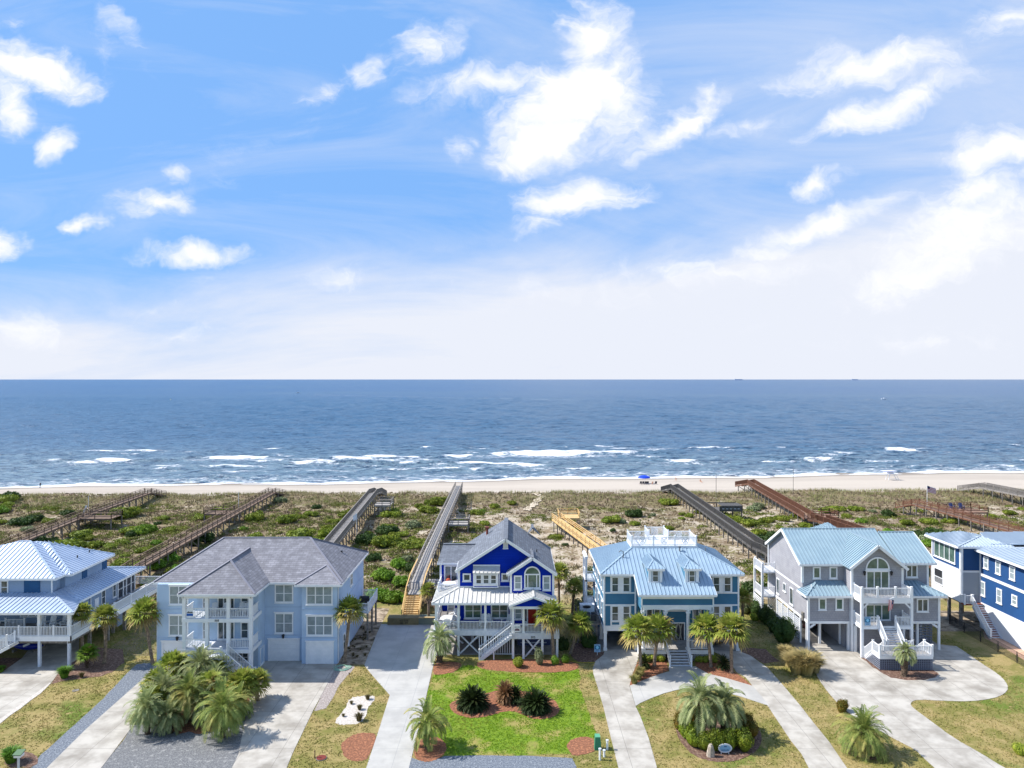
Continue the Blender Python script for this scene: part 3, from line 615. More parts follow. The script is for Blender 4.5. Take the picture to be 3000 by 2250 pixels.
    for a,b in zip(xs,xs[1:]): rail(r,(a+.12,76.25,zp),(b-.1,76.25,zp),posts=False,h=.95)
    rails(r,[(-8.4,77.2,zp),(-8.4,80.2,zp),(-8.4,83.5,zp),(-8.4,87.5,zp),(-8.4,91.9,zp)],h=.95); rail(r,(4.9,76.3,zp),(4.9,yb,zp),posts=False)
    rails(r,[(xl-.1,80.2,5.85),(-8.3,80.2,5.85),(-8.3,83.4,5.85)],h=1.); obj('railing',r,WHITE,h)
    # stairs running left below the porch
    xt=Z3.x(1105,76.); xb2=Z3.x(775,75.9); stairs(h,(xt,76.4,zp),(xb2,76.4,0),1.1,WHITE,WHITE2,n=14)
    r=MB(); rail(r,(xt-.05,75.85,zp),(xb2,75.85,.05),h=.95,sp=.19); rail(r,(xt-.05,76.95,zp),(xb2,76.95,.05),h=.95,sp=.19); xx=Z3.x(922,76); r.box(xx-.05,xx+.05,75.8,75.9,0,1.2); obj('stair_railing',r,WHITE,h)
    # ground storey windows and door
    for u0,u1 in((622,800),(892,1070)): zwin(h,Z3,ym,u0,u1,990,1147,cols=2,pane=GREENGL,case=.15)
    zwin(h,Z3,yb,1132,1207,1035,1155,pane=BLIND); zwin(h,Z3,83.5,452,528,990,1068,pane=BLIND)
    zwin(h,Z3,83.5,418,560,606,782,cols=2,rows=1,case=.16,name='french_door',pane=GLASS)
    x0,x1=Z3.x(1268,yb),Z3.x(1352,yb); d=MB(); d.box(x0,x1,yb-.07,yb,zp,Z3.z(1038,yb)-.05); o=obj('front_door',d,RED,h); k=MB(); k.tube([(x1-.12,yb-.12,3.8),(x1-.12,yb-.06,3.8)],.05,8); obj('handle',k,mat('brass',(.5,.35,.1),metal=1,rough=.3),o)
    d=MB(); d.box(x0-.14,x0-.002,yb-.1,yb,zp,5.1); d.box(x1+.002,x1+.14,yb-.1,yb,zp,5.1); d.box(x0-.14,x1+.14,yb-.1,yb,5.102,5.25); d.box(x0-.62,x0-.45,yb-.1,yb,zp,5.1); d.box(x0-.45,x0-.14,yb-.08,yb,zp,3.3); obj('door_frame',d,WHITE,h)
    d=MB(); d.box(x0-.45,x0-.14,yb-.04,yb+.01,3.3,5.1); obj('sidelight',d,GLASS,h)
    text(h,'505',(Z3.x(1319,76.1),76.085,Z3.z(1338,76.1)),.34,BLACK)
    # furniture
    def table(x,y,z,r,lab):
        t=thing('patio_table',lab,'table',(x,y,z)); m=MB(); m.tube([(x,y,z+.68),(x,y,z+.73)],r,20); obj('tabletop',m,WHITE,t)
        m=MB()
        for e in(0,1,2,3): a=PI/4+e*PI/2; m.bar((x,y,z+.66),(x+r*.7*math.cos(a),y+r*.7*math.sin(a),z),.06)
        obj('leg_frame',m,WHITE,t)
    table(Z3.x(468,81.6),81.6,5.85,.85,'white round table on the upper balcony of the royal blue house')
    table(Z3.x(462,79),79,zp,.95,'white round table on the left porch corner of the royal blue house')
    for u,y,z,rz,l,rk in((410,80.8,5.85,1.2,'white chair left of the balcony table on the royal blue house',0),(555,81.5,5.85,-1.2,'white chair right of the balcony table on the royal blue house',0),
        (395,79.,zp,1.2,'white chair left of the table on the royal blue porch corner',0),(530,78.2,zp,-1.,'white chair right of the table on the royal blue porch corner',0),(450,78.,zp,PI,'white chair with its back to the railing before the corner porch table',0),(515,80.6,zp,-.6,'white rocking chair behind the corner porch table',1),
        (815,78.6,zp,-.1,'white rocking chair between the two large porch windows, left of the centre post',1),(870,78.6,zp,.1,'white rocking chair right of the centre porch post',1),(1045,78.5,zp,-.9,'white rocking chair beside the inner corner of the royal blue porch',1)):
        adirondack((Z3.x(u,y),y,z),rz,l,'white chairs of the royal blue house',rock=bool(rk),sc=1.1)
    c=thing('cushion','orange cushion on the royal blue house balcony by the glass doors','cushion',(Z3.x(462,82.8),82.8,6.)); m=MB(); m.ell((Z3.x(462,82.8),82.8,6.5),(.3,.15,.3)); obj('pillow',m,mat('orange_fabric',srgb(200,90,60)),c)
    s=thing('yard_sign','small white sign with a grey house picture on the royal blue house railing','sign',(Z3.x(1158,76),76.1,3.2)); x=s.location.x; m=MB(); m.box(x-.33,x+.33,76.05,76.09,2.95,3.66); obj('panel',m,WHITE,s)
    m=MB(); m.prism([(x-.27,76.045,3.05),(x+.27,76.045,3.05),(x+.24,76.045,3.22),(x+.12,76.045,3.3),(x-.12,76.045,3.3),(x-.24,76.045,3.22)],(0,.01,0)); obj('picture',m,mat('sign_grey',srgb(110,90,100)),s)
    m=MB(); m.box(x-.26,x-.06,76.04,76.055,3.42,3.48); m.box(x+.06,x+.26,76.04,76.055,3.42,3.48); m.box(x-.02,x+.02,76.04,76.055,3.4,3.5); obj('lettering',m,mat('sign_teal',srgb(60,110,125)),s)
    p=thing('bench','white slatted bench on the entry porch of the royal blue house','bench',(1.2,77,zp)); m=MB()
    for i in range(9): m.box(-.1+i*.16,-.02+i*.16,76.34,76.38,2.9,3.2)
    obj('backrest',m,WHITE,p); m=MB(); m.box(-.1,1.35,76.38,76.8,3.1,3.15); m.box(-.1,0,76.4,76.78,zp,3.1); m.box(1.25,1.35,76.4,76.78,zp,3.1); obj('seat',m,WHITE,p)
house3()
# ================================================================ HOUSE 4 : teal blue
TEAL=mat('teal_blue_siding',srgb(66,120,150),srgb(60,112,142),scale=.5,rough=.75,pattern='lap',per=.16)
MET4=mat('sky_blue_metal_roof',srgb(160,182,198),srgb(150,173,191),scale=.5,rough=.42,metal=.15,spec=.5)
def dia(mb,x,y,z,r,ax='x'):      # round fretwork panel in a railing
    n=16
    for q in(r,r*.5):
        pts=[(x+q*math.cos(2*PI*i/n),y,z+q*math.sin(2*PI*i/n)) if ax=='x' else (x,y+q*math.cos(2*PI*i/n),z+q*math.sin(2*PI*i/n)) for i in range(n+1)]
        for a,b in zip(pts,pts[1:]): mb.bar(a,b,.05,.05)
    for a in(PI/4,-PI/4): 
        c,s=math.cos(a)*r*1.3,math.sin(a)*r*1.3
        if ax=='x': mb.bar((x-c,y,z-s),(x+c,y,z+s),.05)
def house4():
    h=thing('house','teal blue house with sky blue metal roof, rooftop railing and two dormers','house',(17.6,83,0))
    y0=78.4; xl,xr=10.15,25.07; ze=8.62; k=.478
    w=MB(); w.box(xl,13.9,y0,89,2.2,ze-.05); w.box(21.1,xr,y0,89,2.2,ze-.05); w.box(13.9,21.1,y0+.2,88.99,0,ze-.06); w.box(xl,xr,86,89.01,.02,2.2); obj('wall',w,TEAL,h)
    # main roof (hip truncated by the roof deck) with the front slope carried down over the porch
    dx0,dx1,dy0,dy1=13.85,21.3,82.05,85.1; zd=10.58
    a,b,c,d=(9.7,77.9,ze),(25.5,77.9,ze),(25.5,89.2,ze),(9.7,89.2,ze); A,B,C,D=(dx0,dy0,zd),(dx1,dy0,zd),(dx1,dy1,zd),(dx0,dy1,zd)
    e0,e1=(13.4,75.,ze-.478*2.9),(21.65,75.,ze-.478*2.9); g0,g1=(13.4,77.9,ze),(21.65,77.9,ze)
    roof(h,[[a,g0,e0,e1,g1,b,B,A],[b,c,C,B],[c,d,D,C],[d,a,A,D]],MET4,seam=.42,caps=[(a,A),(b,B),(c,C),(d,D)],capw=.2,fas=[(a,g0),(g1,b),(e0,e1),(d,a),(b,c),(g0,e0),(g1,e1)])
    # dormers
    for cx in(15.5,19.45):
        yf=76.75; m=MB(); m.box(cx-.7,cx+.7,yf,79.8,8.0,9.55); o=obj('dormer',m,TEAL,h)
        t=MB(); t.box(cx-.74,cx-.42,yf-.05,yf+.04,8.0,9.5); t.box(cx+.42,cx+.74,yf-.05,yf+.04,8.,9.5); t.box(cx-.8,cx+.8,yf-.08,yf+.02,7.95,8.08); t.box(cx-.74,cx+.74,yf-.06,yf+.02,9.4,9.56); obj('dormer_trim',t,WHITE,o)
        window(h,('F',yf),cx-.34,cx+.34,8.1,9.38,case=.07)
        Ap=(cx,78.,10.13); Bk=(cx,81.9,10.15); q0,q1=(cx-.95,76.35,9.6),(cx+.95,76.35,9.6); r0,r1=(cx-.95,80.2,9.6),(cx+.95,80.2,9.6)
        roof(h,[[q0,q1,Ap],[q1,r1,Bk,Ap],[r0,q0,Ap,Bk]],MET4,seam=.35,name='dormer_roof',th=.08,caps=[(q0,Ap),(q1,Ap),(Ap,Bk)],capw=.13,fas=[(q0,q1)])
    # roof deck
    m=MB(); m.box(dx0-.1,dx1+.1,dy0-.1,dy1+.1,zd-.2,zd+.2); m.box(16.4,18.7,dy1+.1,87.6,zd-.6,zd+.18); o=obj('roof_deck',m,WHITE,h)
    r=MB(); z=zd+.2; P=[(dx0,dy0,z),((dx0*2+dx1)/3,dy0,z),((dx0+2*dx1)/3,dy0,z),(dx1,dy0,z),(dx1,dy1,z),(18.7,dy1,z),(18.7,87.5,z),(16.4,87.5,z),(16.4,dy1,z),(dx0,dy1,z),(dx0,dy0,z)]
    rails(r,P,h=1.,sp=.15); 
    for x,y in((15.1,dy0),(17.57,dy0),(20.05,dy0),(17.55,87.5),(15.1,dy1),(20,dy1)): dia(r,x,y,z+.55,.36)
    obj('roof_railing',r,WHITE,h)
    m=MB()
    m.tube([(12.6,80.4,9.7),(12.6,80.4,10.5),(12.3,80.4,10.6),(12.1,80.4,10.45)],.06,6); m.tube([(19.2,81.4,10.1),(19.2,81.4,10.8)],.09,8); m.box(19.05,19.35,81.25,81.55,10.75,10.85); m.tube([(22.4,82.2,10),(22.4,82.2,10.5)],.06,6); obj('roof_vent',m,mat('zinc',srgb(120,125,130)),h)
    # facade trims, both wings
    def wing(u0,u1,wins,lab):
        t=MB(); X0,X1=Z4.x(u0,y0),Z4.x(u1,y0)
        for v0,v1 in((590,602),(748,762),(862,876),(1062,1110)): wb(t,('F',y0),X0,X1,Z4.z(v1,y0),Z4.z(v0,y0),-.02,.05)
        wb(t,('F',y0),X0-.05,X0+.13,2.2,ze-.1,-.02,.06); wb(t,('F',y0),X1-.13,X1+.05,2.2,ze-.1,-.02,.06)
        p0,p1=wins[0][0]-17,wins[1][1]+17
        wb(t,('F',y0),Z4.x(p0,y0),Z4.x(p1,y0),Z4.z(748,y0),Z4.z(602,y0),-.02,.03); wb(t,('F',y0),Z4.x(p0,y0),Z4.x(p1,y0),Z4.z(1062,y0),Z4.z(876,y0),-.02,.03)
        obj('trim',t,WHITE,h)
        for a,b2 in wins: 
            zwin(h,Z4,y0-.02,a-4,b2+4,608,745,case=.06); zwin(h,Z4,y0-.02,a-4,b2+4,878,1015,case=.06)
        t=MB(); wb(t,('F',y0),Z4.x(p0+15,y0),Z4.x(p0+82,y0),Z4.z(1052,y0),Z4.z(1030,y0),.0,.045); obj('blue_panel',t,TEAL,h)
    wing(285,582,((362,416),(467,521)),'l'); wing(1300,1545,((1307,1361),(1412,1467)),'r')
    for x,y in((xl+.15,y0+.15),(xr-.15,y0+.15),(xr-.15,82),(xl+.15,82),(13.75,y0+.3),(21.3,y0+.3)): m=MB(); m.box(x-.16,x+.16,y-.16,y+.16,0,2.2); m.box(x-.2,x+.2,y-.2,y+.2,0,.3); m.box(x-.2,x+.2,y-.2,y+.2,1.9,2.2); obj('post',m,WHITE,h)
    # left side wall, sunlit
    Lw=('L',xl); t=MB()
    for z0,z1 in((2.2,2.5),(5.25,5.4),(6.2,6.35),(8.3,8.5)): wb(t,Lw,78.5,89,z0,z1,-.02,.05)
    for y in(78.45,81.2,84.,86.2): wb(t,Lw,y-.08,y+.08,2.2,8.4,-.02,.06)
    obj('side_trim',t,WHITE,h)
    for y in(79.4,82.4,85): window(h,Lw,y,y+.9,6.5,8.2,case=.1); window(h,Lw,y,y+.9,3.4,5.1,case=.1)
    # rear side balconies
    b=MB(); b.box(8.9,xl,86.3,89.2,5.4,5.6); b.box(8.9,xl,86.3,89.2,2.4,2.6); b.box(8.9,9.15,86.3,86.55,0,8.4); b.box(8.9,9.15,89,89.2,0,8.4); b.box(8.85,9.2,86.25,89.25,8.1,8.45); rails(b,[(xl,86.4,5.6),(9.,86.4,5.6),(9.,89.1,5.6)]); rails(b,[(xl,86.4,2.6),(9.,86.4,2.6),(9.,89.1,2.6)]); obj('side_balcony',b,WHITE,h)
    # porch
    yp=75.8; px=[Z4.x(u,yp) for u in(652,858,1070,1286)]; zf=1.15
    for x in px: m=MB(); m.tube([(x,yp,zf),(x,yp,5.2)],.17,10); m.box(x-.22,x+.22,yp-.22,yp+.22,zf,zf+.2); m.box(x-.22,x+.22,yp-.22,yp+.22,5.05,5.28); obj('column',m,WHITE,h)
    X0,X1=px[0]-.2,px[3]+.2; zt=ze-.478*2.9-.12
    m=MB(); wb(m,('F',yp-.2),X0,X1,Z4.z(868,yp),zt,-.3,0); obj('porch_fascia_wall',m,TEAL,h)
    t=MB(); wb(t,('F',yp-.2),X0-.05,X1+.05,Z4.z(806,yp),zt+.05,-.02,.06); wb(t,('F',yp-.2),X0-.05,X1+.05,Z4.z(884,yp),Z4.z(864,yp),-.02,.06); wb(t,('F',yp-.2),X0-.05,X0+.1,5.2,zt,-.02,.062);wb(t,('F',yp-.2),X1-.1,X1+.05,5.2,zt,-.02,.062)
    za=Z4.z(884,yp)
    for a,b2 in zip(px,px[1:]):      # flat arches
        n=10; w2=(b2-a)/2; cx=(a+b2)/2; pts=[(b2,yp-.25,za),(a,yp-.25,za)]+[(cx-w2*math.cos(PI*i/n),yp-.25,5.14+.36*math.sin(PI*i/n)**.6) for i in range(n+1)]
        for i in range(n):
            t.prism([(cx-w2*math.cos(PI*i/n),yp-.25,za),(cx-w2*math.cos(PI*(i+1)/n),yp-.25,za),(cx-w2*math.cos(PI*(i+1)/n),yp-.25,min(za-.02,5.14+.36*math.sin(PI*(i+1)/n)**.6)),(cx-w2*math.cos(PI*i/n),yp-.25,min(za-.02,5.14+.36*math.sin(PI*i/n)**.6))],(0,.2,0))
    obj('porch_trim',t,WHITE,h)
    m=MB(); m.prism([(X0,yp,5.3),(X0,78.6,5.3),(X0,78.6,ze-.4),(X0,yp-.2,zt+.0)],(.12,0,0)); m.prism([(X1-.12,yp,5.3),(X1-.12,78.6,5.3),(X1-.12,78.6,ze-.4),(X1-.12,yp-.2,zt+.0)],(.12,0,0)); obj('porch_cheek',m,TEAL,h)
    m=MB(); m.box(X0,X1,yp-.2,78.59,zf-.15,zf); obj('porch_floor',m,WOODGP,h)
    m=MB()
    for a,b2 in((X0,px[1]+.1),(px[2]-.1,X1)): m.box(a,b2,yp-.24,yp-.2,.75,zf)
    m.box(X0-.04,X0,yp-.2,78.5,.0,zf-.01); m.box(X1,X1+.04,yp-.2,78.5,.0,zf-.01); obj('porch_skirt',m,WHITE,h)
    l=MB()
    for a,b2 in((X0,px[1]),(px[2],X1)):
        n=int((b2-a)/.16)
        for i in range(n): x=a+i*.16; l.bar((x,yp-.2,0),(min(x+.75,b2),yp-.2,.75 if x+.75<b2 else b2-x),.035,.02); l.bar((x,yp-.17,.75),(min(x+.75,b2),yp-.17,0 if x+.75<b2 else .75-(b2-x)),.035,.02)
    obj('lattice',l,WHITE,h); m=MB(); m.box(X0,X1,yp-.1,yp-.05,0,1.); obj('lattice_shade_sheet',m,DARK,h)  # near-black sheet put behind the lattice as painted shade under the porch
    r=MB(); rail(r,(px[0]+.2,yp,zf),(px[1]-.2,yp,zf),posts=False); rail(r,(px[2]+.2,yp,zf),(px[3]-.2,yp,zf),posts=False); dia(r,(px[2]+px[3])/2,yp-.03,zf+.55,.36); dia(r,(px[0]+px[1])/2,yp-.03,zf+.55,.36); 
    sx0,sx1=px[1]+.1,px[2]-.1
    for x in(sx0,sx1): rail(r,(x,yp-.2,zf),(x,yp-1.9,.1))
    obj('railing',r,WHITE,h)
    stairs(h,((sx0+sx1)/2,yp-.2,zf),((sx0+sx1)/2,yp-1.9,0),sx1-sx0-.2,WOODG,WHITE2,n=6)
    yw=y0+.2; t=MB(); x0,x1=Z4.x(925,yw),Z4.x(1032,yw); zt2=Z4.z(1040,yw)
    t.box(x0-.12,x0,yw-.08,yw,zf,zt2);t.box(x1,x1+.12,yw-.08,yw,zf,zt2);t.box(x0-.12,x1+.12,yw-.08,yw,zt2,zt2+.12); o=obj('door_frame',t,WHITE,h)
    t=MB(); t.box(x0,x1,yw-.05,yw+.01,zf,zt2); obj('front_door',t,mat('dark_door',(.03,.03,.045),rough=.3),h)
    t=MB(); cx=(x0+x1)/2; cz=(zf+zt2)/2
    for rr,sx in((.95,.3),(.8,.22)):
        pts=[(cx+sx*math.cos(2*PI*i/16),yw-.07,cz+rr*math.sin(2*PI*i/16)) for i in range(17)]
        for a1,b1 in zip(pts,pts[1:]): t.bar(a1,b1,.05,.05)
    for e in(-1,1): t.bar((cx+e*.42,yw-.07,cz-.9),(cx+e*.2,yw-.07,cz),.05); t.bar((cx+e*.42,yw-.07,cz+.9),(cx+e*.2,yw-.07,cz),.05)
    obj('door_glass_motif',t,mat('etched_glass',(.5,.48,.42)),h)
    for u0,u1 in((680,740),(752,812),(1112,1176),(1186,1246)): zwin(h,Z4,yw,u0,u1,905,1085,case=.09)
    t=MB(); t.box(Z4.x(870,yw),Z4.x(1052,yw),yw-.06,yw,Z4.z(930,yw),Z4.z(900,yw)); obj('transom_trim',t,WHITE,h)
    # side platform with air conditioners
    m=MB(); m.box(7.4,xl-.1,80.6,83.6,2.1,2.3); obj('side_platform',m,WOODG,h)
    for x,y in((7.5,80.7),(9.6,80.7),(7.5,83.4)): m=MB(); m.box(x-.12,x+.12,y-.12,y+.12,0,2.1); obj('platform_post',m,WOODS,h)
    r=MB(); rails(r,[(xl,80.65,2.3),(7.5,80.65,2.3),(7.5,83.5,2.3)],h=.9); obj('platform_railing',r,WOODD,h)
    acm=mat('dark_unit',srgb(50,60,72),rough=.5)
    for i in range(3):
        a=thing('air_conditioner','dark air conditioner on the platform beside the teal house, %s'%('left','middle','right')[i],'air conditioner',(7.95+i*.72,81.6,2.3),'air conditioners beside the teal house'); x=a.location.x
        m=MB(); m.box(x-.3,x+.3,81.3,81.9,2.3,3.15); obj('casing',m,acm,a); m=MB(); m.tube([(x,81.6,3.15),(x,81.6,3.2)],.24,12); obj('fan_grille',m,BLACK,a)
    a=thing('water_tank','pale round topped tank behind the air conditioners of the teal house','tank',(8.6,82.9,2.3)); m=MB(); m.box(7.9,9.6,82.5,83.2,2.3,3.8); obj('casing',m,WHITE2,a); m=MB(); m.ell((8.7,82.48,3.55),(.5,.05,.18)); obj('badge',m,BLACK,a)
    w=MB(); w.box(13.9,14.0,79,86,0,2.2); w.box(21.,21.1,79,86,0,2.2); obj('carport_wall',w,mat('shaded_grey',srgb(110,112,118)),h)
house4()
def car(x,y,rz,paint,label,s=1.):
    c=thing('parked_car',label,'car',(x,y,0)); o0=origin(c)
    prof=[(-2.25,.35),(-2.3,.8),(-2.2,1.05),(-1.55,1.12),(-1.1,1.5),(.5,1.52),(1.1,1.08),(2.1,.9),(2.3,.65),(2.25,.35)]
    m=MB(); m.prism([(-.88,a,b) for a,b in prof],(1.76,0,0)); me=m.mesh('body',paint); b=bpy.data.objects.new('body',me); COL.objects.link(b); b.parent=c
    def part(nm,mb,mt):
        q=bpy.data.objects.new(nm,mb.mesh(nm,mt)); COL.objects.link(q); q.parent=c; return q
    g=MB(); g.prism([(-.9,-1.45,1.12),(-.9,-1.05,1.45),(-.9,.45,1.47),(-.9,.95,1.1)],(1.8,0,0)); g.poly([(-.7,-1.57,1.15),(.7,-1.57,1.15),(.65,-1.14,1.48),(-.65,-1.14,1.48)]); part('side_window',g,GLASS)
    g=MB(); g.prism([(-.72,-1.6,1.14),(.72,-1.6,1.14),(.66,-1.16,1.5),(-.66,-1.16,1.5)],(0,-.02,.02)); part('rear_window',g,GLASS)
    for e in(-1,1):
        for yy in(-1.4,1.4):
            w=MB(); w.tube([(e*.72,yy,.34),(e*.92,yy,.34)],.34,14); wo=part('wheel',w,BLACK); r=MB(); r.tube([(e*.9,yy,.34),(e*.935,yy,.34)],.2,10); q=bpy.data.objects.new('rim',r.mesh('rim',WOODS)); COL.objects.link(q); q.parent=wo
        l=MB(); l.box(e*.62-.2,e*.62+.2,-2.33,-2.2,.8,.98); part('tail_light',l,mat('tail_red',(.4,.01,.01),rough=.2))
    l=MB(); l.box(-.28,.28,-2.34,-2.29,.6,.75); part('number_plate',l,WHITE); l=MB(); l.box(-.86,.86,-2.36,-2.2,.36,.55); part('bumper',l,BLACK)
    c.rotation_euler=(0,0,rz); return c
car(24.-1.2,82.0,0,mat('silver_paint',srgb(190,195,200),rough=.25,metal=.4,coat=.5),'silver car parked in the right carport of the teal house')
car(35.9,87,0,mat('dark_red_paint',srgb(70,25,32),rough=.2,coat=.8),'dark red car parked in the carport of the grey shingled house')
# ================================================================ HOUSE 5 : grey shingled
SHK=mat('lavender_grey_shake',srgb(163,163,168),srgb(151,151,157),scale=1.,rough=.9,pattern='shake',pb=.14,mortar=srgb(134,135,143))
MET5=mat('pale_teal_metal_roof',srgb(150,172,182),srgb(140,163,175),scale=.5,rough=.42,metal=.15,spec=.5)
def house5():
    h=thing('house','lavender grey shingled house with pale teal metal roofs, arched window and front steps','house',(40,82,0))
    ya=78.65; yu=80.3; yg=78.3; xl=32.85; xr=47.3; z1=2.95
    w=MB(); w.box(xl,37.5,ya,91,z1,6.12); w.box(43.05,xr,ya+.02,88,z1,6.12); w.box(xl+.002,xr-.3,yu,90.6,5,9.25); w.box(37.5,43.05,yg,90,0,9.3)
    w.prism([(37.5,yg,9.3),(43.05,yg,9.3),(40.2,yg,11.55)],(0,5,0)); w.prism([(xl,79.9,9.25),(xl,90.6,9.1),(xl,85.3,11.9)],(.3,0,0)); w.prism([(xr-.6,80,9.3),(xr-.6,88.6,9.3),(xr-.6,84.5,11.7)],(.3,0,0)); w.box(37.2,37.5,79.5,91,0,z1); w.box(43.05,44,79.5,90,0,z1); obj('wall',w,SHK,h)
    # roofs
    ZR=12.05; a=[(32.35,79.8,9.22),(43.6,79.8,9.22),(43.6,85.3,ZR),(32.35,85.3,ZR),(43.6,90.7,9.1),(32.35,90.7,9.1)]
    roof(h,[[a[0],a[1],a[2],a[3]],[a[3],a[2],a[4],a[5]]],MET5,seam=.42,caps=[(a[3],a[2])],fas=[(a[0],(37.2,79.8,9.22)),(a[5],a[4])],th=.15)
    b=[(43.6,79.8,9.34),(47.75,79.8,9.34),(47.75,84.5,11.84),(43.6,84.5,11.84),(47.75,89.2,9.34),(43.6,89.2,9.34)]
    roof(h,[b[:4],[b[3],b[2],b[4],b[5]]],MET5,seam=.42,caps=[(b[3],b[2])],fas=[(b[0],b[1])],name='right_roof')
    for p,q in((a[0],a[3]),(a[3],a[5]),(b[1],b[2]),(b[2],b[4])): f=MB(); f.bar(Vector(p)-Vector((0,0,.12)),Vector(q)-Vector((0,0,.12)),.1,.28); obj('barge_board',f,WHITE,h)
    g0,g1,gp,gb=(37.1,77.85,9.25),(43.45,77.85,9.2),(40.2,77.85,11.78),(40.2,84.9,11.8)
    roof(h,[[g0,gp,gb,(37.1,81,9.25)],[g1,(43.45,81,9.2),gb,gp]],MET5,seam=.42,name='gable_roof',th=.14,caps=[(gp,gb)])
    f=MB(); f.bar(Vector(g0)+Vector((0,-.05,-.1)),Vector(gp)+Vector((0,-.05,-.1)),.1,.3); obj('barge_board',f,WHITE,h); f=MB(); f.bar(Vector(g1)+Vector((0,-.05,-.1)),Vector(gp)+Vector((0,-.05,-.1)),.1,.3); obj('barge_board',f,WHITE,h)
    roof(h,[[(38.05,88,10.5),(41.95,88,10.5),(40.,90,11.87)],[(38.05,88,10.5),(40.,90,11.87),(38.05,92,10.5)],[(41.95,88,10.5),(41.95,92,10.5),(40.,90,11.87)],[(38.05,92,10.5),(40.,90,11.87),(41.95,92,10.5)]],MET5,name='cupola_roof',seam=.4)
    # skirt roofs
    zt=7.25; s=[(32.35,78.1,6.16),(37.45,78.1,6.16),(37.45,80.3,zt),(34.5,80.3,zt),(32.35,80.6,6.16)]
    roof(h,[[s[0],s[1],s[2],s[3]],[s[4],s[0],s[3]]],MET5,seam=.42,name='left_skirt_roof',caps=[(s[0],s[3])],fas=[(s[0],s[1]),(s[4],s[0])])
    s=[(43.1,78.1,6.16),(47.9,78.1,6.16),(45.6,80.3,zt),(43.1,80.3,zt),(47.9,80.6,6.16)]
    roof(h,[[s[0],s[1],s[2],s[3]],[s[1],s[4],s[2]]],MET5,seam=.42,name='right_skirt_roof',caps=[(s[1],s[2])],fas=[(s[0],s[1]),(s[1],s[4])])
    m=MB(); m.tube([(33.4,79.2,6.6),(33.4,79.2,7.1)],.06,6); m.tube([(46.6,79.6,6.8),(46.6,79.6,7.3)],.06,6); obj('roof_vent',m,WHITE,h)
    # trims
    t=MB()
    for x,y,z0,zz in((xl,ya,0,6.05),(xl,yu,7,9.15),(37.5,yg,0,9.2),(43.05,yg,6.4,9.2),(xr,ya,0,6.05),(xr-.3,yu,6.5,9.2),(37.5-.001,ya,z1,6.1)): t.box(x-.12,x+.12,y-.06,y+.14,z0,zz)
    for x0,x1 in((xl,37.5),(43.05,xr)): wb(t,('F',ya),x0,x1,z1-.02,z1+.25,-.02,.05); t.bar((x0+.15,ya,2.5),(x0+.75,ya,z1),.1,.2) if x0<40 else t.bar((x1-.15,ya,2.5),(x1-.75,ya,z1),.1,.2)
    Lw=('L',xl); wb(t,Lw,ya,91,z1-.05,z1+.22,-.02,.05); wb(t,Lw,80.4,91,6.1,6.3,-.02,.05); wb(t,Lw,90.85,91.05,0,9,-.02,.05); obj('trim',t,WHITE,h)
    for a0,b0 in((577,650),(732,806)): zwin(h,Z5,yu,a0,b0,511,622,rows=1,case=.15,pane=GREENGL)
    for a0,b0 in((629,704),(788,863)): zwin(h,Z5,ya,a0,b0,804,916,rows=1,case=.15,pane=GREENGL)
    zwin(h,Z5,yu,1446,1555,492,612,cols=2,rows=1,case=.14); zwin(h,Z5,ya,1547,1658,808,933,cols=2,rows=1,case=.14)
    for u0,u1,v0,v1 in((243,270,612,776),(304,330,655,752),(366,400,700,876)):
        A0,A1=Z5.side(u0,xl),Z5.side(u1,xl); A0,A1=sorted((A0,A1)); ymid=(A0+A1)/2; window(h,Lw,A0,A1,Z5.z(v1-10,ymid),Z5.z(v0+10,ymid),case=.1,rows=1)
    # louvre screens at ground level of the side
    ys=[79.2,80.9,82.6,84.4,86.2,88,90.8]; l=MB(); p=MB()
    for y,yy in zip(ys,ys[1:]):
        p.box(xl-.06,xl+.1,y-.09,y+.09,0,z1-.05)
        if y>80:
            n=11
            for i in range(n): wb(l,Lw,y+.09,yy-.09,.3+i*.22,.42+i*.22,-.05,.0)
    obj('louvre_screen',l,WHITE2,h); obj('side_post',p,WHITE,h)
    ab=thing('utility_box','grey electric meter box on the sunlit side of the shingled house','meter box',(xl-.1,79.9,3)); m=MB(); m.box(xl-.22,xl-.01,79.7,80.1,2.9,3.8); obj('casing',m,WOODS,ab); m=MB(); m.tube([(xl-.26,79.9,3.5),(xl-.2,79.9,3.5)],.12,10); obj('meter',m,GLASS,ab)
    # side rear balconies
    b=MB()
    for z in(3.,6.): b.box(31.2,xl,88.6,91.5,z-.2,z); rails(b,[(xl,88.7,z),(31.3,88.7,z),(31.3,91.4,z)])
    for x,y in((31.25,88.65),(31.25,91.4)): b.box(x-.12,x+.12,y-.12,y+.12,0,7)
    for i in range(10): b.box(31.15,31.2,88.7,91.4,.3+i*.24,.42+i*.24)
    obj('rear_balcony',b,WHITE,h)
    # arched window, french doors
    cx=Z5.x(1182,yg); ARCH(h,('F',yg),cx,(Z5.x(1294,yg)-Z5.x(1071,yg))/2,Z5.z(540,yg),Z5.z(532,yg),div=True)
    zwin(h,Z5,yg,1073,1292,548,716,cols=3,rows=1,case=.13,name='balcony_door',pane=GREENGL); zwin(h,Z5,yg,1068,1302,860,1012,cols=3,rows=1,case=.13,name='balcony_door',pane=GREENGL)
    for u in(1060,1312):
        x=Z5.x(u,yg-.15); z=Z5.z(567,yg); m=MB(); m.tube([(x,yg-.2,z-.25),(x,yg-.2,z+.12)],[.07,.16],8); m.tube([(x,yg-.2,z+.12),(x,yg-.2,z+.25)],[.17,.02],8); m.bar((x,yg,z+.15),(x,yg-.2,z+.15),.05); obj('wall_lamp',m,BLACK,h)
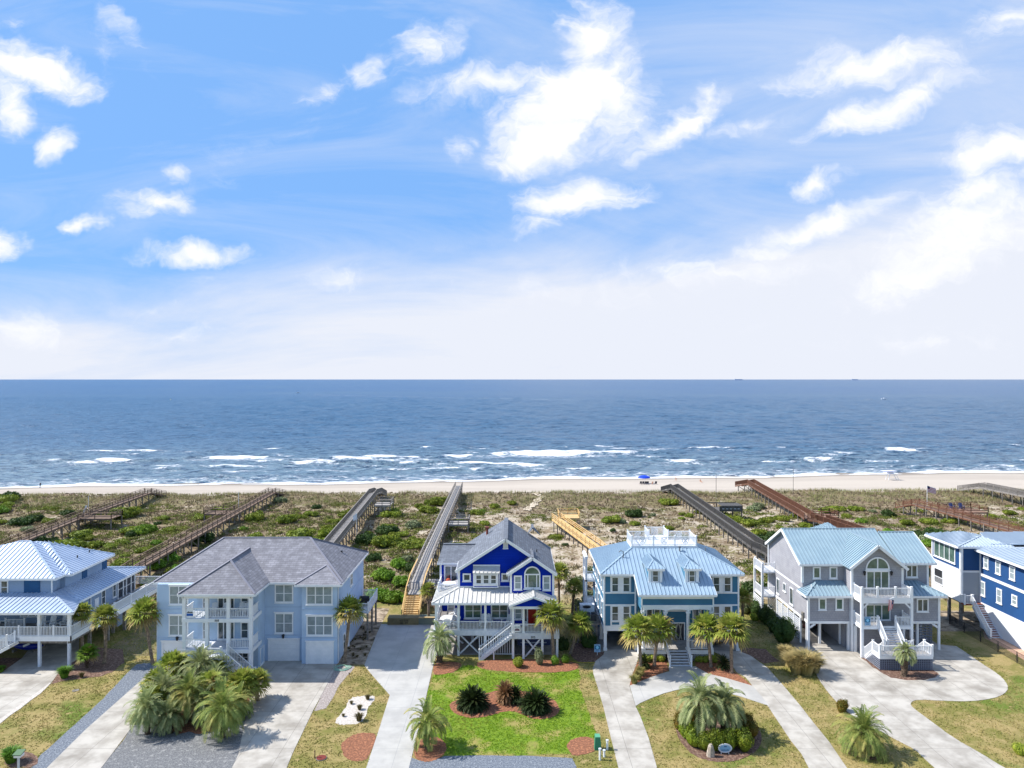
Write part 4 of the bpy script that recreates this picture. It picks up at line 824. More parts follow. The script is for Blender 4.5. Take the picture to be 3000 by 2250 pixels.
    # balconies
    yp=76.5; bx0,bx1=Z5.x(1037,yp),Z5.x(1500,yp); zb=6.45; zl=3.38
    m=MB(); m.box(bx0,bx1,yp,yg,zb-.15,zb); m.box(bx0,bx1,yp,yg,zl-.15,zl); obj('balcony_floor',m,WOODGP,h)
    m=MB()
    for z,q in((zb,.6),(zl,.3)): m.box(bx0-.05,bx1+.05,yp-.08,yp,z-q,z+.03); m.box(bx0-.08,bx0,yp,yg+.2,z-q,z+.02); m.box(bx1,bx1+.08,yp,yg+.2,z-q,z+.02)
    for e,x in((1,bx0),(-1,bx1)): m.bar((x+e*.1,yp,5.3),(x+e*.65,yp,5.85),.08,.16)
    obj('beam',m,WHITE,h)
    xs=[Z5.x(u,yp) for u in(1037,1184,1353,1500)]
    for x,y in((xs[0],yp),(xs[3],yp)): m=MB(); m.box(x-.13,x+.13,y-.13,y+.13,0,7.5); obj('post',m,WHITE,h)
    for x,y in((xs[0]+.1,yg-.1),(34.9,80.6),(37.3,ya+.1),(37.2,80.5),(43.4,ya+.1),(44.2,80.5),(xr-.1,82),(45.3,79.4)): m=MB(); m.box(x-.13,x+.13,y-.13,y+.13,0,2.9); obj('post',m,WHITE,h)
    r=MB()
    for i in range(3): rail(r,(xs[i],yp,zb),(xs[i+1],yp,zb),h=1.02,pw=.16)
    rail(r,(xs[0]-.0,yp,zb),(xs[0],yg,zb)); rail(r,(xs[3],yp,zb),(xs[3],yg,zb)); rail(r,(xs[0],yp,zl),(xs[1],yp,zl)); rail(r,(xs[2],yp,zl),(xs[3],yp,zl)); rail(r,(xs[0],yp,zl),(xs[0],yg,zl)); rail(r,(xs[3],yp,zl),(xs[3],yg,zl))
    # central flight and deck
    dz=1.5; sx=(xs[1]+xs[2])/2; sw=xs[2]-xs[1]-.2; stairs(h,(sx,yp,zl),(sx,74.6,dz),sw,WOODGP,WHITE2,n=10)
    rail(r,(xs[1]+.1,yp-.1,zl-.1),(xs[1]+.1,74.55,dz)); rail(r,(xs[2]-.1,yp-.1,zl-.1),(xs[2]-.1,74.55,dz)); obj('railing',r,WHITE,h)
    dx0,dx1,dy=37.9,43.3,73.15; m=MB(); m.box(dx0,dx1,dy,74.6,dz-.15,dz); obj('deck_floor',m,WOODGP,h)
    m=MB(); m.box(dx0-.05,dx1+.05,dy-.08,dy,dz-.3,dz+.03); m.box(dx0-.08,dx0,dy,74.6,dz-.3,dz+.02); m.box(dx1,dx1+.08,dy,74.6,dz-.3,dz+.02); obj('deck_fascia',m,WHITE,h)
    stairs(h,(dx0+.6,74.6,dz),(dx0+.6,76.5,0),1.1,WHITE2,WHITE); stairs(h,(dx1-.6,74.6,dz),(dx1-.6,76.5,0),1.1,WHITE2,WHITE)
    r=MB(); rails(r,[(dx0,74.55,dz),(dx0,dy,dz),(dx1,dy,dz),(dx1,74.55,dz)],pw=.15)
    for x in(dx0,dx1,dx0+1.2,dx1-1.2): rail(r,(x,74.6,dz),(x,76.4,.1))
    rail(r,(dx0+1.2,74.55,dz),(xs[1]+.0,74.55,dz)); rail(r,(dx1-1.2,74.55,dz),(xs[2],74.55,dz)); obj('deck_railing',r,WHITE,h)
    l=MB()
    for z in(.15,.35,.55,.75,.95,1.13): l.box(dx0,dx1,dy-.02,dy+.02,z-.045,z+.045); l.box(dx0-.02,dx0+.02,dy,76.5-(z/dz)*1.9,z-.045,z+.045); l.box(dx1-.02,dx1+.02,dy,76.5-(z/dz)*1.9,z-.045,z+.045)
    n=int((dx1-dx0)/.22)
    for i in range(n+1): x=dx0+(dx1-dx0)*i/n; l.box(x-.03,x+.03,dy-.035,dy-.02,0,dz-.3)
    obj('lattice_skirt',l,mat('grey_lattice',srgb(120,126,142)),h)
    m=MB(); m.box(dx0+.1,dx1-.1,dy+.1,74.5,0,1.2); obj('skirt_shade_box',m,DARK,h)  # near-black box painted as the shade beneath the deck
    l=MB()
    for i in range(9): l.box(xr-1.9,xr,80,80.05,.15+i*.3,.27+i*.3)
    for i in range(9): l.box(xr-1.8+i*.22,xr-1.74+i*.22,79.96,80,0,2.9)
    l.box(xr,xr+.05,80,85,0,.1)
    for i in range(9): l.box(xr,xr+.04,80,85,.15+i*.3,.27+i*.3)
    obj('lattice_screen',l,mat('grey_lattice',(0,0,0)),h)
    # flag and sign
    f=thing('flag','striped american flag hanging from the upper balcony of the shingled house','flag',(Z5.x(1290,yp-.4),yp-.4,5.5)); x=f.location.x
    m=MB(); m.bar((x+.1,yp-.05,6.3),(x+.35,yp-.75,6.75),.035); obj('pole',m,WHITE,f)
    rd,wt,bl=mat('flag_red',srgb(170,40,50)),mat('flag_white',srgb(225,222,225)),mat('flag_blue',srgb(40,45,90))
    for nm,c,rows in(('red_stripes',rd,range(0,9,2)),('white_stripes',wt,range(1,9,2))):
        m=MB()
        for i in rows: m.prism([(x-.14+i*.06,yp-.66+.05*math.sin(i),6.45-.02*i),(x-.08+i*.06,yp-.66+.05*math.sin(i+1),6.43-.02*i),(x-.1+i*.045,yp-.6+.05*math.sin(i+1),5.2+.03*i),(x-.17+i*.045,yp-.6+.05*math.sin(i),5.2+.03*i)],(0,.012,0))
        obj(nm,m,c,f)
    m=MB(); m.prism([(x+.14,yp-.69,6.45),(x+.38,yp-.69,6.4),(x+.3,yp-.66,5.95),(x+.1,yp-.66,5.95)],(0,.012,0)); obj('canton',m,bl,f)
    banner(Z5.x(1083,yp),yp-.14,3.5,'teal and white sign hung on the lower balcony of the shingled house',.62,.95)
def banner(x,y,z,lab,w,hh,post=False):
    s=thing('yard_sign',lab,'sign',(x,y,z)); m=MB(); m.box(x-w/2,x+w/2,y-.02,y+.02,z,z+hh); obj('panel',m,mat('sign_pale_blue',srgb(150,185,212)),s)
    m=MB(); m.box(x-w*.42,x+w*.42,y-.032,y-.021,z+hh*.38,z+hh*.8); obj('teal_field',m,mat('sign_teal_field',srgb(8,100,140)),s)
    m=MB(); m.tube([(x,y-.045,z+hh*.6),(x,y-.033,z+hh*.6)],w*.25,18); obj('round_emblem',m,mat('sign_emblem',srgb(140,205,235)),s)
    m=MB()
    for zz in(.12,.26): m.box(x-w*.3,x+w*.3,y-.03,y-.021,z+hh*zz,z+hh*(zz+.06))
    m.box(x-w*.35,x+w*.35,y-.03,y-.021,z+hh*.87,z+hh*.93); obj('lettering',m,mat('sign_lettering',srgb(60,115,155)),s)
    if post: m=MB(); m.box(x-.03,x+.03,y+.02,y+.06,0,z+hh*.8); obj('stake',m,WHITE2,s)
house5()
x,y=Z4.g(223,1340); banner(x,y,.35,'teal and white yard sign on a stake in the mulch left of the teal house',.66,.85,True)
# ================================================================ HOUSE 6 : navy and white
NAVY=mat('navy_siding',srgb(28,74,126),srgb(25,68,117),scale=.4,rough=.75,pattern='lap',per=.17)
WSID=mat('white_siding',(.74,.75,.76),(.70,.71,.72),scale=.4,rough=.75,pattern='lap',per=.2)
MET6=mat('pale_grey_blue_metal_roof',srgb(184,196,206),srgb(174,187,199),scale=.5,rough=.42,metal=.15,spec=.5)
BRICK=mat('brick_red_steps',srgb(150,92,76),srgb(122,70,58),scale=3,rough=.9)
def house6():
    h=thing('house','navy and white house with pale metal roof at the right edge','house',(60,80,0)); xm=56.6; xt=54.3; yt=85.9
    w=MB(); w.box(xm,72,66,yt,3.,9.4); w.box(xt,60,yt,91.8,6.85,9.7); w.box(60,72,yt,92,3,9.4); obj('navy_wall',w,NAVY,h)
    w=MB(); w.box(xm-.02,72,66,yt-.002,0,3.); w.box(xt-.02,60,yt+.002,91.8,3.0,6.85); w.box(60,72,yt,91.9,0,3); obj('white_wall',w,WSID,h)
    t=MB(); Lm=('L',xm); Lt=('L',xt)
    wb(t,Lm,66,yt,6.3,6.62,-.02,.06); wb(t,Lm,yt-.25,yt,3,9.3,-.02,.065); wb(t,Lm,66,yt,2.9,3.12,-.02,.07); wb(t,Lt,yt,yt+.2,3,9.6,-.02,.06); wb(t,Lt,91.6,91.8,3,9.6,-.02,.06); wb(t,Lt,yt,91.8,6.75,6.95,-.02,.055); t.box(xt,xt+.25,yt-.06,yt,3,9.6); obj('trim',t,WHITE,h)
    m=MB(); m.box(xt+.25,xm,yt-.04,yt,3.,6.6); obj('louvre_doors',m,mat('grey_louvre',srgb(150,156,164),pattern='lap',per=.16),h)
    for u0,u1,v0,v1 in((773,820,425,560),(888,938,468,612),(1023,1078,520,668),(740,788,665,822),(898,950,738,897),(1045,1100,800,916),(1225,1290,590,740),(1230,1290,860,990)):
        A=sorted((Z6.side(u0,xm),Z6.side(u1,xm))); ymd=sum(A)/2; window(h,Lm,A[0],A[1],Z6.z(v1-8,ymd),Z6.z(v0+8,ymd),case=.14,pane=BLIND)
    window(h,Lt,86.9,91.3,7.35,9.4,cols=4,rows=1,case=.13,pane=GREENGL)
    o=window(h,Lt,89.4,91.2,4.0,5.9,rows=1,case=.08,name='screen_opening',pane=DARK); m=MB(); rail(m,(xt-.08,89.45,3.95),(xt-.08,91.15,3.95),h=.9,posts=False,bw=.03); obj('opening_rail',m,WHITE,o)
    # roofs
    ze=9.45; a,b,c,d=(56.,60,ze),(56.,86.7,ze),(74,86.7,ze),(74,60,ze); A=(61.5,80,11.0); B=(61.5,60,11.0)
    roof(h,[[b,a,B,A],[c,b,A,(68,80,11)],[d,c,(68,80,11),(68,60,11)],[A,B,(68,60,11),(68,80,11)]],MET6,seam=.42,caps=[(b,A)],fas=[(a,b)])
    q=[(53.75,85.6,9.82),(53.75,92.5,9.82),(60.6,92.5,9.82),(60.6,85.6,9.82)]; R1,R2=(57.2,90.6,10.6),(58,88,10.6)
    roof(h,[[q[0],R2,R1,q[1]],[q[0],q[3],R2],[q[1],R1,q[2]],[q[3],q[2],R1,R2]],MET6,seam=.42,name='tower_roof',caps=[(q[0],R2)],fas=[(q[0],q[1]),(q[0],q[3])])
    roof(h,[[(58,86,10.),(61,92.6,10.),(72,92.6,10.2),(72,86,10.2)]],MET6,seam=.42,name='rear_roof')
    # under the tower: posts, landing, stairs
    for y in(86.2,88.5,91.5):
        for x in(xt+.2,58): m=MB(); m.box(x-.15,x+.15,y-.15,y+.15,0,3); obj('piling',m,WOODS,h)
    m=MB(); m.box(xt,xm-.02,85.2,yt,2.85,3.0); obj('landing',m,BRICK,h); stairs(h,(55.9,85.2,2.95),(55.9,82.,0),1.2,BRICK,WHITE2,n=15)
    r=MB(); rails(r,[(xt+.05,yt,3.),(xt+.05,85.25,3.),(55.2,85.25,3.)]); rail(r,(55.25,85.2,3.),(55.25,82.,.05),pw=.2); obj('stair_railing',r,WHITE,h)
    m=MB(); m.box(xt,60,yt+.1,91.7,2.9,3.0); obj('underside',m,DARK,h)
house6()
f=thing('chain_link_fence','black chain link fence along the lawn beside the navy house','fence',(53.4,78,0)); FP=[(53.6,87),(53.5,84),(53.45,81),(53.4,78),(53.35,75),(53.3,72),(53.2,69),(53.1,66)]
for x,y in FP+[(55,87)]: m=MB(); m.tube([(x,y,0),(x,y,1.25)],.04,6); obj('post',m,BLACK,f)
m=MB()
for (a,b),(c,d) in zip(FP,FP[1:]): m.tube([(a,b,1.2),(c,d,1.2)],.025,5)
obj('top_rail',m,BLACK,f); m=MB()
for (a,b),(c,d) in zip([(55,87)]+FP,FP):
    n=24
    for i in range(n+4):
        for s in(0,1):
            t0=i/n-(.16 if s else 0); t1=i/n-(0 if s else .16); t0=min(max(t0,0),1); t1=min(max(t1,0),1)
            m.bar((a+(c-a)*t0,b+(d-b)*t0,.05),(a+(c-a)*t1,b+(d-b)*t1,1.15),.012)
obj('mesh_panel',m,BLACK,f)
f=thing('rail_fence','short weathered wooden rail fence at the right edge of the lawn','fence',(53.5,74,0))
for y in(74.2,72.,70): m=MB(); m.box(53.6,53.75,y-.07,y+.07,0,1.3); obj('post',m,WHITE2,f)
m=MB(); m.box(53.6,53.68,70,74.2,1.05,1.15); m.box(53.6,53.68,70,74.2,.5,.6); obj('rail',m,WHITE2,f)
# ================================================================ TERRAIN
def sm(t): t=max(0.,min(1.,t)); return t*t*(3-2*t)
def ns(x,y,s=0.): return noise.noise((x,y,s))
def YD(x): return 182+.03*x
def YW(x): return 228+.11*max(-400,min(400,x))+1.6*math.sin(x*.05+1)+ .9*math.sin(x*.13)
def TH(x,y):
    if y<=92: return 0.
    s=sm((y-92)/16); n=ns(x*.045,y*.06)*1.1+ns(x*.13,y*.16,3)*.5+ns(x*.35,y*.4,5)*.18; z=s*(.85+n*.9)
    yd=YD(x); z*=1-.35*sm((y-150)/25); z+=.5*math.exp(-((y-(yd-6))/7)**2)*(1+1.1*ns(x*.07,y*.03,9))
    if y>yd:
        t=sm((y-yd)/9); yw=YW(x); z*=1-t; z-=max(0.,min(1.,(y-yd-4)/(yw-yd-4)))*2.5
        if y>yw: z-=(y-yw)*.05
    return z
def grid(name,xs,ys,zf,attrs=()):
    nx,ny=len(xs),len(ys); V=np.empty((ny,nx,3)); 
    for j,y in enumerate(ys):
        for i,x in enumerate(xs): V[j,i]=(x,y,zf(x,y))
    idx=np.arange(nx*ny).reshape(ny,nx); Fq=np.stack([idx[:-1,:-1],idx[:-1,1:],idx[1:,1:],idx[1:,:-1]],-1).reshape(-1,4)
    me=bpy.data.meshes.new(name); fastmesh(me,V.reshape(-1,3),Fq)
    for an,fn in attrs:
        a=me.attributes.new(an,'FLOAT','POINT'); a.data.foreach_set('value',np.array([fn(x,y) for y in ys for x in xs],dtype=np.float32))
    me.polygons.foreach_set('use_smooth',np.ones(len(Fq),bool)); me.update(); return me
def fastmesh(me,V,Fq):
    n=len(Fq); k=Fq.shape[1]; me.vertices.add(len(V)); me.vertices.foreach_set('co',np.asarray(V,dtype=np.float32).ravel())
    me.loops.add(n*k); me.loops.foreach_set('vertex_index',Fq.ravel().astype(np.int32)); me.polygons.add(n)
    me.polygons.foreach_set('loop_start',np.arange(0,n*k,k,dtype=np.int32)); me.update(calc_edges=True)
    return me
def vegf(x,y):
    if y<92: return .5
    v=.6+.25*ns(x*.03,y*.05,11); v+=.3*sm((y-158)/16); v-=.16*math.exp(-((x-12)/26)**2)*math.exp(-((y-122)/20)**2)
    v+=.2*sm((-x-10)/40)*(1-sm((y-150)/20))
    return v
def beachf(x,y): return sm((y-YD(x)+2+3*ns(x*.12,0,2))/6)
def gmat():
    m=bpy.data.materials.new('ground_cover'); m.use_nodes=True; nt=m.node_tree; N=nt.nodes; L=nt.links; bs=N['Principled BSDF']; g=N.new('ShaderNodeNewGeometry')
    def nz(sc,d=5,z=0,stretch=None):
        n=N.new('ShaderNodeTexNoise'); n.inputs['Scale'].default_value=sc; n.inputs['Detail'].default_value=d; n.inputs['Roughness'].default_value=.62
        mp=N.new('ShaderNodeMapping'); mp.inputs['Location'].default_value=(z*7,z*3,z); mp.inputs['Scale'].default_value=stretch or (1,1,1); L.new(g.outputs['Position'],mp.inputs[0]); L.new(mp.outputs[0],n.inputs['Vector']); return n.outputs['Fac']
    def mr(s,a,b):
        n=N.new('ShaderNodeMapRange'); n.interpolation_type='SMOOTHSTEP'; L.new(s,n.inputs[0]); n.inputs[1].default_value=a; n.inputs[2].default_value=b; return n.outputs[0]
    def mx(f,a,b):
        n=N.new('ShaderNodeMix'); n.data_type='RGBA'; L.new(f,n.inputs[0])
        for i,v in((6,a),(7,b)):
            if isinstance(v,tuple): n.inputs[i].default_value=(*v,1)
            else: L.new(v,n.inputs[i])
        return n.outputs[2]
    def mt(op,a,b):
        n=N.new('ShaderNodeMath'); n.operation=op
        for i,v in((0,a),(1,b)):
            if isinstance(v,(float,int)): n.inputs[i].default_value=v
            else: L.new(v,n.inputs[i])
        return n.outputs[0]
    def at(n_):
        n=N.new('ShaderNodeAttribute'); n.attribute_name=n_; return n.outputs['Fac']
    lawn=mx(mr(nz(.35,6),.40,.62),srgb(160,142,96),srgb(120,118,62)); lawn=mx(mr(nz(.13,5,5),.54,.68),lawn,srgb(92,114,42)); lawn=mx(mr(nz(1.6,6,8),.54,.72),lawn,srgb(172,150,108)); lawn=mx(mr(nz(6,7,2),.45,.7),lawn,srgb(126,116,70))
    sand=mx(nz(.8,5),srgb(192,182,166),srgb(170,156,136))
    scrub=mx(mr(nz(.22,5,1),.42,.6),srgb(138,122,98),srgb(124,118,80)); scrub=mx(mr(nz(.9,6,3),.45,.65),scrub,srgb(112,96,80)); scrub=mx(mr(nz(3.,6,4),.52,.72),scrub,srgb(142,126,104))
    f=mt('ADD',mt('ADD',nz(.3,7,6),mt('MULTIPLY',mt('SUBTRACT',nz(2.0,7,7),.5),.95)),mt('SUBTRACT',mt('MULTIPLY',at('veg'),.55),.275))
    dune=mx(mr(f,.42,.56),sand,scrub)
    beach=mx(mr(nz(.05,4,9,(.25,1,1)),.4,.6),srgb(186,176,163),srgb(174,164,152)); beach=mx(at('wet'),beach,srgb(140,132,122))
    c=mx(at('dune'),lawn,dune); c=mx(at('beach'),c,beach); L.new(c,bs.inputs['Base Color']); bs.inputs['Roughness'].default_value=.95; bs.inputs['Specular IOR Level'].default_value=.15
    b=N.new('ShaderNodeBump'); b.inputs['Distance'].default_value=.12; b.inputs['Strength'].default_value=.9
    h=mt('ADD',mt('MULTIPLY',nz(5,6,2),.5),mt('MULTIPLY',f,at('dune'))); L.new(h,b.inputs['Height']); L.new(b.outputs[0],bs.inputs['Normal']); return m
xs=[-6000,-2500,-1200,-700,-450,-330]+list(np.arange(-270,290.1,1.6))+[330,450,700,1200,2500,6000]
ys=[-4000,-1500,-500,-150,-40,0,20]+list(np.arange(40,92,4.))+list(np.arange(92,262,1.1))+[262,270,290,320]
me=grid('ground',xs,ys,TH,(('veg',vegf),('beach',beachf),('dune',lambda x,y: sm((y-93-2*ns(x*.2,y*.2))/5)),('wet',lambda x,y: sm((y-YW(x)+7)/6))))
me.materials.append(gmat()); gr=bpy.data.objects.new('ground',me); COL.objects.link(gr); gr['kind']='structure'
# ---------------------------------------------------------------- sea
WV=[]   # breaking crests: x0,x1,y,strength
def wv(zm,u0,u1,v,s=1.):
    _,y=zm.g((u0+u1)/2,v,-2.5); x0=zm.x(u0,y); x1=zm.x(u1,y); WV.append((x0,x1,y,s))
for a in((420,700,190,1),(700,920,178,1.1),(925,1060,174,.9),(1525,1930,155,1.3),(1110,1220,237,.8),(1155,1285,208,.8),(1150,1260,285,.5),(580,645,200,.6),(1310,1390,238,.5),(2050,2150,148,.7),(2125,2212,203,.8)): wv(Z12,*a)
for a in((425,655,157,.9),(680,1050,150,1.3),(1230,1420,140,1.),(1570,2212,130,1.3),(165,470,200,1.),(500,620,200,.8),(910,1040,198,.8),(1120,1270,204,.8),(1310,1800,197,1.),(1800,1930,190,.7),(2030,2140,173,.7),(1420,1600,243,.8),(1800,2010,245,.5)): wv(Z13,*a)
for a in((0,650,128,1.3),(620,880,118,1.),(1115,1310,175,1.1),(1315,1370,190,.7),(2050,2212,180,.8),(590,760,253,.6),(520,600,178,.5),(1900,2080,105,.35)): wv(Z14,*a)
for a in((1105,1330,108,1.1),(970,1015,105,.8),(440,600,200,1.),(710,740,108,.7),(420,465,163,.7),(1340,1410,243,.9),(1930,2015,117,.8),(1970,2100,240,.9),(200,480,120,.35),(500,700,230,.4),(1500,1530,218,.5)): wv(Z15,*a)
rq=random.Random(8)
for k in range(60):
    a=rq.uniform(-250,250); y=rq.choice([rq.uniform(262,300),rq.uniform(285,345)])+.1*a*.6; l=rq.uniform(3,14); WV.append((a,a+l,y,rq.uniform(.3,.75)))
for k in range(16):
    a=rq.uniform(-250,200); y=rq.choice([rq.uniform(256,272),rq.uniform(288,318),rq.uniform(318,340)])+.1*a*.6; WV.append((a,a+rq.uniform(25,75),y,rq.uniform(.42,.62)))
xs=np.arange(-270,310.1,1.35); fade=lambda y: 1-sm((y-345)/30)
ys=np.arange(200,378,.62); XX,YY=np.meshgrid(xs,ys); rg=np.random.default_rng(3)
ZZ=np.zeros_like(XX)
for i in range(46):
    lam=rg.uniform(2.6,16); th=rg.normal(0,.42); k=2*PI/lam; ZZ+=.0062*lam*np.sin(k*(YY*math.cos(th)+XX*math.sin(th))+rg.uniform(0,6.28))*(.6+.4*np.sin(XX/rg.uniform(15,40)+i))
foam=np.zeros_like(XX); wig=np.array([[1.6*ns(x*.05,7)+1.*ns(x*.16,8)] for x in xs])[:,0]
for k,(x0,x1,y,s) in enumerate(WV):
    wx=1/(1+np.exp(-(XX-x0)/1.6))*1/(1+np.exp((XX-x1)/1.6)); wl=1/(1+np.exp(-(XX-x0+14)/6))*1/(1+np.exp((XX-x1-14)/6)); cy=y+wig[None,:]*(1+.3*math.sin(k*5))+.02*(XX-(x0+x1)/2)*math.sin(k*3.3)
    d=YY-cy; ZZ+=.75*min(s,1.1)*wl*np.exp(-np.where(d>0,(d/3.2)**2,(d/1.3)**2)); foam=np.maximum(foam,s*wx*np.exp(-np.where(d<0,(d/(2.3*s+.6))**2,(d/1.)**2))*(1.15+.55*np.sin(XX*.21+k*1.7)*np.sin(XX*.083+k))); foam=np.maximum(foam,.46*wl*s*np.exp(-((d+7)/8.)**2))
yw=np.array([YW(x) for x in xs])[None,:]; d=YY-yw-2.2; foam=np.maximum(foam,1.15*np.exp(-(np.abs(d)/np.where(d>0,3.2,5))**2)); foam=np.maximum(foam,.5*np.exp(-((YY-yw-10)/15)**2))
ed=np.clip((YY-yw+1)/6,0,1)*(1-np.clip((YY-370)/7,0,1))*np.clip((XX+270)/10,0,1)*np.clip((310-XX)/10,0,1); ZZ=ZZ*ed-2.5
nx,ny=len(xs),len(ys); idx=np.arange(nx*ny).reshape(ny,nx); Fq=np.stack([idx[:-1,:-1],idx[:-1,1:],idx[1:,1:],idx[1:,:-1]],-1).reshape(-1,4)
def seamat():
    m=bpy.data.materials.new('sea_water'); m.use_nodes=True; nt=m.node_tree; N=nt.nodes; L=nt.links; bs=N['Principled BSDF']; g=N.new('ShaderNodeNewGeometry')
    def nz(sc,st,d=5,w=0.):
        n=N.new('ShaderNodeTexNoise'); n.inputs['Scale'].default_value=sc; n.inputs['Detail'].default_value=d; n.inputs['Roughness'].default_value=.6; n.inputs['Distortion'].default_value=w
        mp=N.new('ShaderNodeMapping'); mp.inputs['Scale'].default_value=st; L.new(g.outputs['Position'],mp.inputs[0]); L.new(mp.outputs[0],n.inputs['Vector']); return n.outputs['Fac']
    def mr(s,a,b,c=0.,d=1.):
        n=N.new('ShaderNodeMapRange'); n.interpolation_type='SMOOTHSTEP'; L.new(s,n.inputs[0]); n.inputs[1].default_value=a; n.inputs[2].default_value=b; n.inputs[3].default_value=c; n.inputs[4].default_value=d; return n.outputs[0]
    def mx(f,a,b):
        n=N.new('ShaderNodeMix'); n.data_type='RGBA'; L.new(f,n.inputs[0])
        for i,v in((6,a),(7,b)):
            if isinstance(v,tuple): n.inputs[i].default_value=(*v,1)
            else: L.new(v,n.inputs[i])
        return n.outputs[2]
    def mt(op,a,b):
        n=N.new('ShaderNodeMath'); n.operation=op
        for i,v in((0,a),(1,b)):
            if isinstance(v,(float,int)): n.inputs[i].default_value=v
            else: L.new(v,n.inputs[i])
        return n.outputs[0]
    sp=N.new('ShaderNodeSeparateXYZ'); L.new(g.outputs['Position'],sp.inputs[0]); Y=sp.outputs[1]
    col=mx(mr(Y,225,420),srgb(114,136,148),srgb(66,101,130)); col=mx(mr(Y,500,2500),col,srgb(52,94,136)); col=mx(mr(nz(.004,(.35,1,1),4),.45,.65),col,srgb(72,106,134))
    w1=nz(.12,(.45,1,1),6); w2=nz(.62,(.42,1,1),6); w3=nz(1.7,(.4,1,1),5); col=mx(mr(w2,.42,.66),col,srgb(36,66,94)); col=mx(mr(w3,.56,.7),col,srgb(120,152,178))
    a=N.new('ShaderNodeAttribute'); a.attribute_name='foam'; lace=nz(.55,(.5,1,1),8,.8); fine=nz(2.2,(.5,1,1),6,.3)
    fm=mr(mt('ADD',a.outputs['Fac'],mt('ADD',mt('MULTIPLY',mt('SUBTRACT',lace,.5),1.7),mt('MULTIPLY',mt('SUBTRACT',fine,.5),.9))),.4,.95)
    col=mx(fm,col,(.86,.88,.9)); L.new(col,bs.inputs['Base Color'])
    L.new(mr(fm,0,1,.32,.9),bs.inputs['Roughness']); bs.inputs['Specular IOR Level'].default_value=.16
    b=N.new('ShaderNodeBump'); b.inputs['Distance'].default_value=1.; b.inputs['Strength'].default_value=1.
    L.new(mt('ADD',mt('MULTIPLY',w1,1.5),mt('MULTIPLY',w2,1.4)),b.inputs['Height']); L.new(b.outputs[0],bs.inputs['Normal']); return m
SEA=seamat(); me=bpy.data.meshes.new('surf'); fastmesh(me,np.stack([XX,YY,ZZ],-1).reshape(-1,3),Fq); at=me.attributes.new('foam','FLOAT','POINT'); at.data.foreach_set('value',foam.astype(np.float32).ravel())
me.polygons.foreach_set('use_smooth',np.ones(len(Fq),bool)); me.materials.append(SEA); o=bpy.data.objects.new('surf_water',me); COL.objects.link(o); o['kind']='structure'
yn=float(ys[-1]); y2=[yn]; 
while y2[-1]<1500: y2.append(y2[-1]+max(.9,(y2[-1]-yn)*.011))
xf=np.concatenate([np.arange(-1150,-300,5.),np.arange(-300,300,2.6),np.arange(300,1151,5.)]); XF,YF=np.meshgrid(xf,np.array(y2)); ZF=np.zeros_like(XF)
for i in range(34):
    lam=rg.uniform(7,30); th=rg.normal(0,.4); k=2*PI/lam; ZF+=.006*lam*np.sin(k*(YF*math.cos(th)+XF*math.sin(th))+rg.uniform(0,6.28))*(.6+.4*np.sin(XF/rg.uniform(15,60)+i))
ZF=ZF*np.clip((YF-yn)/7,0,1)*np.clip((1500-YF)/300,0,1)*np.clip((1150-abs(XF))/50,0,1)-2.5; nx,ny=len(xf),len(y2); idx=np.arange(nx*ny).reshape(ny,nx); Fq=np.stack([idx[:-1,:-1],idx[:-1,1:],idx[1:,1:],idx[1:,:-1]],-1).reshape(-1,4)
me=bpy.data.meshes.new('offshore_water'); fastmesh(me,np.stack([XF,YF,ZF],-1).reshape(-1,3),Fq); me.polygons.foreach_set('use_smooth',np.ones(len(Fq),bool)); me.materials.append(SEA); o=bpy.data.objects.new('offshore_water',me); COL.objects.link(o); o['kind']='structure'
m=MB(); Y2=90000.; YE=float(y2[-1]); m.poly([(-90000,yn,-2.5),(-1150,yn,-2.5),(-1150,YE,-2.5),(-90000,YE,-2.5)]); m.poly([(1150,yn,-2.5),(90000,yn,-2.5),(90000,YE,-2.5),(1150,YE,-2.5)])
m.poly([(-90000,YE,-2.5),(90000,YE,-2.5),(90000,Y2,-2.5),(-90000,Y2,-2.5)]); Y1=yn; m.poly([(-90000,150,-2.5),(-270,150,-2.5),(-270,Y1,-2.5),(-90000,Y1,-2.5)]); xe=float(xs[-1]); m.poly([(xe,150,-2.5),(90000,150,-2.5),(90000,Y1,-2.5),(xe,Y1,-2.5)])
struct('sea',m,SEA,uv=False)
# ---------------------------------------------------------------- flat ground sheets
POLY=[]
def sheet(name,zm,pts,m,z,ox=0): # a thin sheet lying on the ground
    P=[(zm.g(u,v) if zm else G(u,v)) for u,v in pts]; POLY.append((name,P)); mb=MB(); mb.poly([(x,y,z) for x,y in P]); a=sum(P[i][0]*P[(i+1)%len(P)][1]-P[(i+1)%len(P)][0]*P[i][1] for i in range(len(P)))
    if a<0: mb.f=[tuple(reversed(f)) for f in mb.f]
    n=len(P)
    for i in range(n): mb.poly([(*P[i],z),(*P[(i+1)%n],z),(*P[(i+1)%n],-.02),(*P[i],-.02)])
    return struct(name,mb,m)
def smoothpts(pts,it=2):
    for _ in range(it):
        q=[]
        for i in range(len(pts)):
            a,b=pts[i],pts[(i+1)%len(pts)]; q+=[(a[0]*.75+b[0]*.25,a[1]*.75+b[1]*.25),(a[0]*.25+b[0]*.75,a[1]*.25+b[1]*.75)]
        pts=q
    return pts
def blobpts(pts,it=2): return smoothpts(pts,it)
def rag(pts,amp,n=6):   # uneven garden edge
    q=[]
    for i in range(len(pts)):
        a,b=pts[i],pts[(i+1)%len(pts)]
        for k in range(n):
            t=k/n; x=a[0]*(1-t)+b[0]*t; y=a[1]*(1-t)+b[1]*t; q.append((x+random.uniform(-amp,amp),y+random.uniform(-amp,amp)))
    return q
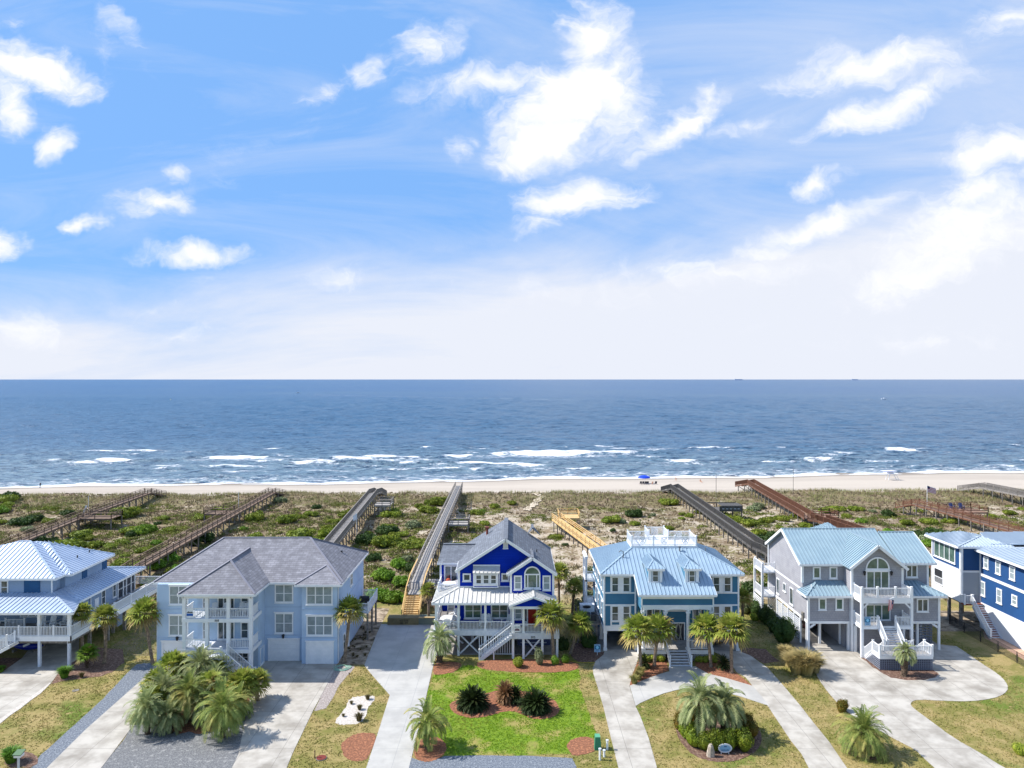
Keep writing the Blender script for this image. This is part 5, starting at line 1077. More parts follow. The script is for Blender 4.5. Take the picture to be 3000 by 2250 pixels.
sheet('driveway',Z7,[(300,60),(640,60),(640,215),(545,280),(475,335),(410,425),(0,715),(-500,1070),(-1400,1106),(-200,480),(0,345),(180,215)],CONC,.03)
sheet('shell_strip',Z7,rag([(414,420),(330,505),(0,745),(-400,1020),(-400,990),(0,712),(400,420)],3,4),WSAND,.034)
sheet('mulch_bed',Z7,rag([(475,340),(560,270),(640,200),(700,120),(1000,150),(1010,250),(900,330),(800,370),(560,395),(410,425)],6,3),BARK,.022)
sheet('mulch_bed',Z7,[(-100,215),(180,215),(40,330),(-100,390)],BARK,.02)
sheet('mulch_bed',Z7,rag(blobpts([(20,1106),(60,960),(300,985),(310,1106)],1),5,3),BARK,.022)
sheet('gravel_strip',Z7,rag([(1110,265),(1250,250),(1245,285),(1140,400),(700,790),(385,1106),(200,1160),(250,1106),(330,1000),(590,770),(840,540),(960,410),(1060,305)],3,5),GRAVB,.012)
sheet('driveway',Z7,[(1310,235),(1480,235),(1480,330),(1050,800),(890,1015),(820,1106),(700,1300),(250,1300),(380,1106),(700,790),(1140,400),(1245,285)],CONC,.03)
sheet('gravel_bed',None,[(450,2050),(480,1960),(760,1965),(745,2050),(727,2100),(698,2212),(660,2300),(270,2300),(297,2250),(322,2217),(362,2168),(380,2139)],GRAVN,.012)
sheet('mulch_bed',None,rag(blobpts([(470,1960),(745,1960),(755,2060),(690,2120),(600,2150),(500,2145),(440,2090),(440,2000)],1),5,3),MULCH,.018)
sheet('driveway',None,[(749,1957),(742,1930),(1000,1925),(987,1946),(966,1991),(917,2083),(857,2208),(820,2300),(650,2300),(680,2250),(698,2212),(727,2067),(750,1990)],CONC,.03)
sheet('gravel_strip',Z8,rag([(1045,365),(1240,370),(1250,390),(1180,470),(1090,580),(1000,740),(940,830),(810,860)],4,5),GRAVP,.012)
sheet('sandy_yard',Z8,rag([(1180,60),(1330,-280),(1640,-280),(1500,0),(1350,362),(1060,358)],5,4),SANDY,.008)
sheet('shell_patch',Z8,rag(blobpts([(1195,715),(1340,695),(1465,695),(1470,730),(1390,830),(1380,890),(1320,995),(1170,1010),(1035,1000),(1045,960),(1150,830)],1),6,3),WSAND,.016)
sheet('pine_straw_circle',Z8,rag(blobpts([(1090,1240),(1150,1160),(1270,1105),(1400,1095),(1485,1110),(1470,1200),(1430,1290),(1390,1380),(1250,1415),(1150,1370)],1),6,3),MULCH,.02)
sheet('driveway',None,[(1107,1850),(1117,1829),(1295,1829),(1292,1880),(1272,1939),(1245,2056),(1221,2157),(1207,2215),(1185,2300),(1055,2300),(1073,2250),(1107,2148),(1142,2037),(1085,1972),(1067,1949)],CONCN,.03)
sheet('walkway',None,[(1293,1880),(1388,1893),(1389,1908),(1382,1913),(1280,1912)],CONCN,.034)
m=MB(); m.box(-8.4,4.9,77.3,90,0,.035); struct('carport_slab',m,SLAB)
m=MB(); m.box(9.5,25.3,78.1,89,0,.026); struct('carport_slab',m,SLAB)
m=MB(); m.box(31.6,48.2,78.3,91,0,.027); struct('carport_slab',m,SLAB)
for pts in([(340,330),(620,330),(630,380),(560,440),(440,465),(320,470)],[(800,330),(1000,300),(1350,300),(1600,310),(1900,340),(1900,400),(1800,430),(1600,445),(1200,440),(900,415),(800,380)],
    [(500,810),(520,770),(600,740),(950,650),(1100,640),(1310,640),(1500,690),(1640,740),(1695,830),(1690,880),(1620,930),(1500,950),(1380,945),(1280,890),(1180,860),(1080,870),(950,910),(760,940),(640,920),(540,870)],
    [(150,1180),(260,1150),(360,1140),(430,1170),(480,1240),(460,1310),(400,1370),(280,1415),(180,1400),(115,1340)],[(1770,1220),(1830,1160),(1960,1135),(2060,1155),(2080,1230),(2090,1290),(2000,1320),(1850,1350),(1780,1280)]):
    sheet('pine_straw_bed',Z9,rag(blobpts(pts,1),4,3),MULCH,.03)
sheet('gravel_bed',Z9,rag([(40,1600),(60,1475),(90,1360),(180,1395),(280,1410),(400,1370),(450,1345),(800,1340),(1400,1345),(1830,1370),(1880,1475),(1900,1600)],3,6),GRAVB,.014)
sheet('front_lawn',Z9,rag([(325,470),(440,465),(560,440),(640,375),(700,360),(800,380),(900,415),(1200,440),(1600,445),(1800,430),(1900,400),(1920,520),(1900,600),(1950,700),(1990,830),(2050,1000),(2090,1140),(1950,1200),(1800,1330),(400,1345),(200,1150),(155,1150),(240,760)],7,5),LAWNG,.01)
sheet('driveway',Z10,[(250,180),(575,190),(580,260),(560,330),(520,430),(490,545),(550,745),(600,850),(680,1060),(765,1361),(800,1480),(400,1480),(380,1361),(330,1160),(280,960),(230,750),(170,550),(130,420),(125,370),(150,300),(230,235)],CONC,.03)
sheet('driveway_loop',Z10,[(493,543),(600,500),(700,460),(830,415),(890,400),(880,350),(1150,350),(1180,370),(1280,425),(1450,465),(1600,510),(1720,545),(1888,745),(1750,700),(1600,650),(1300,570),(1100,560),(960,585),(830,620),(700,670),(600,715),(553,745)],CONCN,.034)
sheet('driveway',None,[(2092,1910),(2165,1908),(2200,1922),(2250,1958),(2301,2016),(2348,2072),(2386,2121),(2430,2175),(2453,2209),(2481,2250),(2520,2310),(2400,2310),(2369,2250),(2348,2209),(2318,2172),(2284,2121),(2250,2070),(2205,2010),(2185,1985),(2158,1970),(2130,1930)],CONC,.03)
for pts in([(530,360),(600,265),(840,245),(870,340),(885,390),(800,420),(700,460),(600,500),(500,545),(490,540),(520,430)],[(1150,350),(1180,370),(1280,425),(1450,465),(1600,510),(1715,543),(1640,480),(1560,420),(1480,380),(1370,270),(1150,250)]): sheet('mulch_bed',Z10,pts,MULCH,.024)
sheet('mulch_island',Z10,rag(blobpts([(945,900),(985,870),(1100,855),(1400,850),(1700,900),(1800,990),(1812,1100),(1760,1190),(1650,1260),(1500,1300),(1350,1305),(1200,1270),(1080,1200),(980,1070),(950,980)],1),3,3),BARK,.03)
sheet('mulch_bed',Z10,rag([(-60,110),(240,150),(235,225),(150,300),(-10,312),(-90,250)],5,3),BARK,.02)
sheet('mulch_bed',Z10,rag([(1590,205),(1700,245),(1830,320),(1990,300),(1850,180),(1650,160)],5,3),BARK,.02)
sheet('driveway',Z11,blobpts([(230,130),(270,210),(400,330),(440,420),(520,530),(620,640),(800,790),(1000,880),(1130,950),(1270,1020),(1350,1100),(1440,1180),(1560,1300),(2300,1300),(2040,1180),(1850,1060),(1600,920),(1400,770),(1290,690),(1230,640),(1240,608),(1290,590),(1500,600),(1750,607),(1950,580),(2045,540),(2080,490),(2050,430),(1990,370),(1850,280),(1720,190),(1600,110),(1000,110)],1),CONC,.03)
sheet('mulch_bed',Z11,rag([(785,215),(850,260),(900,310),(960,345),(1060,400),(1200,425),(1350,420),(1450,400),(1475,370),(1430,335),(960,325),(840,220)],3,3),BARK,.036)
sheet('mulch_circle',Z11,rag(blobpts([(640,980),(700,945),(800,950),(960,1020),(990,1080),(900,1120),(780,1090),(680,1050),(640,1010)],1),4,3),BARK,.018)
sheet('brick_path',None,[(2880,1850),(2925,1862),(3000,1908),(3080,1965),(3080,1990),(3000,1934),(2945,1900),(2885,1870)],mat('tan_path',srgb(196,160,136),srgb(180,144,122),scale=2,rough=.9),.02)
m=MB(); m.box(51,70,84.5,92,0,.015); struct('sandy_yard',m,SANDY)
m=MB(); m.box(-45,-39,77,92,0,.006); struct('side_yard',m,mat('shade_dirt',srgb(130,112,84),srgb(96,96,54),scale=.5,rough=.95,bump=.04,bscale=6))

pp=[Z13.g(u,v,1.6) for u,v in((1825,507),(1855,480),(1885,450),(1915,428),(1938,408),(1905,392),(1885,383),(1920,374),(1965,364))]; m=MB()
pc=[]
for (a,b),(c,d) in zip(pp,pp[1:]):
    for k in range(6): pc.append((a+(c-a)*k/6,b+(d-b)*k/6))
for i,((a,b),(c,d)) in enumerate(zip(pc,pc[1:])):
    dx,dy=c-a,d-b; l=math.hypot(dx,dy) or 1; nx_,ny_=-dy/l,dx/l; w0,w1_=.75+.25*math.sin(i*1.3),.75+.25*math.sin((i+1)*1.3)
    q=[(a-nx_*w0,b-ny_*w0),(c-nx_*w1_,d-ny_*w1_),(c+nx_*w1_,d+ny_*w1_),(a+nx_*w0,b+ny_*w0)]; m.poly([(x,y,TH(x,y)+.14) for x,y in q])
struct('path',m,mat('trodden_sand',srgb(206,192,170),srgb(186,172,150),scale=1.,rough=.95,bump=.04,bscale=5))
# ================================================================ PLANTS
def fol(name,c1,c2,rnd=.12,tr=.22,**k): return mat(name,srgb(*c1),srgb(*c2),scale=k.pop('scale',2.2),rough=.6,spec=.25,coord='Object',transl=tr,rnd=rnd,detail=5,**k)
F_SHRUB=fol('dune_shrub_leaves',(128,142,44),(92,108,32),c3=srgb(150,158,64),s3=.7); F_DARK=fol('dark_evergreen_leaves',(70,94,40),(50,72,30)); F_BRT=fol('bright_green_leaves',(114,150,42),(84,120,32),c3=srgb(138,168,62),s3=1.)
F_GRY=fol('grey_green_leaves',(140,148,110),(108,122,84)); F_YEL=fol('yellow_green_leaves',(160,168,60),(120,138,40)); F_RUST=fol('rust_green_leaves',(120,96,34),(86,88,28)); F_SUNY=fol('sunny_hedge_leaves',(122,136,34),(84,104,28),c3=srgb(96,78,30),s3=.8,lo3=.5,hi3=.7)
F_FAN=fol('fan_palm_leaves',(146,158,66),(100,122,44),c3=srgb(192,182,96),s3=1.2,tr=.3); F_FANT=fol('old_fan_leaves',(176,158,98),(136,114,68)); F_PIN=fol('pindo_palm_leaves',(166,172,122),(116,132,80),tr=.3,scale=3.5); F_PIN2=fol('blue_green_palm_leaves',(146,158,84),(98,120,56),c3=srgb(180,170,96),s3=1.6,tr=.3,scale=3.5)
F_SAGO=fol('sago_leaves',(58,74,36),(40,54,26),c3=srgb(96,84,40),s3=1.5,lo3=.55,hi3=.8); F_SAGOB=fol('brown_sago_leaves',(160,122,88),(110,80,56)); F_TAN=fol('tan_grass_blades',(186,166,116),(140,128,80),tr=.3); F_GRASS=fol('green_grass_blades',(110,150,50),(76,110,34),tr=.3); F_TURK=fol('brown_green_blades',(116,104,66),(86,84,48),tr=.2)
TRK=mat('palm_trunk',srgb(146,130,112),srgb(104,90,76),scale=5,rough=.95,coord='Object',bump=.03,bscale=12); TRKD=mat('dark_palm_trunk',srgb(104,88,72),srgb(66,54,44),scale=6,rough=.95,coord='Object',bump=.04,bscale=12)
STEM=mat('twig',srgb(110,92,74),rough=.9)
def qmesh(name,Q,m):    # Q: (n,4,3)
    Q=np.asarray(Q,dtype=float); n=len(Q); me=bpy.data.meshes.new(name); fastmesh(me,Q.reshape(-1,3),np.arange(n*4).reshape(n,4)); me.materials.append(m); return me
def leafcloud(rg,blobs,n,leaf,shell=.35,low=-.25):
    w=np.array([b[3]*b[4] for b in blobs]); w=w/w.sum(); bi=rg.choice(len(blobs),n,p=w); B=np.array(blobs)[bi]
    d=rg.normal(size=(n,3)); d/=np.linalg.norm(d,axis=1)[:,None]; d[:,2]=np.where(d[:,2]<low,-d[:,2],d[:,2])
    r=1-shell*rg.random(n)**1.6; lump=1+.13*np.sin(d[:,0]*7+bi)*np.sin(d[:,1]*8+bi*2)+.1*np.sin(d[:,2]*9)
    P=B[:,:3]+d*B[:,3:6]*(r*lump)[:,None]
    nrm=d*.8+rg.normal(size=(n,3))*.6; nrm/=np.linalg.norm(nrm,axis=1)[:,None]; a=np.cross(nrm,rg.normal(size=(n,3))); a/=np.linalg.norm(a,axis=1)[:,None]; b=np.cross(nrm,a); s=leaf*(.6+.8*rg.random(n))[:,None]
    return np.stack([P-a*s,P-b*s*.55,P+a*s,P+b*s*.55],1)
def blobinner(mb,blobs,k=.8):
    for b in blobs: mb.ell(b[:3],(b[3]*k,b[4]*k,b[5]*k),10,6)
def shrubmesh(seed,m,w=1.,h=.8,nb=5,n=700,leaf=.09,spread=.55):
    rg=np.random.default_rng(seed); bl=[(0,0,h*.42,w*.6,w*.6,h*.55)]
    for i in range(nb):
        a=rg.uniform(0,6.28); r=spread*w*rg.uniform(.5,1); s=rg.uniform(.3,.5); bl.append((r*math.cos(a),r*math.sin(a),h*rg.uniform(.25,.55),w*s,w*s,h*s*1.1))
    mb=MB(); blobinner(mb,bl,.78); me1=mb.mesh('foliage',m,uv=False); Q=leafcloud(rg,bl,n,leaf)
    V=np.concatenate([np.array(mb.v),Q.reshape(-1,3)]); base=len(mb.v); me=bpy.data.meshes.new('foliage')
    me.from_pydata(V.tolist(),[],mb.f+[(base+4*i,base+4*i+1,base+4*i+2,base+4*i+3) for i in range(len(Q))]); me.materials.append(m); me.update(); bpy.data.meshes.remove(me1); return me
def stemmesh(h):
    mb=MB()
    for k in range(4): a=k*1.6; mb.tube([(0.03*k,0,-.05),(.15*math.cos(a),.15*math.sin(a),h*.45)],[.04,.02],5)
    return mb.mesh('stem',STEM,uv=False)
SHR={}
def shrub(key,mk,loc,scale,rz,name,label,group=None,cat='shrub'):
    if key not in SHR:
        r=thing(name,label,cat,loc,group); me,h=mk(); obj('foliage',me,None,r); obj('stem',stemmesh(h),None,r); r.rotation_euler=(0,0,rz); r.scale=(scale,)*3 if not hasattr(scale,'__len__') else scale; SHR[key]=r
        if not group and 'group' in r: del r['group']
        return r
    r=dup(SHR[key],loc,rz,scale,label,group)
    if not group and 'group' in r: del r['group']
    r.name=name; return r
# fronds -------------------------------------------------------
def fanleaf(Q,rg,B,d,pet,R,nl=16,droop=.25,wd=.05):
    d=d/np.linalg.norm(d); s=np.cross(d,(0,0,1.)); s/=max(1e-6,np.linalg.norm(s)); up=np.cross(s,d); C=B+d*pet; C[2]-=.08*pet; pw=s*.018
    Q.append([B-pw,B+pw,C+pw,C-pw])
    for i in range(nl):
        t=(i/(nl-1)-.5)*math.radians(230)+rg.normal(0,.05); dr=math.cos(t)*d+math.sin(t)*s+up*(.12+.15*abs(math.sin(t))); L=R*(.78+.22*math.cos(t))*rg.uniform(.88,1.08); p=np.cross(dr,up); p/=np.linalg.norm(p)
        mid=C+dr*L*.55; tip=C+dr*L; tip=tip-np.array((0,0,1.))*L*droop*rg.uniform(.6,1.5); Q.append([C,mid-p*wd,tip,mid+p*wd])
def frond(Q,rg,B,az,el,L,nst=20,ll=.45,wd=.03,grav=1.1,vee=.5):
    d=np.array((math.cos(az)*math.cos(el),math.sin(az)*math.cos(el),math.sin(el))); p=B.copy(); st=L/nst; side0=np.array((-math.sin(az),math.cos(az),0.))
    for k in range(nst):
        t=k/nst; d=d-np.array((0,0,1.))*grav*st/L*(.5+t*1.6); d/=np.linalg.norm(d); q=p+d*st; Q.append([p-side0*.02,p+side0*.02,q+side0*.015,q-side0*.015])
        if t>.16:
            up=np.cross(side0,d); up/=np.linalg.norm(up); up=up if up[2]>0 else -up; l=ll*math.sin(PI*min(1,.25+.8*(t-.1)))**.7*rg.uniform(.85,1.1)
            for e in(-1,1):
                dr=side0*e*.8+d*.65+up*vee; dr/=np.linalg.norm(dr); c=q; mid=c+dr*l*.5; tip=c+dr*l-np.array((0,0,1.))*l*.3; Q.append([c,mid-d*wd,tip,mid+d*wd])
        p=q
def fancrown(seed,r=1.,m=F_FAN):
    rg=np.random.default_rng(seed); Q=[];Qo=[]
    for i in range(34):
        az=i*2.399+rg.normal(0,.1); f=i/34; el=math.radians(82-118*f**.85); d=np.array((math.cos(az)*math.cos(el),math.sin(az)*math.cos(el),math.sin(el))); fanleaf(Qo if (f>.82 or rg.random()<.06) else Q,rg,np.array((0,0,0.)),d,r*.5*rg.uniform(.8,1.1),r*.62,15,.22+.2*f,.045*r)
    return qmesh('crown',Q,m),qmesh('old_leaves',Qo,F_FANT)
def feathercrown(seed,r=1.,m=F_PIN,n=34,droop=1.75,ll=.34,top=84,bot=-18,wd=.034):
    rg=np.random.default_rng(seed); Q=[]
    for i in range(n):
        f=i/n; frond(Q,rg,np.array((0,0,0.)),i*2.399+rg.normal(0,.12),math.radians(top-(top-bot)*f**.9),r*1.35*rg.uniform(.74,1.1),22,ll*r,wd*r,droop)
    return qmesh('crown',Q,m)
CR={}
def trunkmesh(p0,p1,r0,r1,m,boots=24,seed=0,stubs=True,br=.12):
    rg=random.Random(seed); p0=Vector(p0);p1=Vector(p1); mb=MB(); n=9; pts=[];rad=[]; sd=Vector((rg.uniform(-.1,.1),rg.uniform(-.1,.1),0))
    for i in range(n+1): t=i/n; pts.append(p0.lerp(p1,t)+sd*math.sin(PI*t)); rad.append((r0+(r1-r0)*t)*(1+.06*(-1)**i)*(1.25 if i==0 else 1))
    mb.tube(pts,rad,10)
    if stubs:
        L=(p1-p0).length
        for k in range(boots):
            t=1-(k/boots)*min(.75,1.6/L) if L>2.5 else 1-.95*k/boots; a=k*2.4; c=p0.lerp(p1,t)+sd*math.sin(PI*t); r=r0+(r1-r0)*t; dv=Vector((math.cos(a),math.sin(a),0)); mb.bar(c+dv*r*.8,c+dv*(r+br)+Vector((0,0,br*1.6)),.09,.04)
    return mb.mesh('trunk',m,uv=False)
def palm(base,top,r,label,kind='fan',seed=0,group=None,tr=None,leaf=None,cat='palm tree',name='palm_tree'):
    R=thing(name,label,cat,(base[0],base[1],0),group); bt=Vector((0,0,0)); tp=Vector((top[0]-base[0],top[1]-base[1],top[2]))
    if kind=='fan': obj('trunk',trunkmesh((0,0,-.05),tp,tr or .17,(tr or .17)*.92,TRK,26,seed),None,R)
    else: obj('trunk',trunkmesh((0,0,-.05),tp,tr or .3,(tr or .3)*.85,TRKD,34,seed,br=.16),None,R)
    key=(kind,seed%3,leaf.name if leaf else '')
    if key not in CR:
        if kind=='fan': CR[key]=fancrown(seed%3+10)
        elif kind=='pindo': CR[key]=(feathercrown(seed%3+20,1.,leaf or F_PIN),)
        elif kind=='bush': CR[key]=(feathercrown(seed%3+50,.84,leaf or F_PIN,58,1.5,.34,86,-32,.026),)
        elif kind=='young': CR[key]=fancrown(seed%3+30,1.,F_BRT)
    for me in CR[key]:
        o=obj(me.name.split('.')[0],me,None,R); o.location=tp; o.scale=(r,)*3; o.rotation_euler=(0,0,seed*1.3)
    return R
def pz(px,py,cx,cy,r,label,kind='fan',seed=0,**k):
    # trunk foot at photo point (px,py) on the ground; crown centre seen at (cx,cy), same depth
    x,y=G(px,py); palm((x,y),(X(cx,y),y,Z(cy,y)),r,label,kind,seed,**k)
pz(448,1946,425,1796,1.95,'tall fan palm with drooping tan leaves left of the periwinkle house',seed=1)
pz(305,1944,306,1808,1.6,'criss-cross trunked fan palm at the pale blue house, right of the one touching its porch',seed=2)
pz(243,1925,240,1796,1.4,'fan palm close against the pale blue porch corner, leftmost of that pair',seed=3)
pz(257,1957,257,1915,1.2,'short bushy fan palm in the mulch bed beside the pale blue house','young',seed=4,tr=.12)
pz(1007,1943,1025,1790,1.85,'fan palm with red brown trunk at the right corner of the periwinkle house',seed=5)
pz(1622,1938,1613,1803,1.95,'fan palm with criss-cross trunk in front of the red door of the royal blue house',seed=6)
pz(1671,1915,1697,1828,1.75,'leaning fan palm in the shade between the royal blue and teal houses',seed=7)
def pw(x,y,z,r,label,seed,dx=0.,dy=0.,**k): palm((x,y),(x+dx,y+dy,z),r,label,seed=seed,**k)
pw(6.2,93,4.6,1.7,'dark fan palm behind the right corner of the royal blue house',8); pw(7.6,90,3.6,1.5,'fan palm between shrubs behind the gap of the royal blue and teal houses',9,.3)
pw(-10.3,87.5,3.9,1.3,'small fan palm beside the landing of the long grey boardwalk',10)
pw(28.6,88,3.,1.3,'fan palm among shrubs behind the right corner of the teal house',11)
pz(1876,1972,1871,1846,2.05,'front left fan palm before the teal house porch',seed=0); pz(1917,1951,1931,1845,1.95,'fan palm left of the front steps of the teal house, second from left',seed=1)
pz(2083,1954,2069,1842,1.95,'fan palm right of the front steps of the teal house, third from left',seed=2); pz(2144,1972,2144,1845,2.1,'rightmost fan palm of the row before the teal house',seed=3)
pz(1287,1940,1287,1878,1.75,'pindo palm with arching grey green fronds in pine straw by the royal blue stairs','pindo',seed=0,tr=.34)
pz(1253,2192,1253,2120,1.65,'young pindo palm in a pine straw circle beside the long driveway','pindo',seed=1,tr=.24,leaf=F_PIN2)
pz(2054,2160,2053,2056,2.05,'left one of the two large pindo palms rising from the round hedge island','pindo',seed=0,tr=.36); pz(2121,2160,2120,2067,2.0,'right one of the two large pindo palms rising from the round hedge island','pindo',seed=2,tr=.36)
pz(2528,2206,2531,2148,2.2,'broad pindo palm in a mulch circle between the two right driveways','bush',seed=1,tr=.4,leaf=F_PIN2)
pz(2648,1981,2653,1912,1.15,'small palm with a stout tan trunk in front of the lattice deck','pindo',seed=2,tr=.3)
# palm island of the periwinkle house
isl=[(1400,440,1400,290,1.75,'F','back left'),(1620,470,1625,290,1.95,'P','back centre, grey green'),(1830,420,1790,300,1.4,'F','beside the white stair lattice'),(1320,700,1320,490,1.8,'P','middle left'),(1530,730,1530,510,1.85,'Q','centre'),(1195,830,1190,620,1.55,'P','front left'),(1800,860,1800,640,2.0,'Q','front right, largest'),(1960,620,1950,440,1.7,'F','right side'),(2085,560,2080,410,1.3,'F','far right end'),(1130,720,1130,700,1.0,'Q','low at the front left tip'),(1680,640,1690,450,1.5,'F','between centre and right side'),(1500,420,1500,330,1.5,'Q','behind the centre'),(1270,560,1260,420,1.4,'F','back left corner'),(1650,740,1650,600,1.5,'P','between centre and front right'),(1380,820,1370,690,1.3,'P','low at the front centre'),(1920,700,1930,580,1.4,'Q','right front'),(1730,520,1730,400,1.5,'P','behind the right side'),(1250,760,1240,560,1.4,'F','left front, fan leaved')]
for i,(u,v,cu,cv,r,k,l) in enumerate(isl):
    x,y=Z7.g(u,v); pz(0+u*.3617,1850+v*.3617,cu*.3617,1850+cv*.3617,r*1.12,'low palm of the palm island before the periwinkle house, %s'%l,'fan' if k=='F' else 'bush',seed=i,leaf=None if k=='F' else (F_PIN if k=='P' else F_PIN2),tr=.2,group='palms of the front island')
# sago palms
for i,(u,v,r,lab) in enumerate(((755,800,1.5,'dark green sago palm on the left of the curved pine straw bed'),(1110,720,1.25,'middle sago palm with brown dried fronds on the curved pine straw bed'),(1435,830,1.45,'dark green sago palm on the right of the curved pine straw bed'))):
    x,y=Z9.g(u,v+40); R=thing('sago_palm',lab,'sago palm',(x,y,0),'sago palms in the curved bed'); 
    hd=[(0,0,.7)]+([(.6,.3,.5),(-.6,.2,.5)] if i!=1 else [(.9,-.1,.6)])
    for j,hc in enumerate(hd):
        me=feathercrown(40+i*3+j,.95 if j==0 else .75,F_SAGO if not(i==1 and j==0) else F_SAGOB,170,.6,.2,88,-52,.042); o=obj('crown',me,None,R); o.location=hc; o.scale=(r*.78,)*3
    t=MB(); t.tube([(0,0,-.05),(0,0,.9)],[.3,.22],8); t.tube([(.9,.1,0),(.9,.1,.5)],.15,8); o=obj('trunk',t.mesh('trunk',TRKD,uv=False),None,R)
# garden shrubs ------------------------------------------------
def rd(seed,m,h=.95,n=1500,leaf=.06,nb=6): return lambda: (shrubmesh(seed,m,1.,h,nb,n,leaf,.35),h)
def gs(zm,u,v,r,key,mk,label,hz=1.,rz=0.,name='shrub',group=None,w=1.):
    x,y=zm.g(u,v); shrub(key,mk,(x,y,0),(r*w,r,r*hz),rz,name,label,group)
gs(Z9,1250,385,.95,'yel',rd(1,F_YEL,1.1),'round variegated yellow green shrub in pine straw under the royal blue house stairs')
gs(Z9,1645,355,.72,'brt',rd(2,F_BRT,1.2),'left one of two clipped bright green shrubs beside the criss-cross palm',group='clipped bright shrubs'); gs(Z9,1758,335,.72,'brt',rd(2,F_BRT,1.2),'right one of two clipped bright green shrubs beside the criss-cross palm',group='clipped bright shrubs',rz=2)
gs(Z9,1470,360,.75,'loose',rd(3,F_GRY,1.9,900,.1,8),'loose upright grey green shrub between the yellow shrub and the clipped pair',hz=1.25)
gs(Z9,1725,190,1.15,'dk',rd(4,F_DARK,1.2),'dark round shrub in shade right of the royal blue porch'); gs(Z9,2010,160,1.35,'dk',rd(4,F_DARK,1.2),'dark round shrub behind the teal yard sign',rz=1); gs(Z9,1990,40,1.,'dk',rd(4,F_DARK,1.2),'smaller dark shrub behind the one at the teal yard sign',rz=3)
for i,(u,v,r,k,l) in enumerate(((665,300,.75,'sh','left end'),(740,290,.8,'sh','middle'),(805,292,.75,'sh','right end beside the steps'))): gs(Z10,u,v,r,'sh',rd(5,F_YEL,.9),'low yellow green hedge shrub left of the teal house steps, %s'%l,rz=i,group='hedge shrubs by the teal porch')
for i,(u,v,r,l) in enumerate(((1185,300,.7,'beside the steps'),(1250,302,.7,'middle'),(1325,304,.75,'right end'))): gs(Z10,u,v,r,'sh',rd(5,F_YEL,.9),'low yellow green hedge shrub right of the teal house steps, %s'%l,rz=i+3,group='hedge shrubs by the teal porch')
for (u,v,r,l,k) in((640,360,.95,'dark spiky sago beside the left front palm of the teal house',51),(1430,370,.95,'dark spiky sago before the right palms of the teal house',52)):
    x,y=Z10.g(u,v); R=thing('sago_palm',l,'sago palm',(x,y,0)); o=obj('crown',feathercrown(k,.8,F_SAGO,90,.6,.16,86,-35,.035),None,R); o.location=(0,0,.5); o.scale=(r,)*3; t=MB(); t.tube([(0,0,-.05),(0,0,.5)],.18,8); obj('trunk',t.mesh('trunk',TRKD,uv=False),None,R)
# hedge ring of the island
for i,(u,v,r,m,l,hz) in enumerate(((1010,960,1.0,'F_RUST','rust tinted, at the left back',.95),(1050,1050,1.0,'F_SUNY','on the left',1.),(1130,1140,1.15,'F_SUNY','front left',1.),(1250,1180,1.05,'F_SUNY','behind the stone post',.95),(1380,1180,1.1,'F_SUNY','behind the oval sign',1.),(1500,1160,1.1,'F_SUNY','right of the oval sign',1.),(1620,1170,1.15,'F_SUNY','front right',1.),(1670,1070,1.1,'F_RUST','rust tinted, on the right',.95),(1640,980,1.0,'F_RUST','at the right back',.95),(1560,960,.9,'F_RUST','behind the right palm',1.),(1100,900,.95,'F_RUST','behind the left palm',1.))):
    gs(Z10,u,v,r*1.2,m,rd(6+(m=='F_RUST'),globals()[m],1.25,2300,.055),'hedge shrub of the palm island, %s'%l,hz=hz,rz=i*.8,group='hedge ring around the two large pindo palms')
for i,(u,v,r,l) in enumerate(((52,972,1.5,'nearest the teal house'),(150,1050,1.6,'second from the top'),(225,1130,1.4,'between the two largest'),(325,1215,2.0,'largest, at the carport corner'))): gs(Z5,u,v,r,'ligu',rd(9,F_DARK,1.25,2200,.055),'dark green shrub along the sunlit wall of the shingled house, %s'%l,rz=i,group='shrubs along the shingled wall',hz=1.)
gs(Z5,40,1010,.9,'sh',rd(5,F_YEL,.9),'low yellow green shrub on the lawn left of the shingled house'); gs(Z11,640,690,.85,'F_RUST',None,'small rust coloured shrub behind the broad pindo palm'); gs(Z11,2195,1060,.9,'sh',None,'yellow green shrub at the right edge of the lawn')
for i,(px,py,r,l) in enumerate(((2185,1795,1.7,'close behind the teal house corner'),(2215,1775,1.5,'at the back of the gap'),(2205,1745,1.6,'palest, highest up the gap'),(1725,1775,1.6,'left side'),(1700,1730,1.7,'behind the leaning palm'),(1735,1700,1.8,'pale, at the back'),(1690,1790,1.3,'in the shade'))):
    gs(Zm(0,0,1),px,py,r,'ggr',rd(11,F_GRY,1.2,1700,.075),'grey green shrub beside the teal house, %s'%l if i<3 else 'grey green shrub left of the teal house, %s'%l,rz=i,hz=1.)
def grassclump(seed,m,n=260,h=1.,spread=.45):
    rg=np.random.default_rng(seed); Q=[]
    for i in range(n):
        a=rg.uniform(0,6.28); r=rg.random()**.5*.25; B=np.array((r*math.cos(a),r*math.sin(a),0.)); a2=a+rg.normal(0,.5); o=spread*rg.uniform(.3,1.2); hh=h*rg.uniform(.6,1.05); s=np.array((-math.sin(a2),math.cos(a2),0))*.022; M=B+np.array((math.cos(a2)*o*.4,math.sin(a2)*o*.4,hh*.75)); T=B+np.array((math.cos(a2)*o*1.1,math.sin(a2)*o*1.1,hh*.85)); Q.append([B-s,B+s,M+s,M-s]); Q.append([M-s,M+s,T+s*.2,T-s*.2])
    return qmesh('blades',Q,m)
GC={}
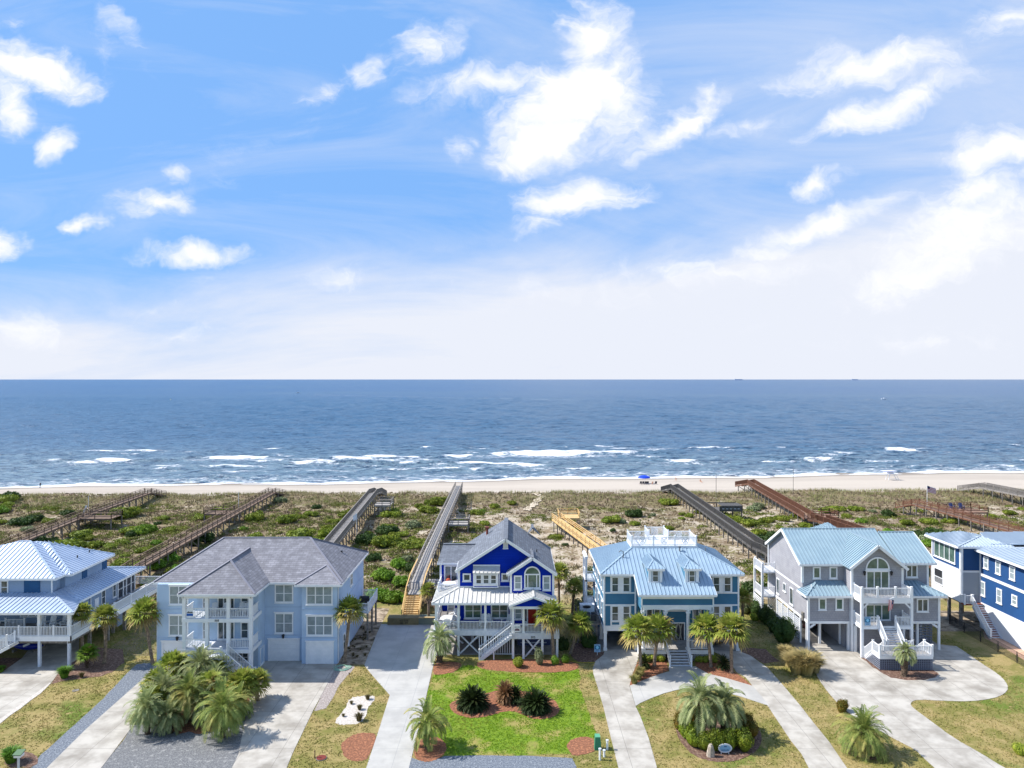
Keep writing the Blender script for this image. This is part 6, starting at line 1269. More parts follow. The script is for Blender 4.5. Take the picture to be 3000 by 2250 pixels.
def tuft(zm,u,v,r,key,m,label,h=1.,group=None,n=260):
    x,y=zm.g(u,v)
    if key not in GC: GC[key]=grassclump(len(GC)+5,m,n,1.,.45 if key!='tan' else .62)
    o=bpy.data.objects.new('grass_clump',GC[key]); COL.objects.link(o); o.location=(x,y,0); o.scale=(r,r,r*h*(1.3 if key=='tan' else 1)); o.rotation_euler=(0,0,random.random()*6); return tag(o,label,'ornamental grass',group)
tuft(Z7,522,375,1.2,'g',F_GRASS,'green ornamental grass at the corner of the pale blue house mulch bed',n=700); tuft(Z7,662,372,.55,'t',F_TURK,'small brown grass clump in the pale blue house mulch bed'); tuft(Z7,90,1060,1.25,'g',F_GRASS,'green ornamental grass behind the mailbox at the lower left'); tuft(Z7,10,330,.7,'g',F_GRASS,'green grass clump at the left edge beside the shaded mulch')
for i,(u,v,r,l) in enumerate(((1390,735,.5,'top right'),(1215,785,.35,'upper left'),(1303,845,.5,'middle'),(1297,965,.75,'largest, lower right'),(1127,920,.3,'lower left'))): tuft(Z8,u,v,r,'t',F_TURK,'dark grass tuft in the white shell patch, %s'%l,group='tufts in the white shell patch')
for i,(u,v,r,l) in enumerate(((320,1370,1.15,'small back clump'),(380,1450,1.3,'left of the largest'),(520,1520,2.,'largest, nearest the driveway'),(420,1510,1.7,'middle'),(600,1500,1.3,'right end'))): tuft(Z5,u,v,r,'tan',F_TAN,'tall tan ornamental grass beside the shingled house driveway, %s'%l,group='tan grasses by the driveway',n=900)
for i,(u,v,l) in enumerate(((540,520,'front'),(580,480,'middle'),(600,440,'back'))): tuft(Z10,u,v,.95,'t2',fol('olive_blades',(156,146,88),(112,116,62),tr=.3),'wispy olive grass at the end of the teal house left mulch bed, %s'%l,group='wispy grass clumps',n=300)
for i in range(34):
    u,v=random.uniform(1170,1420),random.uniform(-60,300)
    if u>1500-(v+60)*.25: continue
    tuft(Z8,u,v,random.uniform(.22,.4),'t',F_TURK,'dark grass tuft on the sandy strip beside the periwinkle house',group='tufts on the sandy side strip',h=.6)
# ================================================================ DUNE VEGETATION
def regionname(x,y):
    walls=[(-95,'left of the first boardwalk'),(-57,'between the brown boardwalks'),(-31,'left of the tall grey boardwalk'),(-13,'left of the central boardwalk'),(10,'left of the yellow boardwalk'),(40,'left of the dark boardwalk'),(60,'left of the red boardwalk'),(89,'between the red boardwalks'),(999,'right of all boardwalks')]
    r=next(l for a,l in walls if x<a); d='near the houses' if y<118 else 'in mid dune' if y<150 else 'near the beach'; return r,d
protos=[]
for k,(m,w,h) in enumerate(((F_SHRUB,1.3,.75),(F_SHRUB,1.2,.85),(F_DARK,1.3,.95),(F_BRT,1.2,.8),(F_SHRUB,1.5,.6),(F_GRY,1.1,.7))): protos.append((('d',k),(lambda k=k,m=m,w=w,h=h:(shrubmesh(60+k,m,w,h,7,1100,.11,.62),h))))
cols=['olive green','olive green','dark green','bright green','low olive','grey green']
walkx=[(-83,95,-88,171),(-54,95,-58,172),(-29,98,-32,173),(-13,88,-13,182),(16,98,8.7,143),(40,105,40,178),(60,100,62,186),(90,105,87.7,154)]
def clear(x,y,r):
    for a,b,c,d in walkx:
        if b-4<y<d+4 and abs(x-(a+(c-a)*(y-b)/(d-b)))<r+1.: return False
    for a,b,c,d in((-70,-43,70,95),(-40,-15,70,90),(-14,8,70,93),(7,28,70,91.5),(29,50,70,94),(51,80,60,93)):
        if a<x<b and c<y<d: return False
    return True
cnt=0; tries=0
def dshrub(x,y,k,s,hz=1.):
    a,b=regionname(x,y); key,mk=protos[k]; l='%s dune shrub %s, %s'%(cols[k],b,a)
    shrub(key,mk,(x,y,TH(x,y)-.08),(s,s*random.uniform(.8,1.1),s*hz),random.random()*6.28,'dune_shrub',l,'%s shrubs %s %s'%(cols[k],b,a))
big=[(-10+u,v,k,s) for u,v,k,s in()]
BIGL=[(1130,1560,2,3.0),(1075,1585,2,2.6),(1160,1590,0,1.9),(1095,1640,2,2.),(1120,1690,3,2.6),(1170,1660,3,2.4),(1210,1670,2,1.9),(1180,1700,3,2.2),(1100,1730,3,2.6),(1150,1740,3,2.6),(1200,1740,3,2.),(1130,1780,3,1.9),(1100,1790,0,1.6),(1190,1640,5,1.8),(1230,1640,5,1.6),
 (100,1600,2,2.6),(150,1590,2,2.4),(200,1600,2,2.2),(285,1600,0,2.),(250,1570,0,1.6),(500,1640,3,2.6),(540,1670,3,2.4),(470,1660,3,2.2),(440,1700,3,2.),(600,1580,2,2.4),(560,1590,2,2.2),(420,1610,0,1.8),(460,1590,3,1.6),(390,1560,2,1.9),(430,1555,0,1.9),(490,1555,0,1.7),(360,1590,0,1.6),(620,1610,2,1.7),
 (2270,1570,2,2.),(2230,1560,0,2.2),(2200,1540,0,2.2),(2160,1530,0,1.9),(2240,1535,0,2.2),(2290,1530,0,2.),(2330,1520,0,1.9),(2300,1600,2,1.6),(2700,1560,2,2.2),(2740,1550,2,2.2),(2780,1560,2,2.),(2640,1560,2,1.9),(2600,1550,3,1.6),(2520,1530,3,1.8),(2480,1510,0,1.6),(2660,1530,0,2.),(2720,1530,0,2.1),(2780,1530,0,1.9),(2860,1520,0,1.9),(2900,1510,0,1.8),(2960,1500,0,1.9),(2840,1600,3,1.7),(2690,1620,0,1.7),
 (1260,1620,2,1.4),(1400,1500,0,1.9),(1450,1480,0,1.9),(1420,1530,0,1.7),(1500,1470,0,1.6),(1940,1570,0,1.2),(1795,1550,2,.9),(1655,1600,2,.8),(1960,1545,0,1.6),(2050,1500,0,1.5)]
for px,py,k,s in BIGL:
    x,y=G(px,py,1.2)
    if y>91: dshrub(x,y,k,s*.72,1.)
while cnt<215 and tries<6000:
    tries+=1; y=95+75*random.random()**.9; x=random.uniform(-.76,.76)*y; v=vegf(x,y); n=ns(x*.07,y*.09,21)
    dens=.5+n*1.5+(.2 if x<-8 else 0)-(.5 if -6<x<36 else 0)-(.4*sm((y-150)/15))
    if random.random()>dens or not clear(x,y,1.2): continue
    s=random.choice((random.uniform(.5,1.1),random.uniform(1.,2.2)))*(1.15 if x<0 else 1.); k=random.choices(range(6),[6,6,2.5,2 if x<0 else .6,5,1.2])[0]; dshrub(x,y,k,s,random.uniform(.75,1.05)); cnt+=1
# dune grass as one mass
def dunegrass(name,n,fn,m,h0,h1,wd,label,seed):
    rg=np.random.default_rng(seed); V=[]; c=0; rr=random.Random(seed)
    while c<n:
        p=fn(rr)
        if p is None: continue
        x,y=p; z=TH(x,y)-.03; c+=1
        for b in range(3):
            a=rr.uniform(0,6.28); h=rr.uniform(h0,h1); w=wd*rr.uniform(.6,1.4); dx,dy=math.cos(a)*w,math.sin(a)*w; lx,ly=rr.uniform(-.35,.35)*h,rr.uniform(-.35,.35)*h; ox,oy=rr.uniform(-.25,.25),rr.uniform(-.25,.25)
            V.append([(x+ox-dx,y+oy-dy,z),(x+ox+dx,y+oy+dy,z),(x+ox+lx+dx*.2,y+oy+ly+dy*.2,z+h),(x+ox+lx-dx*.2,y+oy+ly-dy*.2,z+h)])
    me=qmesh(name,np.array(V),m); o=bpy.data.objects.new(name,me); COL.objects.link(o); o['kind']='stuff'; return o
F_DG=mat('dune_grass_blades',srgb(144,128,100),srgb(112,106,74),scale=.12,rough=.8,coord='Object',transl=.25,c3=srgb(122,104,86),s3=.3,lo3=.48,hi3=.62,detail=4)
F_SO=mat('sea_oat_blades',srgb(176,166,126),srgb(138,142,86),scale=.2,rough=.8,coord='Object',transl=.3)
def f1(r):
    y=94+90*r.random(); x=r.uniform(-.8,.8)*y; v=vegf(x,y)+.9*ns(x*.3,y*.3,6)+.35*ns(x*1.1,y*1.1,2)
    return (x,y) if v>.58 and clear(x,y,-.5) else None
dunegrass('dune_grass',36000,f1,F_DG,.15,.42,.11,'',5)
def f2(r):
    x=r.uniform(-165,165); y=YD(x)+r.uniform(-16,4)+4*ns(x*.1,0,4); return (x,y) if ns(x*.14,y*.2,8)>-.12 else None
dunegrass('sea_oats',11000,f2,F_SO,.3,.85,.045,'',6)
# low olive scrub as one mass, in drifts
rg=np.random.default_rng(12); Q=[]; c=0
while c<4600:
    y=96+72*random.random(); x=random.uniform(-.78,.78)*y; n=ns(x*.09,y*.11,31)+.6*ns(x*.28,y*.3,33)+(.12 if x<-6 else -.1)-(.16 if -6<x<36 else 0)-.25*sm((y-155)/12)
    if n<.05 or not clear(x,y,.1): continue
    c+=1; s=rg.uniform(.4,1.05); Q.append(leafcloud(rg,[(x,y,TH(x,y)+.02,s,s,s*.5)],30,.14,.5,0.))
me=qmesh('low_scrub',np.concatenate(Q),mat('low_scrub_leaves',srgb(112,120,48),srgb(84,96,36),scale=.15,rough=.8,coord='Object',transl=.2,c3=srgb(132,138,62),s3=.4,detail=4)); o=bpy.data.objects.new('low_scrub',me); COL.objects.link(o); o['kind']='stuff'
# short lawn blades, kept off the paving and the beds
def inside(P,x,y):
    c=False; j=len(P)-1
    for i in range(len(P)):
        if (P[i][1]>y)!=(P[j][1]>y) and x<(P[j][0]-P[i][0])*(y-P[i][1])/(P[j][1]-P[i][1])+P[i][0]: c=not c
        j=i
    return c
BX=[(n_,P,min(p[0] for p in P),max(p[0] for p in P),min(p[1] for p in P),max(p[1] for p in P)) for n_,P in POLY]
HB=[(-70,-47,73,93),(-38,-18,71,89),(-8.5,5,75.5,91),(9.5,25.5,78,90),(32,48,78,92),(51,80,60,93),(-16,-8,86,93)]
def lawn(name,n,m,bright,h0,h1,wd):
    V=[]; c=0; rr=random.Random(3)
    while c<n:
        y=52+42*rr.random()**.8; x=rr.uniform(-.76,.76)*y; hit=None
        for n_,P,a,b,d,e in BX:
            if a<x<b and d<y<e and inside(P,x,y): hit=n_ if hit in(None,'front_lawn') else hit
        if (hit=='front_lawn')!=bright or (hit and hit!='front_lawn') or any(a<x<b and d<y<e for a,b,d,e in HB): continue
        if ns(x*.9,y*.9,5)<-.35: c+=.2; continue
        c+=1
        for b in range(2):
            a=rr.uniform(0,6.28); h=rr.uniform(h0,h1); w=wd*rr.uniform(.6,1.3); dx,dy=math.cos(a)*w,math.sin(a)*w; ox,oy=rr.uniform(-.1,.1),rr.uniform(-.1,.1); lx,ly=rr.uniform(-.5,.5)*h,rr.uniform(-.5,.5)*h
            V.append([(x+ox-dx,y+oy-dy,0),(x+ox+dx,y+oy+dy,0),(x+ox+lx+dx*.3,y+oy+ly+dy*.3,h),(x+ox+lx-dx*.3,y+oy+ly-dy*.3,h)])
    o=bpy.data.objects.new(name,qmesh(name,np.array(V),m)); COL.objects.link(o); o['kind']='stuff'
lawn('lawn_grass',34000,mat('dry_lawn_blades',srgb(168,154,98),srgb(128,134,62),scale=.35,rough=.9,coord='Object',transl=.25,c3=srgb(176,156,108),s3=1.4,lo3=.5,hi3=.7,detail=5),False,.03,.08,.05)
lawn('bright_lawn_grass',9000,mat('bright_lawn_blades',srgb(146,174,38),srgb(112,146,28),scale=.6,rough=.9,coord='Object',transl=.3,c3=srgb(160,158,70),s3=.3,lo3=.5,hi3=.68,detail=5),True,.03,.09,.05)
# ================================================================ BOARDWALKS
def walk(label,pts,w,mp,mr,style=0,plats=(),new=None,step=3.,endramp=True,name='boardwalk',h=1.05):
    R=thing(name,label,'boardwalk',(pts[0][0],pts[0][1],0)); pts=[Vector(p) for p in pts]
    dk=MB(); rl={-1:MB(),1:MB()}; sg=MB()
    for i,(a,b) in enumerate(zip(pts,pts[1:])):
        d=(b-a); hd=Vector((d.x,d.y,0)).normalized(); s=Vector((-hd.y,hd.x,0))
        q=[a-s*w/2,a+s*w/2,b+s*w/2,b-s*w/2]; dk.slab([tuple(v) for v in q],.08)
        for e in(-1,1):
            o=s*e*(w/2); sg.bar(a+o-Vector((0,0,.2)),b+o-Vector((0,0,.2)),.07,.26)
            L=d.length; n=max(1,round(L/2.4)); mb=rl[e]
            for k in range(n+1):
                c=a.lerp(b,k/n)+o; mb.bar(c-Vector((0,0,.25)),c+Vector((0,0,h)),.1)
            mb.bar(a+o+Vector((0,0,h)),b+o+Vector((0,0,h)),.15,.06)
            if style==0:
                for z in(.38,.72): mb.bar(a+o+Vector((0,0,z)),b+o+Vector((0,0,z)),.04,.13)
            else:
                mb.bar(a+o+Vector((0,0,.1)),b+o+Vector((0,0,.1)),.04,.08); n2=int(L/.17)
                for k in range(n2): c=a.lerp(b,(k+.5)/n2)+o; mb.bar(c+Vector((0,0,.1)),c+Vector((0,0,h)),.07)
    obj('deck',dk,mp,R); obj('railing',rl[-1],mr,R); obj('railing',rl[1],mr,R); obj('stringer',sg,mr,R)
    for a,b in zip(pts,pts[1:]):
        L=(b-a).length; n=max(1,int(L/step)); hd=(b-a); hd.z=0; hd.normalize(); s=Vector((-hd.y,hd.x,0))
        for k in range(n):
            c=a.lerp(b,(k+.5)/n); g=TH(c.x,c.y); 
            if c.z-g<.5: continue
            m=MB()
            for e in(-1,1): m.bar((c.x+s.x*e*w*.48,c.y+s.y*e*w*.48,g-.3),(c.x+s.x*e*w*.48,c.y+s.y*e*w*.48,c.z-.1),.18)
            if c.z-g>1.2: m.bar((c.x-s.x*w*.48,c.y-s.y*w*.48,g+.2),(c.x+s.x*w*.48,c.y+s.y*w*.48,c.z-.3),.05,.14)
            obj('support_frame',m,new or WOODS,R)
    for (x0,x1,y0,y1,z,bench) in plats:
        m=MB(); m.box(x0,x1,y0,y1,z-.12,z); m.box(x0,x1,y0-.06,y0,z-.3,z+.0); obj('platform',m,mp,R); r=MB()
        P=[(x0,y0),(x1,y0),(x1,y1),(x0,y1)]
        for k in range(4):
            (ax,ay),(bx,by)=P[k],P[(k+1)%4]; 
            if bench==k: continue
            for z2 in(1.05,.7,.38): r.bar((ax,ay,z+z2),(bx,by,z+z2),.12 if z2>1 else .05,.06 if z2>1 else .13)
            for t in(0,.5,1): r.bar((ax+(bx-ax)*t,ay+(by-ay)*t,z),(ax+(bx-ax)*t,ay+(by-ay)*t,z+1.05),.12)
        r.box(x0+.3,x1-.3,y1-.6,y1-.2,z+.4,z+.46); obj('platform_railing',r,mr,R)
        for x in(x0+.1,x1-.1):
            for y in(y0+.1,y1-.1): m=MB(); m.bar((x,y,TH(x,y)-.2),(x,y,z),.2); obj('support_post',m,new or WOODS,R)
    return R
def wz(px,py,z): x,y=G(px,py,z); return (x,y,z)
a=wz(434,1443,2.8); walk('brown weathered boardwalk at the far left with a square side platform',[(-79,93,2.8),(-82.5,118,2.8),(-85.5,142,2.8),a,(a[0]+.6,a[1]+6,1.2)],1.7,WOODBP,WOODB,0,[(X(234,139),X(330,139),138.5,142.5,2.8,3)])
a=wz(797,1442,2.8); walk('brown weathered boardwalk descending behind the pale blue house with a platform on its left',[(-50,93.5,2.9),(-53.5,97,2.8),wz(407,1657,2.8),a,(a[0]+.6,a[1]+6,1.3)],1.8,WOODBP,WOODB,0,[(-62.3,-57.6,143.5,147.5,2.8,1)])
a=wz(1100,1440,3.5); walk('tall grey boardwalk on high posts behind the periwinkle house with a platform on its right',[(-27.5,92,3.4),wz(975,1590,3.5),(a[0],a[1]-3,3.5),(a[0],a[1]+3,2.9),(a[0]+.2,a[1]+9,1.2)],1.8,WOODGP,WOODG,1,[(-29.3,-25.8,150.5,155,3.3,3)])
a=wz(1345,1423,3.); walk('long straight grey boardwalk beside the royal blue house with a bench platform on its right',[(-12.6,91.8,2.2),(-12.6,94.,2.2),(-12.65,95.2,2.8),(-12.9,111,3.),a],1.75,WOODGP,WOODG,0,[(-11.9,-8.1,132,136,3.,3)],step=3.5)
# wooden stairs and retaining wall at its foot
R=thing('boardwalk_stairs','new yellow pine stairs and grey green retaining wall at the end of the long driveway','stairs',(-12.6,88,0))
stairs(R,(-12.6,91.6,2.15),(-12.6,88.,.45),2.0,WOODYP,WOODY,n=10,name='flight')
m=MB()
for e in(-1,1):
    x=-12.6+e*1.05; m.bar((x,87.9,.4),(x,87.9,1.5),.12); m.bar((x,91.7,2.1),(x,91.7,3.25),.12); m.bar((x,87.9,1.45),(x,91.7,3.2),.12,.06); m.bar((x,87.9,1.1),(x,91.7,2.85),.04,.12); m.bar((x,87.9,.8),(x,91.7,2.5),.04,.12); m.bar((x,91.7,3.2),(x,95,3.85),.14,.06)
    m.bar((x,95,3.85),(x-.05,103,3.95),.16,.07)
obj('railing',m,WOODY,R)
m=MB(); m.box(-15.2,-11.4,86.6,88,0,.85); obj('landing_wall',m,mat('olive_plank',srgb(128,118,86),srgb(112,102,74),scale=1,rough=.9,pattern='lap',per=.22),R)
m=MB(); m.box(-11.4,-9.1,86.7,88,0,.85); obj('retaining_wall',m,mat('green_grey_plank',srgb(112,122,110),srgb(100,110,98),scale=1,rough=.9,pattern='lap',per=.28),R)
m=MB(); m.box(-11.4,-9.,86.62,86.9,.85,.93); m.bar((-9.1,86.7,.9),(-9.1,92,1.6),.12,.1); m.box(-9.2,-9.,86.6,86.8,0,1.); obj('cap_board',m,WOODYP,R)
text(R,'SP.S  S.7B',(-13.2,86.585,.56),.26,BLACK,name='lettering'); text(R,'EBC  293',(-13.2,86.585,.26),.26,BLACK,name='lettering')
# side stairs down towards the royal blue house
stairs(R,(-11.6,91.9,2.2),(-9.2,90.5,1.0),1.2,WOODB,WOODB,n=7,name='side_flight'); m=MB(); m.bar((-11.5,92.4,3.2),(-9.2,91.2,2.),.1,.06); m.bar((-11.6,91.2,3.2),(-9.3,89.9,2.),.1,.06)
for t in(0,.33,.66,1): m.bar((-11.6+2.3*t,91.2-1.3*t,1.5-.8*t),(-11.6+2.3*t,91.2-1.3*t,3.2-1.2*t),.08)
obj('side_railing',m,WOODB,R)
R=thing('side_deck','small grey side deck with rails between the long boardwalk and the royal blue house','deck',(-10.6,95,0)); m=MB(); m.box(-11.7,-8.4,93.6,98,2.3,2.42); obj('deck',m,WOODGP,R); m=MB()
for z in(1.,.6): m.bar((-11.7,93.6,2.4+z),(-8.4,93.6,2.4+z),.06,.1); m.bar((-8.4,93.6,2.4+z),(-8.4,98,2.4+z),.06,.1)
for x in(-11.6,-10,-8.4): m.bar((x,93.6,0),(x,93.6,3.45),.12)
obj('railing',m,WOODG,R)
a=wz(1630,1519,2.8); walk('new yellow pine boardwalk running behind the teal house to a viewing platform',[(16.3,96,2.8),(13.5,115.5,2.8),a],1.8,WOODYP,WOODY,0,[(9.2,13.2,138.6,143,2.9,0)],step=2.6)
a=wz(1976,1430,3.); walk('dark grey boardwalk crossing the dunes behind the teal and shingled houses',[(40.3,98,3.),(40.2,111.6,3.),wz(2218,1602,3.),(39.9,146,3.),a,(a[0]-1.2,a[1]+6,1.4)],1.9,WOODDP,WOODD,1,[],step=2.8)
R=thing('viewing_deck','dark viewing deck with bench walls on the right of the dark grey boardwalk','deck',(43.5,148,0)); m=MB(); m.box(41.,47.2,145.5,150,2.9,3.); obj('deck',m,WOODDP,R); m=MB(); m.box(42.5,47.2,145.4,145.5,2.9,4.); m.box(47.2,47.3,145.5,150,2.9,4.); m.box(41,47.2,150,150.1,3.8,4.); m.box(43.,47.3,145.5,148.6,4.0,4.08)
for x in(41.2,43.2,45.2,47.1): m.bar((x,150,2.5),(x,150,4.),.12); m.bar((x,145.6,TH(x,145.6)-.2),(x,145.6,3),.18)
obj('bench_wall',m,WOODD,R)
for i in range(5): m=MB(); m.box(43.+i*.8,43.5+i*.8,145.36,145.4,3.4,3.5); obj('slot',m,WHITE2,R)
a=wz(2200,1417,3.); walk('red brown stained boardwalk behind the shingled house, reaching the beach',[(61.5,101,3.),(61,125,3.),(59.3,136.,3.),(57.6,137.5,3.),(58.2,141,3.),(61.2,177,3.),(61.9,184,3.),(60.6,190,1.6)],1.9,WOODRP,WOODR,1,[(60.6,64.,139,143,3.,3)],step=2.8)
walk('red brown boardwalk with grey posts at the right and a large platform with blue chairs',[(91,104,3.),(89.8,124.5,3.),(88.2,148,3.),(87.5,154,3.),(86.4,158.5,1.6)],1.9,WOODRP,WOODR,0,[(89.6,96.6,144,149.5,3.,3)],step=3.)
walk('grey boardwalk at the far right near the beach',[(119.8,160,3.),(119.2,166,3.),(118,178,3.),(115.5,183,1.6)],2.2,WOODGP,WOODG,1,[(121,126,158,163,3.,3)])
for i,x in enumerate((91.4,93.4)): adirondack((x,147.5,3.),PI*.0,'blue chair on the red brown dune platform, %s of two'%('left','right')[i],'blue dune chairs',m=mat('navy_plastic',srgb(40,60,110)),sc=1.2)
for i,(x,y,h,l) in enumerate(((X(259,146),146,6.,'pole with a slanted sign standing by the far left platform'),(X(699,150),150,6.2,'thin white pole beside the second brown boardwalk'),(X(2098,153),153,9.5,'tall dark pole above the dark viewing deck'),(X(2324,178),178,7.5,'dark pole right of the red brown boardwalk end'),(X(1045,126),126,6.2,'flagpole with a limp white flag beside the tall grey boardwalk'))):
    p=thing('pole',l,'pole',(x,y,0)); z0=TH(x,y); m=MB(); m.tube([(x,y,z0-.2),(x,y,h)],.05,6); obj('mast',m,WHITE2 if i in(0,1,4) else WOODD,p)
    if i==4: m=MB(); m.prism([(x,y-.03,h),(x-.7,y-.03,h-.5),(x-.6,y-.03,h-1.4),(x,y-.03,h-1.)],(0,.03,0)); obj('flag',m,WHITE,p)
    if i==0: m=MB(); m.bar((x-1.6,y,z0+.3),(x-.4,y,h-2),.08,.3); obj('sign_board',m,WHITE2,p)
x,y=X(2716,160),160; p=thing('flagpole','white flagpole with an american flag in the dunes at the right','flag',(x,y,0)); m=MB(); m.tube([(x,y,0),(x,y,6.1)],.05,6); obj('mast',m,WHITE,p); m=MB(); m.prism([(x+.05,y,6),(x+2.,y,5.4),(x+2.,y,4.1),(x+.05,y,4.6)],(0,.03,0)); obj('flag',m,mat('flag_cloth',srgb(222,215,220)),p); m=MB()
for k in range(4): m.prism([(x+.06,y-.012,5.75-k*.3),(x+2.,y-.012,5.2-k*.3),(x+2.,y-.012,5.08-k*.3),(x+.06,y-.012,5.62-k*.3)],(0,.01,0))
obj('stripes',m,mat('flag_red',(0,0,0)),p); m=MB(); m.prism([(x+.06,y-.03,5.99),(x+.6,y-.03,5.83),(x+.6,y-.03,5.3),(x+.06,y-.03,5.4)],(0,.01,0)); obj('canton',m,mat('flag_blue',(0,0,0)),p)
# ================================================================ YARD OBJECTS
x,y=Z9.g(2105,1270); b=thing('utility_box','green utility pedestal beside the pine straw circle and white pipes','utility box',(x,y,0)); m=MB(); w=.28
m.prism([(x-w,y-.25,0),(x+w,y-.25,0),(x+w*.75,y-.15,1.),(x-w*.75,y-.15,1.)],(0,.5,0)); obj('casing',m,mat('utility_green',srgb(50,130,98),rough=.5),b); m=MB(); m.box(x-w*.72,x+w*.72,y-.2,y+.38,1.,1.07); obj('lid',m,mat('utility_green_lid',srgb(90,160,125),rough=.5),b)
for u,v,h,l in((2130,1388,.85,'tall white pipe in front of the green utility box'),(2175,1355,.5,'short cream pipe right of the tall white pipe'),(2208,1278,.75,'white pipe at the edge of the teal house driveway')):
    x,y=Z9.g(u,v); b=thing('vent_pipe',l,'pipe',(x,y,0)); m=MB(); m.tube([(x,y,-.05),(x,y,h)],.09,10); obj('pipe',m,WHITE,b); m=MB(); m.tube([(x,y,h),(x,y,h+.06)],.12,10); obj('cap',m,WHITE2,b)
x,y=Z8.g(890,1370); b=thing('manhole_cover','round rust red access cover in the grass near the lower driveway','manhole',(x,y,0)); m=MB(); m.tube([(x,y,-.02),(x,y,.05)],.43,20); obj('rim',m,WOODS,b); m=MB(); m.tube([(x,y,.05),(x,y,.08)],.38,20); obj('lid',m,mat('rust_red',srgb(118,48,38),rough=.7),b)
for zm,u,v,h,l in((Z8,820,1370,.55,'dark stake beside the round rust red cover'),(Z9,148,1325,1.,'rusty upright stake in the pine straw of the young pindo palm'),(Z8,1190,490,.35,'small dark garden light in the gravel strip')):
    x,y=zm.g(u,v); m=MB(); m.tube([(x,y,-.05),(x,y,h)],.035,6); m.tube([(x,y,h),(x,y,h+.08)],[.06,.04],6); solo('garden_stake',m,mat('dark_rust',srgb(70,44,36)),l,'stake',(x,y,0))
x,y=Z8.g(1110,400); m=MB()
for k in range(5):
    r=.9-k*.1; pts=[(x+(r+.12*math.sin(3*t+k))*math.cos(t),y+(r*.9+.1*math.cos(2*t+k))*math.sin(t),.06+.02*k) for t in np.linspace(0,2*PI,26)]; m.tube(pts,.025,5,False)
solo('garden_hose',m,mat('pale_green_hose',srgb(150,190,170),rough=.5),'pale green garden hose coiled at the right garage of the periwinkle house','hose',(x,y,0))
m=MB(); m.tube([(*Z9.g(1805,322),.05),(*Z9.g(1870,336),.05),(*Z9.g(1960,341),.05),(*Z9.g(2078,343),.05)],.03,5); solo('garden_hose',m,mat('ochre_hose',srgb(170,150,50),rough=.5),'yellowish hose stretched across the grass between the pine straw bed and the teal house driveway','hose',(*Z9.g(1805,322),0))
x,y=Z10.g(1300,1248); b=thing('stone_post','upright pale stone marker beside the oval sign on the palm island','stone',(x,y,0)); m=MB(); rg=random.Random(4); rings=[(0,.32),(.25,.3),(.55,.27),(.85,.22),(1.0,.12)]; 
for i in range(len(rings)-1):
    (z0,r0),(z1,r1)=rings[i],rings[i+1]; n=7
    for k in range(n):
        f=lambda r,z,k: (x+r*(1+.12*math.sin(k*2.3+z*5))*math.cos(2*PI*k/n),y+r*.8*(1+.12*math.cos(k*1.7+z*4))*math.sin(2*PI*k/n),z); m.poly([f(r0,z0,k),f(r0,z0,(k+1)%n),f(r1,z1,(k+1)%n),f(r1,z1,k)])
m.poly([(x+.12*math.cos(2*PI*k/7),y+.1*math.sin(2*PI*k/7),1.0) for k in range(7)]); obj('stone',m,mat('pale_stone',srgb(190,178,162),srgb(150,138,126),scale=3,rough=.9,bump=.03,bscale=8),b)
x,y=Z10.g(1445,1228); b=thing('oval_sign','white oval house sign with a blue picture at the foot of the hedge island','sign',(x,y,0)); m=MB(); m.prism([(x+.56*math.cos(2*PI*i/28),y,.5+.36*math.sin(2*PI*i/28)) for i in range(28)],(0,.06,0)); obj('board',m,WHITE2,b)
m=MB(); m.prism([(x+.44*math.cos(2*PI*i/28),y-.012,.5+.27*math.sin(2*PI*i/28)) for i in range(28)],(0,.01,0)); obj('picture',m,mat('sign_sky',srgb(130,175,205)),b); m=MB()
m.box(x-.1,x+.12,y-.03,y-.014,.62,.7); 
for i,q in enumerate((.07,.05,.08,.06,.05,.08,.06)): m.box(x-.3+i*.088,x-.24+i*.088,y-.03,y-.014,.34,.34+q)
obj('lettering',m,mat('sign_slate',srgb(70,95,130)),b)
for e in(-.3,.3): m=MB(); m.box(x+e-.03,x+e+.03,y+.06,y+.1,0,.5); obj('stake',m,WHITE2,b)
x,y=Z7.g(150,1120); b=thing('mailbox','green topped mailbox at the lower left corner beside ornamental grass','mailbox',(x,y,0)); m=MB(); m.box(x-.06,x+.06,y-.06,y+.06,0,1.); obj('post',m,WHITE2,b); m=MB(); m.box(x-.25,x+.25,y-.2,y+.3,1.,1.2); obj('box',m,WHITE,b); m=MB(); m.slab([(x-.32,y-.25,1.25),(x+.32,y-.25,1.25),(x+.32,y+.35,1.4),(x-.32,y+.35,1.4)],.06); obj('roof',m,mat('mailbox_green',srgb(86,116,84)),b)
x,y=Z7.g(612,478); m=MB(); m.tube([(x,y,-.01),(x,y,.03)],.3,14); solo('valve_cover',m,WOODS,'small round grey valve cover in the dry lawn of the pale blue house','cover',(x,y,0))
